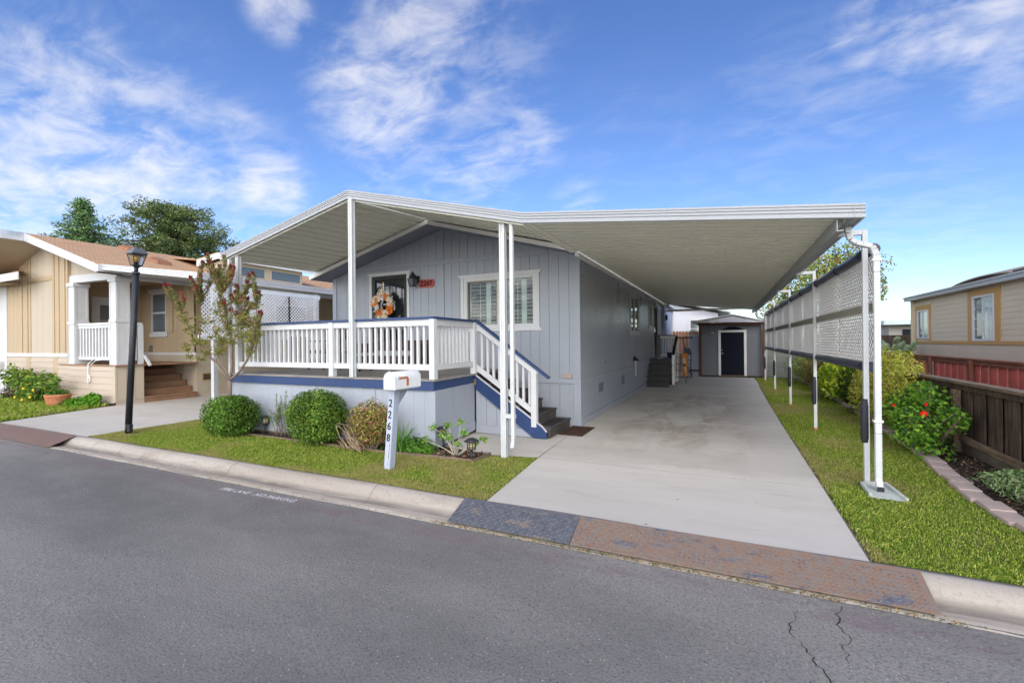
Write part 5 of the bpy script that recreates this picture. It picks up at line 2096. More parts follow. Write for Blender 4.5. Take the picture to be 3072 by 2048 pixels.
def column(x0, x1, y0, y1):
    c = bx('column', M['white'], nh, (x0, x1, y0, y1, 1.086, 3.33))
    for (za, zb, d) in ((3.3305, 3.44, .035), (2.235, 2.32, .022), (1.086, 1.20, .012)):
        bx('column_band', M['white'], c, (x0 - d, x1 + d, y0 - d, y1 + d, za, zb), bevel=.004)
    m = MB()
    for (za, zb) in ((1.21, 2.23), (2.33, 3.32)):
        for xx in (x0, x1 - .05):
            m.box(xx, xx + .05, y0 - .01, y0 - .0005, za, zb)
        for yy in (y0, y1 - .05):
            m.box(x1 + .0005, x1 + .01, yy + (0 if yy > y0 else .0), yy + .05, za, zb)
    m.build('column_strip', M['white'], c)


column(-17.34, -16.98, NY + .0, NY + .32)
column(-15.03, -14.70, NY + .0, NY + .31)
m = MB()
m.prism([(-17.34, NY + .02, 3.44), (-14.70, NY + .02, 3.40), (-14.70, NY + .02, 3.60), (-17.34, NY + .02, 3.66)], (0, .2, 0))
m.box(-14.86, -14.70, NY + .221, 8.45, 3.42, 3.60)
m.build('porch_beam', M['white'], nh)
bx('porch_ceiling', M['tan'], nh, (-17.9, -14.87, NY + .12, 8.5, 3.605, 3.63))
m = MB()
m.prism([(-17.34, NY + .06, 3.66), (-14.75, NY + .06, 3.55), (-15.2, NY + .06, nrake(-15.2)), (-17.34, NY + .06, nrake(-17.34))], (0, .06, 0))
m.build('gable_infill', M['cream'], nh)
pr_ = bx('porch_railing', M['white'], nh, (-16.97, -15.04, NY + .06, NY + .16, 2.185, 2.25), (-16.97, -15.04, NY + .08, NY + .14, 2.10, 2.184), (-16.97, -15.04, NY + .08, NY + .14, 1.21, 1.29))
for k in range(11):
    x = -16.88 + .174 * k
    bx('baluster', M['white'], pr_, (x - .035, x + .035, NY + .09, NY + .13, 1.29, 2.10))
pr2 = bx('porch_railing', M['white'], nh, (-14.80, -14.74, 6.72, 7.02, 2.17, 2.24), (-14.82, -14.72, 6.92, 7.03, 1.086, 2.1695))
for k in range(2):
    bx('baluster', M['white'], pr2, (-14.79, -14.75, 6.76 + .08 * k, 6.80 + .08 * k, 1.2, 2.17))
MB().bar((-14.70, 7.04, 1.32), (-14.45, 7.06, 1.05), .06, .05).build('brace', M['white'], nh)
# steps rising to the left
for k in range(6):
    z = .175 * (k + 1)
    x1 = -14.72 - .285 * k
    s_ = bx('step', M['brownstep'], nh, (x1 - .30, x1, 7.05, 8.46, z - .04, z), bevel=.004)
    bx('riser', M['brownstep'], s_, (x1 - .045, x1 - .022, 7.06, 8.455, z - .175, z - .041))
bx('step_side', M['cream'], nh, (-16.2, -14.76, 7.041, 7.058, 0.0, .12))
# right-hand side wall, its skirting and vent
m = MB()
siding_x(m, 8.5, 20, NXR, 1.38, 3.75, .41, .008, holes=((11.2, 12.6, 2.0, 3.1),))
m.box(NXR - .10, NXR - .015, 8.5, 11.19, .05, 3.75)
m.box(NXR - .10, NXR - .015, 12.61, 20, .05, 3.75)
m.box(NXR - .10, NXR - .015, 11.19, 12.61, .05, 1.99)
m.box(NXR - .10, NXR - .015, 11.19, 12.61, 3.11, 3.75)
m.build('side_wall', M['tan'], nh)
m = MB()
siding_x(m, 8.5, 20, NXR + .001, .14, 1.37, .41, .008)
m.build('side_skirting', M['cream'], nh)
bx('base_board', M['pinkcream'], nh, (NXR + .002, NXR + .03, 8.5, 20, 0, .14))
v_ = bx('crawl_vent', M['gold'], nh, (NXR + .003, NXR + .012, 8.66, 9.10, .48, .72))
bx('vent_mesh', M['darkbark'], v_, (NXR + .0125, NXR + .016, 8.69, 9.07, .51, .69))
w_ = bx('window', M['white'], nh, (NXR - .03, NXR + .02, 11.2, 12.6, 3.03, 3.1), (NXR - .03, NXR + .02, 11.2, 12.6, 2.0, 2.07), (NXR - .03, NXR + .02, 11.2, 11.27, 2.07, 3.03), (NXR - .03, NXR + .02, 12.53, 12.6, 2.07, 3.03))
bx('pane', M['greypane'], w_, (NXR - .02, NXR - .015, 11.25, 12.55, 2.05, 3.05))
# main roof and its rake boards (the right slope sits behind the left one's overhang)
RYF, RYL, RYB = 5.90, 5.42, 22.0
m = MB()
m.prism([(RX, RYF, RZ), (EX, RYF, EZ), (EX, RYF, EZ - .03), (RX, RYF, RZ - .03)], (0, RYB - RYF, 0))
m.prism([(RX, RYL, RZ), (RX, RYL, RZ - .03), (-25.5, RYL, RZ - .03 - 6.9 * .28), (-25.5, RYL, RZ - 6.9 * .28)], (0, RYB - RYL, 0))
m.build('roof', M['shingle'], nh)
m = MB()
m.prism([(RX + .005, RYF - .025, RZ - .005), (EX, RYF - .025, EZ - .005), (EX, RYF - .025, EZ - .215), (RX + .005, RYF - .025, RZ - .235)], (0, .0245, 0))
m.build('rake_board', M['white'], nh)
bx('flashing', M['flashing'], nh, (RX, RX + .018, RYL, RYF - .03, RZ - .13, RZ - .002))
bx('ridge_board', M['white'], nh, (RX, RX + .016, RYL, RYF - .03, RZ - .245, RZ - .131))
m = MB().prism([(RX - .001, RYL - .02, RZ - .005), (RX - .001, RYL - .02, RZ - .24), (-25.5, RYL - .02, RZ - .24 - 6.9 * .28), (-25.5, RYL - .02, RZ - .005 - 6.9 * .28)], (0, .0195, 0))
m.build('rake_board', M['white'], nh)
m = MB()
m.add([(RX, RYF, RZ - .235), (EX, RYF, EZ - .235), (EX, NY + .1, EZ - .235), (RX, NY + .1, RZ - .235)], [(0, 1, 2, 3)])
m.add([(RX, RYL, RZ - .24), (-25.5, RYL, RZ - .24 - 6.9 * .28), (-25.5, NY + .1, RZ - .24 - 6.9 * .28), (RX, NY + .1, RZ - .24)], [(0, 1, 2, 3)])
m.build('soffit', M['cream'], nh)
bx('eave_gutter', M['white'], nh, (EX + .001, EX + .10, RYF - .02, RYB, EZ - .20, EZ - .02))
for (x, y) in ((-18.15, 8.3), (-16.15, 8.15)):
    zz_ = EZ + (RZ - EZ) * (EX - x) / (EX - RX)
    m = MB()
    m.prism([(x - .30, y - .20, zz_ + .08), (x + .30, y - .20, zz_ - .09), (x + .30, y + .22, zz_ - .09), (x - .30, y + .22, zz_ + .08)], (0, 0, .10))
    m.prism([(x - .22, y - .14, zz_ + .18), (x + .22, y - .14, zz_ + .03), (x + .22, y + .16, zz_ + .03), (x - .22, y + .16, zz_ + .18)], (0, 0, .03))
    m.build('roof_vent', paint('terracotta_roof_vent', (.34, .16, .085), .7, .1, 4), nh, .02)
# clerestory dormer
m = MB()
DXW = -15.0
m.prism([(-16.2, 9.45, 4.20), (DXW, 9.45, 3.85), (DXW, 9.45, 4.42), (-16.2, 9.45, 4.28)], (0, 3.1, 0))
m.build('dormer_wall', M['cream'], nh)
m = MB()
m.prism([(-16.2, 9.30, 4.50), (-15.08, 9.30, 4.64), (-14.80, 9.30, 4.58), (-14.80, 9.30, 4.40), (-15.1, 9.30, 4.44), (-16.2, 9.30, 4.26)], (0, .03, 0))
m.box(-14.80, -14.77, 9.30, 13.1, 4.38, 4.56)
m.build('dormer_fascia', M['white'], nh)
m = MB()
m.prism([(-17.9, 9.3, 4.72), (-16.2, 9.3, 4.52), (-15.08, 9.3, 4.655), (-14.77, 9.3, 4.60), (-14.77, 9.3, 4.58), (-15.08, 9.3, 4.63), (-16.2, 9.3, 4.49), (-17.9, 9.3, 4.69)], (0, 3.8, 0))
m.build('dormer_roof', M['shingle'], nh)
for (a, b) in ((9.95, 10.92), (11.2, 12.42)):
    cw = bx('clerestory_window', M['cream'], nh, (DXW + .001, DXW + .03, a - .05, b + .05, 4.285, 4.33), (DXW + .001, DXW + .03, a - .05, b + .05, 3.92, 3.965), (DXW + .001, DXW + .03, a - .05, a, 3.965, 4.285), (DXW + .001, DXW + .03, b, b + .05, 3.965, 4.285))
    bx('pane', M['greypane'], cw, (DXW + .002, DXW + .012, a, b, 3.965, 4.285))
# rope left hanging from the porch rail
m = MB().tube([(-16.05, NY + .07, 1.25), (-16.08, NY - .05, 1.10), (-16.08, NY - .06, .78), (-16.12, NY - .06, .62), (-16.05, NY - .06, .57), (-15.98, NY - .06, .64), (-16.02, NY - .06, .80)], .014, 6)
m.tube([(-16.08, NY - .05, 1.02), (-15.85, NY + .03, 1.20), (-15.65, NY + .07, 1.22)], .012, 6)
tag(m.build('rope', M['rope'], None, 0, (-16.05, NY, 1.0)), 'white rope hanging from the cream house porch railing', 'rope')

# ------------------------------------------------------------------ its carport with white lattice
nc = thing('carport', (-10.4, 6.1, 0), 'white neighbouring carport awning reaching over the left driveway', 'carport')
NC = [(-14.42, 3.55), (-10.30, 3.03)]
fascia([(NC[0][0], 5.98, NC[0][1]), (NC[1][0], 5.98, NC[1][1]), (NC[1][0], 19.0, NC[1][1])], [(0, -1), (1, -1), (1, 0)]).build('fascia', M['white'], nc)
m = MB()
pr = pan_profile(0, 12.9)
xa, xb = -14.40, -10.34
za, zb = NC[0][1] + .01, NC[1][1] + .02
p0 = [(xa, 6.0 + t, za + h) for t, h in pr]
p1 = [(xb, 6.0 + t, zb + h) for t, h in pr]
n = len(p0)
m.add(p0 + p1, [(i, i + 1, n + i + 1, n + i) for i in range(n - 1)])
m.add([(a, b, c + .004) for a, b, c in p0 + p1], [(i, n + i, n + i + 1, i + 1) for i in range(n - 1)])
m.build('carport_pan', M['pan'], nc)
bx('eave_beam', M['white2'], nc, (-10.62, -10.56, 6.05, 18.9, 2.94, 3.05))
for y in (6.35, 9.15, 12.2, 15.3):
    x = -10.42
    MB().box(x - .05, x + .05, y - .05, y + .05, 0, 3.04).build('post', M['white2'], nc, .004)
ls = thing('lattice_screen', (-10.34, 7.6, 1.7), 'short white lattice screen hung on the neighbouring carport beside the deck', 'privacy screen')
for (a, b) in ((6.02, 8.23), (8.26, 9.22)):
    m = MB()
    lattice_x(m, -10.36, a, b, 1.80, 2.87, .090, .037)
    m.build('lattice_panel', M['lattice'], ls)
bx('rail', M['lattice'], ls, (-10.372, -10.342, 5.97, 9.24, 2.85, 2.96), (-10.372, -10.342, 5.97, 8.2, 1.72, 1.82))

# ------------------------------------------------------------------ pot and neighbour's mailbox
pt_ = thing('flower_pot', (-16.1, 5.72, 0), 'wide terracotta bowl pot with green plants on the left lawn', 'pot')
MB().lathe((-16.1, 5.72, 0), [(.14, .0), (.19, .04), (.24, .14), (.265, .27), (.275, .29), (.275, .33), (.25, .33), (.24, .28), (.0, .275)], 28, False).build('bowl', M['terracotta'], pt_)
P, Nn, f = shell_points(420, (.23, .23, .11), 2, (.3, 1), 91)
P = P + np.array([-16.1, 5.72, .35])
V, F, C = leaves(P, Nn + [0, 0, .8], .08, .05, tint(len(P), [(.09, .20, .03), (.12, .25, .04), (.06, .14, .03)]), .5)
arr_obj('plant', V, F, M['leaf'], pt_, C)
nm = thing('mailbox', (-20.0, 5.6, 0), 'white mailbox on a white post at the far left edge', 'mailbox')
bx('post', M['white'], nm, (-20.02, -19.75, 5.60, 5.72, 0, .90))
mailbox_shell(None, .22, .26, 5.36, 5.84, -19.95, .905).build('box', M['white'], nm, .004)
# ------------------------------------------------------------------ dark board fence beside the bed
df = thing('board_fence', (2.95, 12, 0), 'weathered dark brown low board fence behind the right flower bed', 'fence')
FX = 2.97
rf = random.Random(12)
m = MB()
y = 4.3
k = 0
while y < 21.5:
    w = rf.uniform(.155, .19)
    off = (0.0 if k % 2 == 0 else .024) + rf.uniform(-.003, .003)
    m.box(FX + off, FX + off + .019, y, y + w, .16 + rf.uniform(-.02, .02), .90)
    y += w * rf.uniform(1.04, 1.20)
    k += 1
y = 4.38
while y < 21.4:
    m.box(FX + .05, FX + .066, y, y + .15, .16, .90)
    y += .172
m.build('fence_board', M['oldwood'], df)
m = MB()
m.box(FX - .075, FX + .085, 4.2, 21.5, .965, 1.005)
m.build('cap_rail', M['oldrail'], df, .006)
m = MB()
m.box(FX - .035, FX - .001, 4.2, 21.5, .885, .964)
m.build('top_rail', M['oldwood'], df, .004)
m = MB()
m.bar((FX - .02, 4.2, .10), (FX - .02, 8.28, .225), .04, .085)
m.bar((FX - .02, 8.42, .19), (FX - .02, 21.5, .17), .04, .085)
m.build('bottom_rail', M['oldrail'], df, .004)
bx('kick_board', M['oldbase'], df, (FX + .002, FX + .022, 4.2, 21.5, -.02, .158))
for y in (5.9, 8.35, 10.8, 13.2, 15.6, 18.0):
    bx('post', M['oldrail'], df, (FX - .085, FX - .0015, y - .045, y + .045, -.05, .884), bevel=.005)

# ------------------------------------------------------------------ red fence on the next lot
rd = thing('board_fence', (4.5, 15, 0), 'red painted board fence with brown cap in front of the beige house', 'fence')
m = MB()
y = 7.0
k = 0
while y < 24:
    w = .145
    if k % 2:
        m.box(4.5, 4.52, y, y + w, .05, 1.10)
    else:
        m.box(4.53, 4.55, y - .02, y + w + .02, .05, 1.10)
    y += w * 1.08
    k += 1
m.build('fence_board', M['redwood'], rd)
m = MB()
m.box(4.43, 4.58, 6.9, 24, 1.145, 1.185)
m.box(4.46, 4.499, 6.9, 24, 1.06, 1.144)
m.build('cap_rail', M['redtrim'], rd, .004)
for k in range(9):
    y = 8.1 + 1.95 * k
    bx('post', M['redtrim'], rd, (4.40, 4.4595, y - .045, y + .045, 0, 1.144))
bx('white_strip', M['white2'], rd, (4.47, 4.478, 13.9, 13.93, 0, 1.05))
m = MB()


# ------------------------------------------------------------------ beige house on the right
bh = thing('house', (9, 18, 0), 'beige lap sided house with mustard window surrounds behind the red fence', 'house')
BX, BY0, BY1 = 7.0, 9.0, 23.5
HW = [(17.45, 18.70, 1.50, 2.86), (22.0, 23.12, 1.58, 2.68)]


def wall_rows(mb, fn, y0, y1, z0, z1, holes):
    ys = sorted({y0, y1} | {v for h in holes for v in h[:2]})
    for a, b in zip(ys[:-1], ys[1:]):
        hs_ = [h for h in holes if h[0] <= (a + b) / 2 <= h[1]]
        if hs_:
            fn(mb, a, b, z0, hs_[0][2])
            fn(mb, a, b, hs_[0][3], z1)
        else:
            fn(mb, a, b, z0, z1)


m = MB()
wall_rows(m, lambda mb, a, b, c, d: lap_x(mb, a, b, BX, c, d, .155, -1) if d - c > .02 else None, BY0, BY1, 1.50, 3.15, HW)
wall_rows(m, lambda mb, a, b, c, d: mb.box(BX + .021, BX + .1, a, b, c, d), BY0, BY1, .0, 3.15, HW)
m.box(BX + .02, BX + 8, BY1 - .1, BY1 - .001, 0, 3.15)
m.build('side_wall', M['beige'], bh)
bx('skirt_panel', M['beigeskirt'], bh, (BX - .012, BX + .02, BY0, BY1, 0, 1.395))
bx('belt_board', M['gold'], bh, (BX - .045, BX - .013, BY0, BY1 - .12, 1.396, 1.499))
bx('corner_board', M['beige'], bh, (BX - .05, BX + .1, BY1 - .12, BY1 + .01, 0, 3.12))
for (a, b, z0, z1) in HW:
    w = bx('window', M['white'], bh, (BX - .055, BX + .05, a, b, z1 - .06, z1), (BX - .055, BX + .05, a, b, z0, z0 + .06), (BX - .055, BX + .05, a, a + .06, z0 + .06, z1 - .06), (BX - .055, BX + .05, b - .06, b, z0 + .06, z1 - .06),
           (BX - .05, BX + .05, (a + b) / 2 - .03, (a + b) / 2 + .03, z0 + .06, z1 - .06))
    sw = .30 if a < 20 else .16
    bx('surround', M['gold'], w, (BX - .038, BX - .002, a - sw, a - .001, 1.4995, z1 + .18), (BX - .038, BX - .002, b + .001, b + sw, 1.4995, z1 + .18), (BX - .038, BX - .002, a - .0005, b + .0005, z1 + .001, z1 + .18))
    ym = (a + b) / 2
    bx('pane', M['greypane'], w, (BX - .005, BX, ym + .03, b - .05, z0 + .05, z1 - .05))
    bx('pane', M['palepane'], w, (BX - .03, BX - .026, a + .05, ym - .03, z0 + .05, z1 - .05))
    if a < 20:
        m = MB()
        for q in range(1, 4):
            z = z0 + .06 + (z1 - z0 - .12) * q / 4
            m.box(BX - .036, BX - .0305, a + .06, ym - .03, z - .012, z + .012)
            m.box(BX - .012, BX - .0055, ym + .03, b - .06, z - .010, z + .010)
        m.box(BX - .0365, BX - .0305, (a + ym) / 2 - .012, (a + ym) / 2 + .012, z0 + .06, z1 - .06)
        m.build('glazing_bar', M['white'], w)
m = MB()
m.box(BX - .30, BX - .262, BY0, BY1 + .12, 3.09, 3.23)
m.box(BX - .2615, BX - .14, BY0, BY1 + .12, 3.19, 3.22)
m.box(BX - .33, BX - .301, BY0, BY1 + .13, 3.20, 3.25)
m.build('gutter', M['fascia'], bh)
bx('soffit', M['white'], bh, (BX - .2615, BX + .05, BY0, BY1 + .2, 3.10, 3.12))
m = MB().prism([(BX - .28, BY0, 3.225), (BX - .28, BY0, 3.25), (BX + 4, BY0, 3.95), (BX + 4, BY0, 3.92)], (0, BY1 + .25 - BY0, 0))
m.prism([(BX + 4, BY0, 3.95), (BX + 8.3, BY0, 3.25), (BX + 8.3, BY0, 3.22), (BX + 4, BY0, 3.92)], (0, BY1 + .25 - BY0, 0))
m.build('roof', M['membrane'], bh)
m = MB()
for k in range(2):
    yy = 17.4 - 2.1 * k
    m.prism([(BX + .35, yy - 2.0, 3.42), (BX + .35, yy, 3.42), (BX + 2.0, yy, 3.86), (BX + 2.0, yy - 2.0, 3.86)], (-.03, 0, .05))
m.build('solar_panel', M['solar'], bh)
m = MB()
pts = []
for k in range(11):
    t = k / 10
    pts.append((18.6 + 4.2 * t, 3.52 + .14 * math.sin(math.pi * t) ** .7))
for (a, b) in zip(pts[:-1], pts[1:]):
    m.prism([(BX + .9, a[0], a[1]), (BX + .9, b[0], b[1]), (BX + .9, b[0], b[1] + .035), (BX + .9, a[0], a[1] + .035)], (1.6, 0, .38))
m.build('roof_awning', M['membrane'], bh)
bx('corner_downspout', M['beige'], bh, (BX - .13, BX - .055, BY1 - .1, BY1 - .02, .1, 3.1))

# far pale-roofed building between the fences
fb = thing('house', (11, 33, 0), 'distant low grey house with pale green roof edge beyond the cactus', 'house')
m = MB()
siding_y(m, 8.4, 15, 32, 0, lambda x: 2.35, .22)
m.box(8.41, 15, 32.02, 38, 0, 2.35)
m.build('wall', M['greyboard'], fb)
bx('roof_edge', M['greenwhite'], fb, (8.05, 15.3, 31.5, 38.5, 2.36, 2.60))
bx('window', M['darkglass'], fb, (9.0, 9.55, 31.96, 31.999, 1.5, 2.1))
bx('window', M['darkglass'], fb, (10.3, 10.9, 31.96, 31.999, 1.3, 2.2))
gf = tag(bx('board_fence', M['oldwood'], None, (5.2, 9.5, 26.0, 26.04, 0, 1.75)), 'grey weathered fence behind the prickly pear cactus', 'fence')

# prickly pear
pc = thing('cactus', (6.0, 22.4, 0), 'large prickly pear cactus beyond the red fence', 'cactus')
rp = random.Random(6)
pads = MB()


def pad(base, up, nrm, L, depth):
    up, nrm = Vector(up).normalized(), Vector(nrm).normalized()
    side = up.cross(nrm).normalized()
    nrm = side.cross(up)
    c = Vector(base) + up * L * .52
    o = len(pads.v)
    nu, nv = 10, 6
    for i in range(nv + 1):
        th = math.pi * i / nv
        for j in range(nu):
            ph = 2 * math.pi * j / nu
            a = math.sin(th) * math.cos(ph)
            b = math.sin(th) * math.sin(ph)
            cc_ = math.cos(th)
            w = .36 * L * (1 + .18 * cc_)
            pads.v.append(tuple(c + side * (a * w) + nrm * (b * .055 * (L / .4)) + up * (cc_ * L * .52)))
    for i in range(nv):
        for j in range(nu):
            pads.f.append([o + i * nu + j, o + i * nu + (j + 1) % nu, o + (i + 1) * nu + (j + 1) % nu, o + (i + 1) * nu + j])
            pads.s.append(True)
    if depth < 4:
        for q in range(2 if depth < 3 else rp.choice((0, 1))):
            ang = rp.uniform(-.9, .9)
            u2 = (up * math.cos(ang) + side * math.sin(ang) + nrm * rp.uniform(-.5, .5)).normalized()
            u2.z = abs(u2.z) * .8 + .2
            n2 = nrm + side * rp.uniform(-.8, .8)
            pad(Vector(base) + up * L * rp.uniform(.85, 1.0) + side * math.sin(ang) * L * .25, u2, n2, L * rp.uniform(.8, .98), depth + 1)


for k in range(6):
    pad((5.05 + .2 * k, 22.6 + rp.uniform(-.3, .3), -.03), (rp.uniform(-.3, .3), rp.uniform(-.2, .2), 1), (rp.uniform(-.8, .8), -1, 0), rp.uniform(.42, .52), 0)
pads.build('pad', M['cactus'], pc)

# ------------------------------------------------------------------ edging bricks, one by one
ED = [(2.30, 4.0), (2.25, 5.35), (2.23, 5.9), (2.27, 6.4), (2.34, 7.1), (2.47, 8.17), (2.55, 10.3), (2.64, 12.6), (2.72, 15.9), (2.70, 21.0)]


def along(path, s):
    for a, b in zip(path[:-1], path[1:]):
        L = math.dist(a, b)
        if s <= L:
            return (a[0] + (b[0] - a[0]) * s / L, a[1] + (b[1] - a[1]) * s / L), math.atan2(b[1] - a[1], b[0] - a[0])
        s -= L
    return None, None


BR0 = MB().box(-.082, .098, -.142, .142, -.03, .055)
s = .15
k = 0
re_ = random.Random(2)
proto = None
while True:
    p, an = along(ED, s)
    if p is None:
        break
    if proto is None:
        o = proto = BR0.build('edging_brick', M['paver'], None, .008)
        tag(o, 'pink grey concrete edging brick in the row between lawn strip and flower bed', 'brick', 'edging bricks along the right flower bed')
    else:
        o = proto.copy()
        COL.objects.link(o)
    o.location = (p[0] + re_.uniform(-.012, .012), p[1], re_.uniform(-.008, .008))
    o.rotation_euler = (re_.uniform(-.03, .03), re_.uniform(-.04, .04), an - R(90) + re_.uniform(-.07, .07))
    s += .303
    k += 1
# ------------------------------------------------------------------ garden shed at the end of the drive
gs = thing('shed', (.25, 21.6, 0), 'grey garden shed with navy door and brown beam at the end of the driveway', 'shed')
SYF = 21.72
bx('wall', M['grey_paint'], gs, (-.93, -.23, SYF, SYF + .06, .06, 2.30), (.87, 1.45, SYF, SYF + .06, .06, 2.30), (-.2295, .8695, SYF, SYF + .06, 2.02, 2.30), (-.93, -.87, SYF + .061, 24.4, .06, 2.3), (1.39, 1.45, SYF + .061, 24.4, .06, 2.3), (-.86, 1.38, 24.3, 24.36, .06, 2.3))
bx('belt_line', M['grey_paint'], gs, (-.92, -.235, SYF - .012, SYF - .001, 1.97, 1.99), (.875, 1.44, SYF - .012, SYF - .001, 1.97, 1.99))
d_ = bx('door', M['navy_dk'], gs, (-.13, .77, SYF - .01, SYF + .03, .10, 1.93))
bx('door_frame', M['trimcream'], d_, (-.23, -.131, SYF - .03, SYF - .001, .06, 1.935), (.771, .87, SYF - .03, SYF - .001, .06, 1.935), (-.23, .87, SYF - .03, SYF - .001, 1.9355, 2.03), bevel=.003)
m = MB().lathe((-.07, SYF - .04, 1.02), [(.02, -.03), (.032, -.01), (.032, .01), (.02, .03)], 10)
m.lathe((-.08, SYF - .035, 1.16), [(.015, -.03), (.03, -.01), (.03, .01), (.015, .03)], 10)
m.build('door_knob', M['chrome'], d_)
bx('threshold', M['oldrail'], d_, (-.14, .78, SYF - .09, SYF - .031, .02, .075))
for (a, b) in ((-.95, -.24), (.88, 1.46)):
    bx('base_board', M['black'], gs, (a, b, SYF - .025, SYF - .001, .0, .058))
MB().prism([(-.16, SYF - .014, 2.04), (.80, SYF - .014, 2.04), (.45, SYF - .014, 2.17), (.19, SYF - .014, 2.17)], (0, .012, 0)).build('arched_header', M['navy_dk'], gs)
bx('light_box', M['trimcream'], gs, (-.50, -.40, SYF - .02, SYF - .001, 1.90, 1.925))
bx('beam', M['cedardk'], gs, (-1.06, 1.56, 21.44, 21.53, 2.255, 2.36), bevel=.005)
for (x0, x1) in ((-1.0, -.90), (1.44, 1.54)):
    bx('post', M['cedardk'], gs, (x0, x1, 21.44, 21.53, 0, 2.254), bevel=.004)
bx('white_post', M['white2'], gs, (1.56, 1.63, 21.40, 21.46, 1.5, 2.6))
m = MB()
ap = (.34, 2.70)
for (xe, ze) in ((-1.32, 2.43), (1.66, 2.36)):
    m.prism([(xe, 21.30, ze), (ap[0], 21.30, ap[1]), (ap[0], 21.30, ap[1] - .035), (xe, 21.30, ze - .035)], (0, 3.2, 0))
m.build('roof', M['white2'], gs)
MB().prism([(-1.28, 21.36, 2.385), (1.62, 21.36, 2.325), (1.58, 21.36, 2.34), (ap[0], 21.36, 2.655), (-1.2, 21.36, 2.41)], (0, .03, 0)).build('gable_panel', M['lightgrey'], gs)
bx('roof_slab', M['greyboard'], gs, (-1.32, -.2, 21.31, 21.43, 2.37, 2.43))

cb_ = thing('storage_cabinet', (-1.2, 22.2, 0), 'pale blue grey storage cabinet with white lid left of the shed', 'cabinet')
bx('body', M['palebluedoor'], cb_, (-1.44, -1.03, 22.0, 22.7, .28, 1.80))
bx('lid', M['white2'], cb_, (-1.47, -1.02, 21.97, 22.72, 1.801, 1.87), bevel=.01)
bx('base_rail', M['black'], cb_, (-1.46, -1.02, 21.99, 22.02, .20, .27))
bx('plinth', M['palebluedoor'], cb_, (-1.42, -1.04, 22.03, 22.65, .0, .279))
bx('latch', M['black'], cb_, (-1.40, -1.30, 21.985, 21.999, 1.69, 1.76))

cf = thing('board_fence', (-1.7, 23.5, 0), 'dog eared brown cedar fence between the house and the shed', 'fence')
m = MB()
for k in range(10):
    x = -2.30 + .145 * k
    m.prism([(x, 23.5, .02), (x + .137, 23.5, .02), (x + .137, 23.5, 1.99), (x + .105, 23.5, 2.06), (x + .032, 23.5, 2.06), (x, 23.5, 1.99)], (0, .018, 0))
m.build('fence_board', M['cedar'], cf)
bx('rail', M['cedardk'], cf, (-2.3, -.9, 23.46, 23.499, 1.70, 1.78))
m = MB().tube([(-1.72, 23.40, .6), (-1.66, 23.43, 1.0), (-1.85, 23.45, 1.75)], .018, 6)
tag(m.build('garden_pole', M['black'], None, 0, (-1.72, 23.4, 0)), 'dark pole leaning on the cedar fence', 'pole')

# tools standing by the fence
yb_ = thing('tool_case', (-1.54, 20.6, 0), 'tall orange yellow plastic case standing beside the side steps', 'case')
m = MB()
m.prism([(-1.66, 20.50, .06), (-1.43, 20.50, .06), (-1.43, 20.56, 1.06), (-1.66, 20.56, 1.06)], (0, .16, 0))
m.build('body', M['yellow'], yb_, .012)
m = MB()
for (a, b) in ((.28, .48), (.62, .86)):
    m.prism([(-1.60, 20.495 + .06 * a, a), (-1.49, 20.495 + .06 * a, a), (-1.49, 20.495 + .06 * b, b), (-1.60, 20.495 + .06 * b, b)], (0, .004, 0))
m.build('label', M['labelcream'], yb_)
bx('foot', M['rubber'], yb_, (-1.68, -1.41, 20.48, 20.68, 0, .06))
bx('dark_panel', M['oldwood'], yb_, (-1.60, -1.50, 20.512, 20.52, .50, .60))
ht = thing('hand_truck', (-1.42, 20.9, 0), 'blue grey hand truck with black frame against the cabinet', 'hand truck')
m = MB()
m.tube([(-1.32, 20.85, .14), (-1.30, 20.95, 1.10), (-1.34, 20.96, 1.18), (-1.50, 20.96, 1.2), (-1.55, 20.95, 1.1), (-1.56, 20.85, .14)], .018, 8)
for z in (.4, .75):
    m.tube([(-1.315, 20.87, z), (-1.555, 20.87, z)], .012, 6)
m.build('frame', M['black'], ht)
bx('tray', M['bluesteel'], ht, (-1.58, -1.32, 20.90, 20.94, .98, 1.26))
bx('toe_plate', M['bluesteel'], ht, (-1.57, -1.30, 20.66, 20.86, .02, .035))
for x in (-1.60, -1.275):
    MB().tube([(x - .018, 20.9, .11), (x + .018, 20.9, .11)], .105, 14).build('wheel', M['rubber'], ht)
sl = thing('step_ladder', (-1.47, 17.95, 0), 'folded grey step ladder standing by the side steps', 'ladder')
for (a, b) in (((-1.60, 17.92, 1.12), (-1.66, 17.72, 0)), ((-1.48, 17.92, 1.12), (-1.28, 17.72, 0))):
    MB().bar(a, b, .022, .05).build('rail', M['steel'], sl)
for (a, b) in (((-1.60, 17.96, 1.12), (-1.66, 18.25, 0)), ((-1.48, 17.96, 1.12), (-1.30, 18.25, 0))):
    MB().bar(a, b, .018, .03).build('rear_leg', M['bluesteel'], sl)
for k in range(4):
    z = .25 + .24 * k
    t = z / 1.12
    MB().box(-1.66 + .06 * t, -1.28 - .20 * t, 17.72 + .20 * t - .03, 17.72 + .20 * t + .04, z - .012, z + .012).build('rung', M['bluesteel'], sl)
bx('top_cap', M['steel'], sl, (-1.62, -1.46, 17.88, 18.0, 1.12, 1.15))

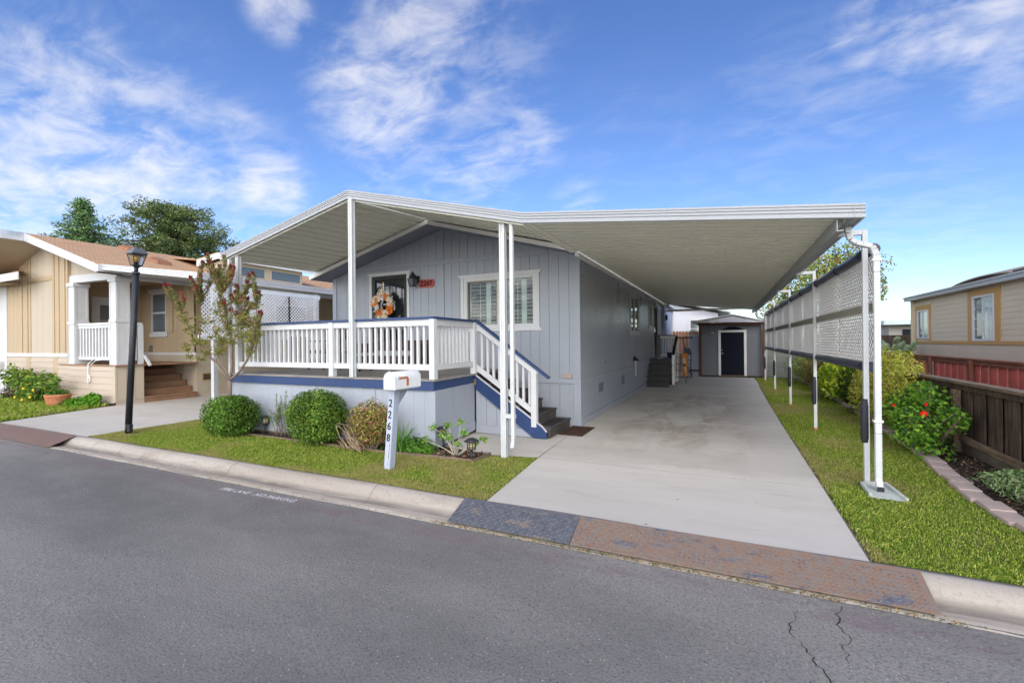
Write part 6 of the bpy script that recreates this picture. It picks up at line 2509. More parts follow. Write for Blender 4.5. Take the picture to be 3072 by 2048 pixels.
# ------------------------------------------------------------------ side door steps
ss = thing('side_steps', (-2.05, 17.2, 0), 'black side door steps with landing and pale railing under the carport', 'steps')
for k in range(5):
    z = .19 * (k + 1)
    y0 = 16.10 + .22 * k
    st = bx('step', M['black'], ss, (-2.46 + .0, -1.70 + .012 * k, y0, y0 + .26 if k < 4 else 18.28, z - .04, z))
    bx('riser', M['black'], st, (-2.45, -1.71, y0 + .02, y0 + .04, max(0, z - .19), z - .041))
bx('side_panel', M['trimcream'], ss, (-1.675, -1.645, 16.95, 18.3, .06, .98))
bx('landing_skirt', M['black'], ss, (-2.44, -1.68, 17.1, 18.2, .02, .74))
rl_ = MB().bar((-1.64, 16.92, 1.10), (-1.64, 18.30, 1.80), .09, .035).build('railing', M['black'], ss)
bx('post', M['trimcream'], rl_, (-1.685, -1.595, 16.90, 16.99, .03, 1.09))
bx('post', M['trimcream'], rl_, (-1.685, -1.595, 18.22, 18.31, .03, 1.80))
MB().bar((-1.64, 16.95, 1.04), (-1.64, 18.28, 1.71), .04, .10).build('rail_board', M['trimcream'], rl_)
for k in range(10):
    y = 17.05 + .125 * k
    zt = 1.08 + (y - 16.95) * .505
    bx('baluster', M['trimcream'], rl_, (-1.66, -1.62, y, y + .04, .985, zt))
rb_ = bx('railing', M['black'], ss, (-2.36, -1.685, 18.24, 18.33, 1.785, 1.82))
bx('rail_board', M['trimcream'], rb_, (-2.36, -1.69, 18.26, 18.30, 1.68, 1.784), (-2.36, -1.69, 18.26, 18.30, 1.0, 1.08))
bx('post', M['grey_paint'], rb_, (-2.37, -2.24, 18.235, 18.325, .97, 1.784))
for k in range(5):
    x = -2.15 + .095 * k
    bx('baluster', M['trimcream'], rb_, (x, x + .035, 18.265, 18.295, 1.08, 1.68))
hb_ = thing('tool_bucket', (-1.86, 18.1, .95), 'small dark tool caddy on the side steps landing', 'caddy')
MB().lathe((-1.87, 18.08, .95), [(.09, 0), (.11, .18), (.115, .2), (.105, .2)], 12).build('bucket', M['bluesteel'], hb_)
MB().tube([(-1.97, 18.08, 1.14), (-1.95, 18.08, 1.26), (-1.87, 18.08, 1.31), (-1.79, 18.08, 1.26), (-1.77, 18.08, 1.14)], .008, 6).build('handle', M['steel'], hb_)
tag(bx('folded_rag', M['white2'], None, (-2.22, -2.03, 17.32, 17.46, .951, .975)), 'white folded rag on the top side step', 'rag')

# pale outbuilding behind the house
ps = thing('shed', (-3.2, 22.3, 0), 'pale blue grey outbuilding with double doors behind the blue grey home', 'shed')
m = MB()
siding_x(m, 20.75, 24.1, -2.36, .05, 3.12, .30, .008)
m.box(-4.6, -2.375, 20.75, 24.1, .05, 3.12)
m.build('wall', M['palebluedoor'], ps)
for (a, b) in ((21.0, 21.95), (21.97, 23.4)):
    dd_ = bx('door', M['palebluedoor'], ps, (-2.352, -2.335, a, b, .15, 2.98))
    bx('latch', M['steel'], dd_, (-2.334, -2.315, (b - .1) if a < 21.5 else a + .05, (b - .05) if a < 21.5 else a + .1, 1.55, 1.65))
bx('corner_board', M['white'], ps, (-2.37, -2.32, 23.9, 24.15, .05, 3.12))
m = MB().prism([(-2.15, 20.6, 3.12), (-2.15, 20.6, 3.20), (-4.8, 20.6, 3.75), (-4.8, 20.6, 3.67)], (0, 3.75, 0))
m.build('roof', M['white2'], ps)
bx('porch_lamp', M['black'], ps, (-2.33, -2.24, 20.82, 20.92, 2.5, 2.72))

# grey house beyond the back fence
gh = thing('house', (-3, 29, 0), 'light grey house with white window frame beyond the back fence', 'house')
GYF = 28.0
m = MB()
m.prism([(-6.2, GYF, 0), (-.29, GYF, 0), (-.29, GYF, 3.12), (-3.25, GYF, 3.80), (-6.2, GYF, 3.12)], (0, 8, 0))
m.build('wall', M['lightgrey'], gh)
m = MB()
for (xe) in (.25, -6.75):
    m.prism([(xe, GYF - .5, 3.14), (-3.25, GYF - .5, 3.93), (-3.25, GYF - .5, 4.03), (xe, GYF - .5, 3.24)], (0, 8.9, 0))
m.build('roof', M['white2'], gh)
bx('eave_gutter', M['fascia'], gh, (.25, .36, GYF - .5, GYF + 8, 3.05, 3.17))
gw = bx('window', M['white'], gh, (-1.88, -.55, GYF - .05, GYF - .001, 2.74, 2.90), (-1.88, -1.74, GYF - .05, GYF - .001, 1.2, 2.7395), (-.69, -.55, GYF - .05, GYF - .001, 1.2, 2.7395))
bx('pane', M['greypane'], gw, (-1.74, -.69, GYF - .012, GYF - .004, 1.2, 2.74))
m = MB()
m.box(-1.23, -1.20, GYF - .03, GYF - .013, 1.2, 2.74)
m.box(-1.74, -.69, GYF - .029, GYF - .0135, 2.26, 2.29)
m.build('glazing_bar', M['white'], gw)
# ------------------------------------------------------------------ plants


def round_bush(name, x, y, rad, zc, label, n, pal, leaf, seed, power=2.4, amp=.08, wgt=None, stems=5, ln=1.0):
    t = thing(name, (x, y, 0), label, 'bush')
    P, Nn, f = shell_points(n, rad, power, (.30, 1.0), seed, amp, -.98, 46, .17)
    P = P + np.array([x, y, zc])
    P[:, 2] = np.maximum(P[:, 2], .02)
    rs = np.random.default_rng(seed)
    cl = vnoise(P[:, 0] * 7 + P[:, 2] * 5, P[:, 1] * 7 - P[:, 2] * 6, seed)
    C0_ = tint(len(P), pal, wgt, .25, rs) * np.clip(1 + .38 * cl, .5, 1.7)[:, None]
    V, F, C = leaves(P, Nn + [0, 0, .25], leaf * ln, leaf * .62, np.clip(C0_, 0, .8), .45, .25, .05, None, rs)
    arr_obj('foliage', V, F, M['leaf'], t, C)
    m = MB()
    r_ = random.Random(seed)
    for k in range(stems):
        a = r_.uniform(0, 6.283)
        q = r_.uniform(.2, .7)
        twig_mb(m, (x + .04 * math.cos(a), y + .04 * math.sin(a), -.02), (x + rad[0] * q * math.cos(a), y + rad[1] * q * math.sin(a), zc + rad[2] * r_.uniform(-.1, .5)), .018, .006, .08, 5, r_)
    m.build('stem', M['bark'], t)
    return t


DKG = [(0.068, 0.142, 0.022), (0.095, 0.196, 0.027), (0.135, 0.257, 0.038), (0.054, 0.108, 0.019), (0.203, 0.324, 0.061)]
round_bush('clipped_bush', -7.82, 5.04, (.50, .38, .345), .375, 'low flat-topped clipped green bush in front of the small red flowered tree', 12000, DKG, .042, 31, 3.0, .10)
round_bush('clipped_bush', -5.82, 5.12, (.51, .40, .425), .46, 'tall round clipped green bush in the middle of the front bed', 13500, DKG + [(0.230, 0.297, 0.054)], .042, 32, 2.25, .12)
RB = [(0.297, 0.135, 0.074), (0.405, 0.203, 0.101), (0.216, 0.216, 0.047), (0.297, 0.324, 0.061), (0.162, 0.135, 0.041), (0.405, 0.351, 0.108)]
bb = round_bush('brown_bush', -4.79, 5.19, (.40, .30, .345), .42, 'half dry reddish brown bush left of the mailbox post', 4200, RB, .042, 33, 2.1, .22, None, 26)
m = MB()
r_ = random.Random(8)
for k in range(34):
    a, q = r_.uniform(1.9, 4.6), r_.uniform(.10, .28)
    p = Vector((-4.90 + r_.uniform(-.2, .15), 5.05 + r_.uniform(-.1, .1), .02))
    twig_mb(m, p, p + Vector((q * math.cos(a), q * math.sin(a) * .6, r_.uniform(.12, .42))), .006, .003, .25, 4, r_)
m.build('dry_twig', wood('dry_tan_twig', (0.324, 0.216, 0.135), (0.567, 0.419, 0.284), .9), bb)

# wispy upright plant by the tilted light
up = thing('rosemary_plant', (-6.95, 5.38, 0), 'thin upright plant with grey green tips between the two clipped bushes', 'plant')
m = MB()
Ps, Ns, Al = [], [], []
r_ = random.Random(4)
for k in range(16):
    b = Vector((-6.95 + r_.uniform(-.16, .2), 5.36 + r_.uniform(-.06, .06), 0))
    top_ = b + Vector((r_.uniform(-.28, .22), r_.uniform(-.1, .08), r_.uniform(.35, .80)))
    pts = twig_mb(m, b, top_, .007, .003, .06, 6, r_)
    for q in range(70):
        t_ = r_.uniform(.45, 1.0)
        p = b.lerp(top_, t_)
        d = Vector((r_.uniform(-1, 1), r_.uniform(-1, 1), r_.uniform(.2, 1.2))).normalized()
        Ps.append(p + d * .022)
        Ns.append(Vector((r_.uniform(-1, 1), r_.uniform(-1, 1), .3)))
        Al.append(d)
V, F, C = leaves(np.array(Ps), np.array(Ns), .055, .009, tint(len(Ps), [(0.176, 0.270, 0.108), (0.121, 0.203, 0.081), (0.243, 0.324, 0.149)]), .3, .1, 0, np.array(Al))
arr_obj('leaf', V, F, M['leafmatte'], up, C)
m.build('stem', M['bark'], up)


def strap_plant(name, x, y, label, n, L, pal, seed, w=.022, spread=.9, flop=.8):
    t = thing(name, (x, y, 0), label, 'plant')
    r = np.random.default_rng(seed)
    Vs, Fs, Cs = [], [], []
    o = 0
    for k in range(n):
        a = r.uniform(0, 6.283)
        l = L * r.uniform(.55, 1.15)
        sp_ = spread * r.uniform(.2, 1)
        d = np.array([math.cos(a), math.sin(a)])
        b = np.array([x, y]) + r.normal(0, .035, 2)
        col = tint(1, pal, None, .2, r)[0]
        seg = 6
        for i in range(seg + 1):
            q = i / seg
            rr = l * sp_ * q
            z = l * (q * 1.15 - flop * sp_ * q * q * .85)
            ww = w * (1 - q ** 2.2) * .5 + .001
            c = np.array([b[0] + d[0] * rr, b[1] + d[1] * rr, max(z, .01)])
            s_ = np.array([-d[1], d[0], 0]) * ww
            Vs += [c - s_, c + s_]
            Cs += [col, col]
        for i in range(seg):
            Fs.append([o + 2 * i, o + 2 * i + 1, o + 2 * i + 3, o + 2 * i + 2])
        o += 2 * (seg + 1)
    arr_obj('leaf', np.array(Vs), np.array(Fs), M['leaf'], t, np.array(Cs))
    return t


strap_plant('strap_leaf_plant', -4.32, 5.30, 'strap leaved green plant behind the mailbox post', 44, .46, [(0.121, 0.284, 0.047), (0.176, 0.365, 0.061), (0.081, 0.203, 0.041)], 41)
lowp = thing('low_green_plant', (-4.02, 5.33, 0), 'low bright green leafy plant right of the mailbox post', 'plant')
P, Nn, f = shell_points(700, (.27, .17, .19), 2, (.2, 1), 43, .25, -.1)
V, F, C = leaves(P + np.array([-4.02, 5.33, .03]), Nn + [0, 0, .6], .085, .028, tint(len(P), [(0.095, 0.216, 0.027), (0.135, 0.284, 0.041), (0.068, 0.149, 0.020)]), .6)
arr_obj('foliage', V, F, M['leaf'], lowp, C)
gcov = thing('ground_cover', (-5.5, 5.3, 0), 'sparse low green creeping plant at the edge of the front bed', 'plant')
P = np.stack([rng.uniform(-6.0, -4.6, 260), rng.uniform(5.18, 5.44, 260), rng.uniform(.015, .06, 260)], 1)
V, F, C = leaves(P, np.tile([0, 0, 1.], (260, 1)), .045, .022, tint(260, [(0.095, 0.189, 0.027), (0.149, 0.257, 0.041), (0.216, 0.162, 0.068)]), .6)
arr_obj('foliage', V, F, M['leaf'], gcov, C)

# small sparse shrub in the mulch corner
sm = thing('sparse_shrub', (-3.42, 5.38, 0), 'small sparse shrub with pale stems and bright leaf tufts in the mulch corner', 'shrub')
m = MB()
r_ = random.Random(14)
Ps, Ns = [], []
for (dx, dy, dz) in ((-.42, .05, .40), (-.28, .02, .30), (-.10, -.04, .48), (.06, .05, .52), (.20, -.05, .38), (-.02, -.1, .30), (.46, .02, .30), (.30, .08, .22), (-.52, -.06, .22), (.12, -.12, .22)):
    b = Vector((-3.42 + r_.uniform(-.03, .03), 5.38, 0))
    e = b + Vector((dx, dy, dz)) * .92
    twig_mb(m, b, e, .007, .0035, .10, 5, r_)
    for q in range(46):
        d = Vector((r_.gauss(0, 1), r_.gauss(0, 1), r_.gauss(.35, .7))).normalized()
        Ps.append(e + d * r_.uniform(.01, .075))
        Ns.append(d + Vector((0, 0, .5)))
m.build('stem', wood('pale_grey_stem', (0.486, 0.419, 0.338), (0.675, 0.608, 0.513), .8), sm)
V, F, C = leaves(np.array(Ps), np.array(Ns), .058, .030, tint(len(Ps), [(0.230, 0.392, 0.074), (0.297, 0.472, 0.108), (0.162, 0.297, 0.054)]), .5)
arr_obj('foliage', V, F, M['leaf'], sm, C)

# ------------------------------------------------------------------ the red-tipped small tree
tr_ = thing('flowering_tree', (-8.09, 5.2, 0), 'slender small tree with dark red cone flowers at the left end of the deck', 'tree')


def q2(u, v, y=5.2):
    """rough drawing coordinates of the branch plan (metres, from the fork)"""
    return Vector((-8.09 + (u - 905) * .00192 * 1.02, y, .96 - (v - 1370) * .00186))


r_ = random.Random(21)
tm = MB()
trunk = [(905, 1880), (903, 1600), (900, 1480), (900, 1370)]
SK = {
    'L': [(900, 1370), (830, 1300), (740, 1200), (640, 1110), (540, 1000), (440, 860), (370, 770), (330, 700)],
    'M': [(905, 1370), (922, 1280), (925, 1180), (915, 1010), (880, 930), (840, 870), (790, 800), (745, 740), (700, 650)],
    'Rr': [(905, 1370), (960, 1330), (1010, 1290), (1100, 1190), (1155, 1100), (1195, 960), (1210, 800), (1200, 680)],
    'M2': [(915, 1010), (960, 960), (1000, 890), (985, 780), (960, 640)],
    'M3': [(840, 870), (855, 760), (850, 640), (800, 520)],
    'R2': [(1155, 1100), (1215, 1020), (1280, 970), (1340, 880), (1330, 790)],
    'R3': [(1155, 1100), (1130, 1000), (1060, 920), (1030, 850)],
    'L2': [(740, 1200), (720, 1120), (715, 1000), (560, 900)],
    'L3': [(540, 1000), (520, 880), (500, 760), (470, 600)],
    'L4': [(900, 1370), (860, 1290), (760, 1190), (720, 1090)],
}
tm.tube([q2(u, v) for u, v in trunk], [.040, .036, .034, .040], 8)
nodes = []
for key, pts in SK.items():
    dep = r_.uniform(-.30, .30) if key not in ('M',) else .05
    n = len(pts)
    big = key in ('L', 'M', 'Rr')
    P3 = []
    for i, (u, v) in enumerate(pts):
        base_y = 5.2
        if not big and i == 0:
            # start on the parent branch
            base = min(nodes, key=lambda w: abs(w[0] - u) + abs(w[1] - v))[2] if nodes else q2(u, v)
            P3.append(base)
            d0 = base.y - 5.2
            continue
        P3.append(q2(u, v, 5.2 + dep * i / (n - 1) + (0 if big else (d0 * (1 - i / (n - 1))))))
    r0 = .026 if big else .014
    tm.tube(P3, [r0 * (1 - .72 * i / (n - 1)) for i in range(n)], 7)
    for (u, v), p in zip(pts, P3):
        nodes.append((u, v, p))
TIPS = [(180, 430), (235, 440), (155, 490), (280, 520), (330, 575), (375, 305), (312, 380), (378, 405), (470, 370), (490, 450), (355, 440), (545, 360), (550, 215), (552, 300),
        (640, 232), (712, 168), (780, 172), (745, 240), (800, 255), (850, 275), (700, 330), (880, 320), (760, 320), (620, 300), (700, 220), (890, 375), (650, 245), (780, 390), (690, 480), (640, 580), (830, 580), (545, 490),
        (995, 355), (1022, 430), (912, 465), (952, 530), (980, 575), (1028, 590), (1098, 610), (1065, 650), (1150, 530), (1140, 480), (1172, 365), (1180, 735), (975, 730), (1020, 730), (920, 640), (930, 700), (1085, 665), (1330, 850), (1275, 800), (745, 795), (1310, 745), (1020, 460)]
Ps, Ns, Al, Cs = [], [], [], []
FP_, FN_, FA_ = [], [], []
for (u, v) in TIPS:
    below = [w for w in nodes if w[1] > v + 60]
    w = min(below, key=lambda w: math.hypot(w[0] - u, (w[1] - v) * .8))
    a = w[2]
    e = q2(u, v, a.y + r_.uniform(-.18, .18))
    pts = twig_mb(tm, a, e, .008, .003, .07, 6, r_)
    L = (e - a).length
    axis = (e - a).normalized()
    for q in range(int(L * 190)):
        t_ = r_.uniform(.05, 1.0)
        i = min(4, int(t_ * 5))
        p = pts[i].lerp(pts[i + 1], t_ * 5 - i)
        side = Vector((r_.gauss(0, 1), r_.gauss(0, 1), r_.gauss(0, .4))).normalized()
        d = (axis * 1.0 + side * 1.1).normalized()
        Ps.append(p + d * .045)
        Ns.append(side)
        Al.append(d)
        Cs.append(0 if r_.random() < .85 else 1)
    if v < 760:
        d0 = (axis + Vector((0, 0, .6))).normalized()
        fp, fn, fa = [], [], []
        for q in range(17):
            side = Vector((r_.gauss(0, 1), r_.gauss(0, 1), r_.gauss(0, .3))).normalized()
            d = (d0 * 1.2 + side * .60).normalized()
            fp.append(e + d * .038)
            fn.append(side)
            fa.append(d)
        V, F, C = leaves(np.array(fp), np.array(fn), .100, .036, tint(17, [(.20, .028, .036), (.26, .045, .05), (.13, .02, .026), (.32, .09, .09)], None, .2), .2, .25, 0, np.array(fa))
        arr_obj('flower', V, F, M['petal'], tr_, C)
# leafy tufts along the bare limbs
for (u, v, p) in nodes:
    if v < 1150:
        for q in range(40):
            side = Vector((r_.gauss(0, 1), r_.gauss(0, .8), r_.gauss(.4, .7))).normalized()
            Ps.append(p + side * r_.uniform(.02, .14))
            Ns.append(Vector((r_.gauss(0, 1), r_.gauss(0, 1), 1)))
            Al.append(side)
            Cs.append(2)
for (u, v) in ((350, 870), (430, 930), (380, 980), (430, 1040), (490, 1075), (480, 1150), (560, 1175), (640, 1120), (700, 1080), (700, 960), (745, 980), (770, 1100), (620, 1010), (520, 810), (400, 780), (690, 1020), (990, 960), (1000, 850), (1050, 800), (1120, 820), (1130, 930), (1250, 990), (1190, 900), (1310, 930), (640, 700), (710, 890), (780, 880), (650, 800), (560, 950)):
    w = min(nodes, key=lambda w: math.hypot(w[0] - u, w[1] - v))
    e = q2(u, v, w[2].y + r_.uniform(-.15, .15))
    twig_mb(tm, w[2], e, .006, .003, .08, 4, r_)
    for q in range(34):
        side = Vector((r_.gauss(0, 1), r_.gauss(0, 1), r_.gauss(.5, .7))).normalized()
        Ps.append(e + side * r_.uniform(.01, .095))
        Ns.append(Vector((r_.gauss(0, 1), r_.gauss(0, 1), 1)))
        Al.append(side)
        Cs.append(2)
Cs = np.array(Cs)
g0 = tint(len(Ps), [(.16, .19, .06), (.21, .24, .07), (.24, .22, .07), (.12, .155, .05), (.25, .15, .07)], None, .2)
g1 = tint(len(Ps), [(.30, .10, .07), (.32, .17, .08)], None, .2)
g2 = tint(len(Ps), [(.30, .30, .07), (.24, .25, .065), (.33, .24, .08), (.19, .21, .055)], None, .2)
col = np.where((Cs == 0)[:, None], g0, np.where((Cs == 1)[:, None], g1, g2))
V, F, C = leaves(np.array(Ps), np.array(Ns), .088, .022, col, .25, .12, .0, np.array(Al))
arr_obj('foliage', V, F, M['leaf'], tr_, C)
tm.build('trunk', M['bark'], tr_)

# ------------------------------------------------------------------ plants along the right fence


def leafy(name, base, label, blobs, n, leaf, asp, pal, seed, cat_='shrub', mat='leaf', jit=.5, up=.3, wgt=None, stemmat='bark', fold=.2, flowers=None):
    """blobs: list of (dx, dy, z, rx, ry, rz)"""
    t = thing(name, (base[0], base[1], 0), label, cat_)
    r = np.random.default_rng(seed)
    tot = sum(b[3] * b[4] * b[5] for b in blobs)
    parts = []
    m = MB()
    rr = random.Random(seed)
    for i, b in enumerate(blobs):
        k = max(20, int(n * b[3] * b[4] * b[5] / tot))
        P, Nn, f = shell_points(k, b[3:6], 2.0, (.35, 1.0), seed + i, .28, -.9)
        P = P + np.array([base[0] + b[0], base[1] + b[1], b[2]])
        P[:, 2] = np.maximum(P[:, 2], .03)
        parts.append(leaves(P, Nn + [0, 0, up], leaf, leaf * asp, tint(len(P), pal, wgt, .22, r), jit, fold, .06, None, r))
        for q in range(4):
            a = rr.uniform(0, 6.28)
            twig_mb(m, (base[0] + rr.uniform(-.06, .06), base[1] + rr.uniform(-.06, .06), -.02), (base[0] + b[0] + .5 * b[3] * math.cos(a), base[1] + b[1] + .5 * b[4] * math.sin(a), b[2] + b[5] * rr.uniform(-.2, .6)), .014, .005, .12, 5, rr)
    V, F, C = cat(*parts)
    arr_obj('foliage', V, F, M[mat], t, C)
    m.build('stem', M[stemmat], t)
    return t


HIB = [(0.115, 0.257, 0.027), (0.176, 0.351, 0.041), (0.074, 0.176, 0.024), (0.270, 0.446, 0.054), (0.054, 0.135, 0.027)]
hb = leafy('hibiscus', (2.55, 8.2), 'glossy green hibiscus with red blooms in front of the dark fence',
           [(-.05, .0, .40, .36, .45, .32), (.05, .25, .68, .30, .38, .24), (-.18, -.3, .26, .28, .30, .22), (.20, -.35, .50, .20, .22, .20), (0, .10, .86, .18, .25, .14), (-.1, .75, .45, .25, .35, .3), (.2, .6, .8, .16, .2, .12), (-.30, -.1, .52, .14, .2, .12), (.12, -.62, .62, .12, .14, .1), (-.1, -.55, .12, .22, .22, .12)], 2600, .068, .68, HIB, 51)
Pf = np.array([[2.43, 7.87, .58], [2.25, 8.40, .62], [2.48, 7.95, .70], [2.31, 8.00, .40]])
fl_ = []
for p, s_ in zip(Pf, (.75, .35, .4, .3)):
    k = 9
    a = np.linspace(0, 6.283, k, endpoint=False)
    d = np.stack([np.cos(a), -np.abs(np.sin(a)) * .6, np.sin(a)], 1)
    fl_.append(leaves(p + d * .025 * s_, np.tile([-.4, -1., .2], (k, 1)), .07 * s_, .055 * s_, tint(k, [(0.750, 0.016, 0.020), (0.750, 0.014, 0.016)]), .2, .2, 0, d))
V, F, C = cat(*fl_)
arr_obj('flower', V, F, M['petal'], hb, C)
YG = [(0.351, 0.405, 0.047), (0.432, 0.459, 0.068), (0.270, 0.338, 0.041), (0.513, 0.486, 0.108), (0.216, 0.270, 0.041), (0.486, 0.351, 0.108)]
gb = leafy('golden_shrub', (2.68, 10.2), 'feathery golden green shrub behind the first white support', [(-.05, 0, .66, .50, .85, .66), (.1, .3, .95, .45, .6, .50), (-.02, -.5, .60, .40, .45, .52)], 8500, .10, .16, YG, 52, 'shrub', 'leafmatte', .9, .5)
leafy('dark_conifer', (2.66, 11.7), 'dark green upright conifer shrub beside the golden shrub', [(-.10, 0, .55, .42, .55, .60)], 3800, .085, .20, [(0.024, 0.047, 0.014), (0.041, 0.074, 0.020), (0.068, 0.101, 0.024), (0.016, 0.030, 0.011)], 53, 'shrub', 'leafmatte', .6, .8)
leafy('bright_leaf_shrub', (2.75, 14.0), 'bright yellow green star leaved shrub under the lattice screen', [(-.1, 0, .62, .50, .85, .45), (0, -.5, .92, .42, .5, .28), (-.15, .6, .42, .35, .6, .35), (-.25, -.7, .4, .25, .4, .3)], 2300, .13, .42, [(0.324, 0.486, 0.041), (0.432, 0.567, 0.054), (0.216, 0.378, 0.034), (0.675, 0.634, 0.054)], 54)
leafy('brown_twig_shrub', (2.75, 16.5), 'brownish twiggy shrub further along the right bed', [(-.1, 0, .55, .5, 1.0, .5), (-.1, .8, .7, .4, .6, .4)], 1900, .075, .4, [(0.135, 0.121, 0.047), (0.189, 0.176, 0.054), (0.095, 0.108, 0.034), (0.270, 0.162, 0.068)], 55)
leafy('variegated_shrub', (2.75, 18.6), 'pale variegated shrub near the far end of the right bed', [(-.1, 0, .55, .5, .8, .5), (0, .5, .85, .4, .5, .35)], 1700, .085, .55, [(0.135, 0.230, 0.041), (0.351, 0.405, 0.135), (0.216, 0.297, 0.068), (0.405, 0.378, 0.081)], 56)
leafy('grey_green_shrub', (2.75, 20.4), 'grey green shrub at the back beside the shed', [(-.1, 0, .6, .5, .8, .55)], 1300, .085, .4, [(0.162, 0.230, 0.108), (0.230, 0.297, 0.149), (0.108, 0.162, 0.068)], 57)
leafy('low_grey_shrub', (2.62, 5.95), 'low blue green shrub at the right edge of the picture', [(-.02, 0, .19, .26, .42, .18), (.1, -.35, .22, .25, .32, .2), (-.08, .42, .12, .16, .2, .10)], 1700, .055, .34, [(0.176, 0.284, 0.108), (0.243, 0.351, 0.149), (0.121, 0.203, 0.068), (0.297, 0.405, 0.162)], 58, 'shrub', 'leafmatte', .7, .5)
# bark chips scattered in the beds
n = 2600
r = np.random.default_rng(77)
x = np.concatenate([r.uniform(2.42, 3.0, 2000), r.uniform(-3.95, -3.05, 600)])
y = np.concatenate([4.6 + 10 * r.uniform(0, 1, 2000) ** 1.6, r.uniform(5.24, 5.66, 600)])
P = np.stack([x, y, r.uniform(.016, .035, n)], 1)
V, F, C = leaves(P, np.tile([0, 0, 1.], (n, 1)), .055, .022, tint(n, [(0.135, 0.088, 0.061), (0.270, 0.189, 0.121), (0.068, 0.047, 0.038), (0.405, 0.230, 0.108), (0.324, 0.284, 0.243)], [.35, .25, .25, .08, .07]), .5)
tag(arr_obj('bark_chips', V, F, M['leafmatte'], None, C), 'brown bark chips covering the flower beds', 'bark chips', kind='stuff')

# lemon bush and ground cover on the left lot
lem = leafy('lemon_bush', (-18.2, 5.9), 'lemon bush with yellowing leaves and fruit beside the terracotta pot', [(-1.2, 0, .68, .45, .3, .40), (-.35, 0, .62, .60, .35, .40), (.45, 0, .42, .55, .35, .36), (1.25, -.05, .62, .35, .3, .30), (.1, -.05, .25, .7, .3, .22)], 1500, .15, .42, [(0.121, 0.230, 0.041), (0.176, 0.311, 0.054), (0.068, 0.135, 0.027), (0.378, 0.405, 0.054), (0.270, 0.338, 0.068)], 61, 'shrub', 'leaf', .6, .3, [.3, .25, .2, .12, .13])
LM = flat('ripe_lemon', (.70, .50, .025), .45)
for (dx, dz) in ((.35, .42), (.95, .40), (.75, .20), (-.2, .16), (.25, .10)):
    MB().lathe((-18.2 + dx, 5.62, dz), [(.01, -.04), (.032, -.02), (.034, .012), (.012, .04)], 8).build('lemon', LM, lem)
leafy('leafy_ground_cover', (-15.3, 5.95), 'mound of bright green ground cover at the corner of the cream porch', [(0, 0, .12, .42, .32, .20), (-.45, -.05, .08, .35, .3, .14), (.15, .15, .2, .3, .2, .2)], 1500, .085, .65, [(0.121, 0.297, 0.027), (0.176, 0.392, 0.041), (0.081, 0.203, 0.020)], 62, 'plant')
leafy('dry_weeds', (-19.9, 6.0), 'dry dark weeds at the foot of the white far left corner', [(0, 0, .2, .6, .2, .22)], 300, .11, .3, [(0.095, 0.108, 0.041), (0.216, 0.135, 0.081), (0.068, 0.068, 0.041)], 63, 'plant')


# ------------------------------------------------------------------ trees in the distance
def conifer(name, x, y, h, rad, label, seed, pal, z_low, power=.8, nb=150, per=46, open_=.0, needle=.30, flat_=.30, top_bush=False, clump=.40):
    t = thing(name, (x, y, 0), label, 'tree')
    r = np.random.default_rng(seed)
    rr = random.Random(seed)
    m = MB()
    m.tube([(x, y, -.05), (x + .05, y, h * .5), (x, y, h * .97)], [rad * .065, rad * .045, .03], 8)
    Ps, Ns, Al = [], [], []
    for k in range(nb):
        q = (k + .5) / nb
        z = z_low + (h - z_low) * q ** .9
        if top_bush:
            prof = math.sin(math.pi * min(1, .18 + .80 * q)) ** .55
        else:
            prof = (1 - q) ** power
        L = rad * (prof * rr.uniform(.62, 1.12) + .05)
        a = k * 2.399 + rr.uniform(-.5, .5)
        rise = rr.uniform(-.12, .35) * L
        b = Vector((x, y, z))
        e = b + Vector((math.cos(a) * L, math.sin(a) * L, rise))
        twig_mb(m, b, e, .05 * rad / 4, .012, .06, 4, rr)
        c = max(6, int(per * (L / rad + .12)))
        ncl = max(2, int(5 * L / rad + 1.5))
        cl = []
        for i in range(ncl):
            tt = (i + rr.uniform(.3, 1.0)) / ncl
            w = L * .13 * (1.2 - tt * .5) + .05
            cl.append((b.lerp(e, tt) + Vector((rr.uniform(-1, 1) * w, rr.uniform(-1, 1) * w, rr.uniform(-.6, .6) * w)), rr.uniform(.7, 1.35)))
        for i in range(c):
            cc, sc_ = rr.choice(cl)
            g_ = Vector((rr.gauss(0, 1), rr.gauss(0, 1), rr.gauss(0, 1)))
            g_ = g_.normalized() * rr.uniform(.2, 1) ** .5
            rr_ = clump * sc_
            Ps.append(cc + Vector((g_.x * rr_, g_.y * rr_, g_.z * rr_ * flat_)))
            Ns.append(g_ + Vector((0, 0, .6)))
            Al.append(g_ + (e - b).normalized() * .6 + Vector((0, 0, rr.uniform(0, .9))))
    V, F, C = leaves(np.array(Ps), np.array(Ns), needle, needle * .34, tint(len(Ps), pal, None, .25, r), .6, .15, .1, np.array(Al), r)
    arr_obj('crown', V, F, M['needle'], t, C)
    m.build('trunk', M['darkbark'], t)
    return t


conifer('conifer_tree', -36, 14.0, 10.7, 3.1, 'pyramid shaped dark conifer behind the tan shingle roof', 71, [(0.123, 0.235, 0.088), (0.165, 0.316, 0.110), (0.097, 0.178, 0.070), (0.248, 0.358, 0.138)], 3.6, .85, 210, 120, 0, .22, .62, False, .28)
conifer('pine_tree', -37.6, 20.0, 12.0, 4.6, 'broad ragged pine rising behind the cream house beside the conifer', 72, [(.13, .19, .065), (.175, .235, .08), (.095, .14, .055), (.23, .26, .10)], 3.0, .5, 130, 420, 0, .25, .72, True, .60)


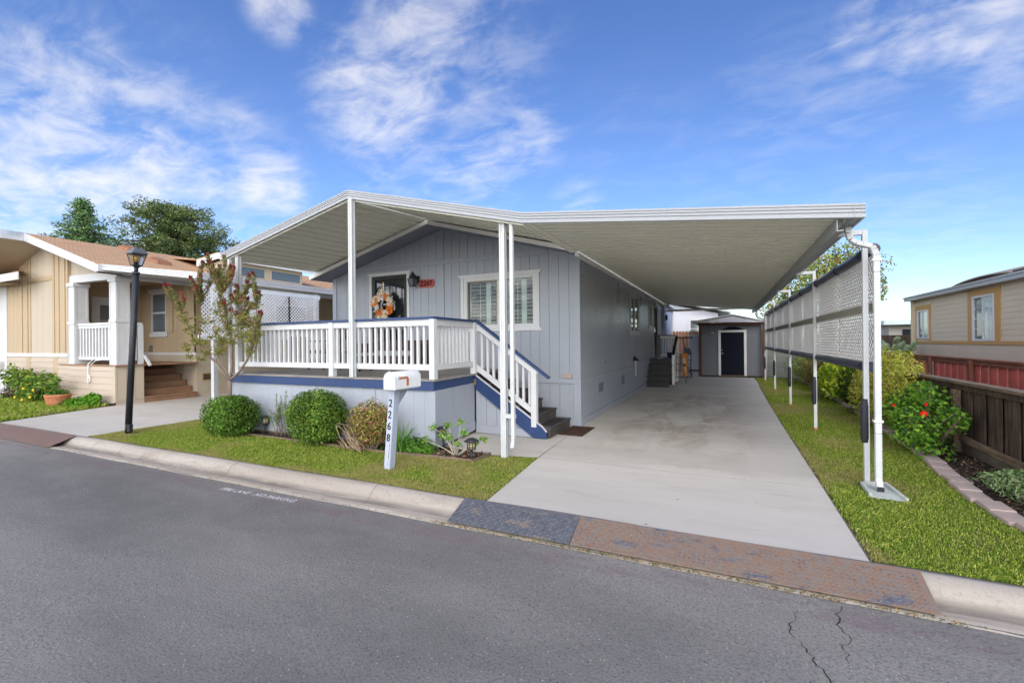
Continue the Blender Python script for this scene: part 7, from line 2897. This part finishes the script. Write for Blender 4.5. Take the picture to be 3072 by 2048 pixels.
def broad_tree(name, x, y, label, blobs, n, leaf, pal, seed, wgt=None):
    t = thing(name, (x, y, 0), label, 'tree')
    rr = random.Random(seed)
    r = np.random.default_rng(seed)
    m = MB()
    zc = min(b[2] for b in blobs)
    m.tube([(x, y, -.05), (x + .08, y, zc * .5), (x, y, zc)], [.13, .10, .07], 8)
    parts = []
    tot = sum(b[3] * b[4] * b[5] for b in blobs)
    for i, b in enumerate(blobs):
        c = Vector((x + b[0], y + b[1], b[2]))
        twig_mb(m, (x, y, zc * .9), c, .06, .015, .1, 5, rr)
        for q in range(7):
            d = Vector((rr.gauss(0, 1), rr.gauss(0, 1), rr.gauss(.2, .8))).normalized()
            twig_mb(m, c, c + Vector((d.x * b[3], d.y * b[4], d.z * b[5])) * rr.uniform(.7, 1.15), .018, .006, .1, 4, rr)
        k = max(30, int(n * b[3] * b[4] * b[5] / tot))
        P, Nn, f = shell_points(k, b[3:6], 2, (.15, 1.12), seed + i, .35, -1)
        parts.append(leaves(P + np.array(c), Nn, leaf, leaf * .5, tint(len(P), pal, wgt, .25, r), .8, .15, .1, None, r))
    V, F, C = cat(*parts)
    arr_obj('crown', V, F, M['leafmatte'], t, C)
    m.build('trunk', M['darkbark'], t)
    return t


BR = [(0.190, 0.247, 0.057), (0.304, 0.361, 0.076), (0.133, 0.162, 0.038), (0.456, 0.418, 0.114), (0.475, 0.171, 0.095)]
broad_tree('broadleaf_tree', 4.9, 25.5, 'loose olive green tree showing behind the lattice screen and carport edge',
           [(-.9, 0, 4.5, 1.3, 1.0, 1.1), (.0, .2, 5.3, 1.1, .9, .85), (.9, 0, 4.7, .85, .8, .9), (-2.0, .2, 3.8, 1.0, .8, .9), (-.4, -.2, 3.6, 1.2, 1.0, .8), (1.35, 0, 3.8, .55, .6, .8), (-2.7, .2, 3.1, .7, .7, .7)], 6500, .16, BR, 81, [.3, .25, .22, .17, .06])
broad_tree('broadleaf_tree', 6.05, 27.5, 'small dense green tree beyond the cactus', [(0, 0, 1.55, .7, .6, .65), (.1, 0, 2.0, .4, .4, .3)], 1400, .13, [(0.114, 0.228, 0.048), (0.171, 0.323, 0.057), (0.076, 0.152, 0.038)], 82)
tl = MB()
P = np.stack([rng.uniform(-30, 75, 5200), rng.uniform(118, 124, 5200), rng.uniform(0, 1, 5200)], 1)
P[:, 2] = P[:, 2] ** .7 * (2.6 + 1.1 * np.sin(P[:, 0] * .33) + .8 * np.sin(P[:, 0] * .91 + 1))
P[:, 2] = np.maximum(P[:, 2], .1)
V, F, C = leaves(P, np.tile([0, -1., .3], (5200, 1)), 1.3, .9, tint(5200, [(0.114, 0.190, 0.085), (0.171, 0.247, 0.114), (0.095, 0.152, 0.076)]), .8)
tag(arr_obj('treeline', V, F, M['needle'], None, C), 'far off line of trees along the horizon', 'trees', kind='stuff')
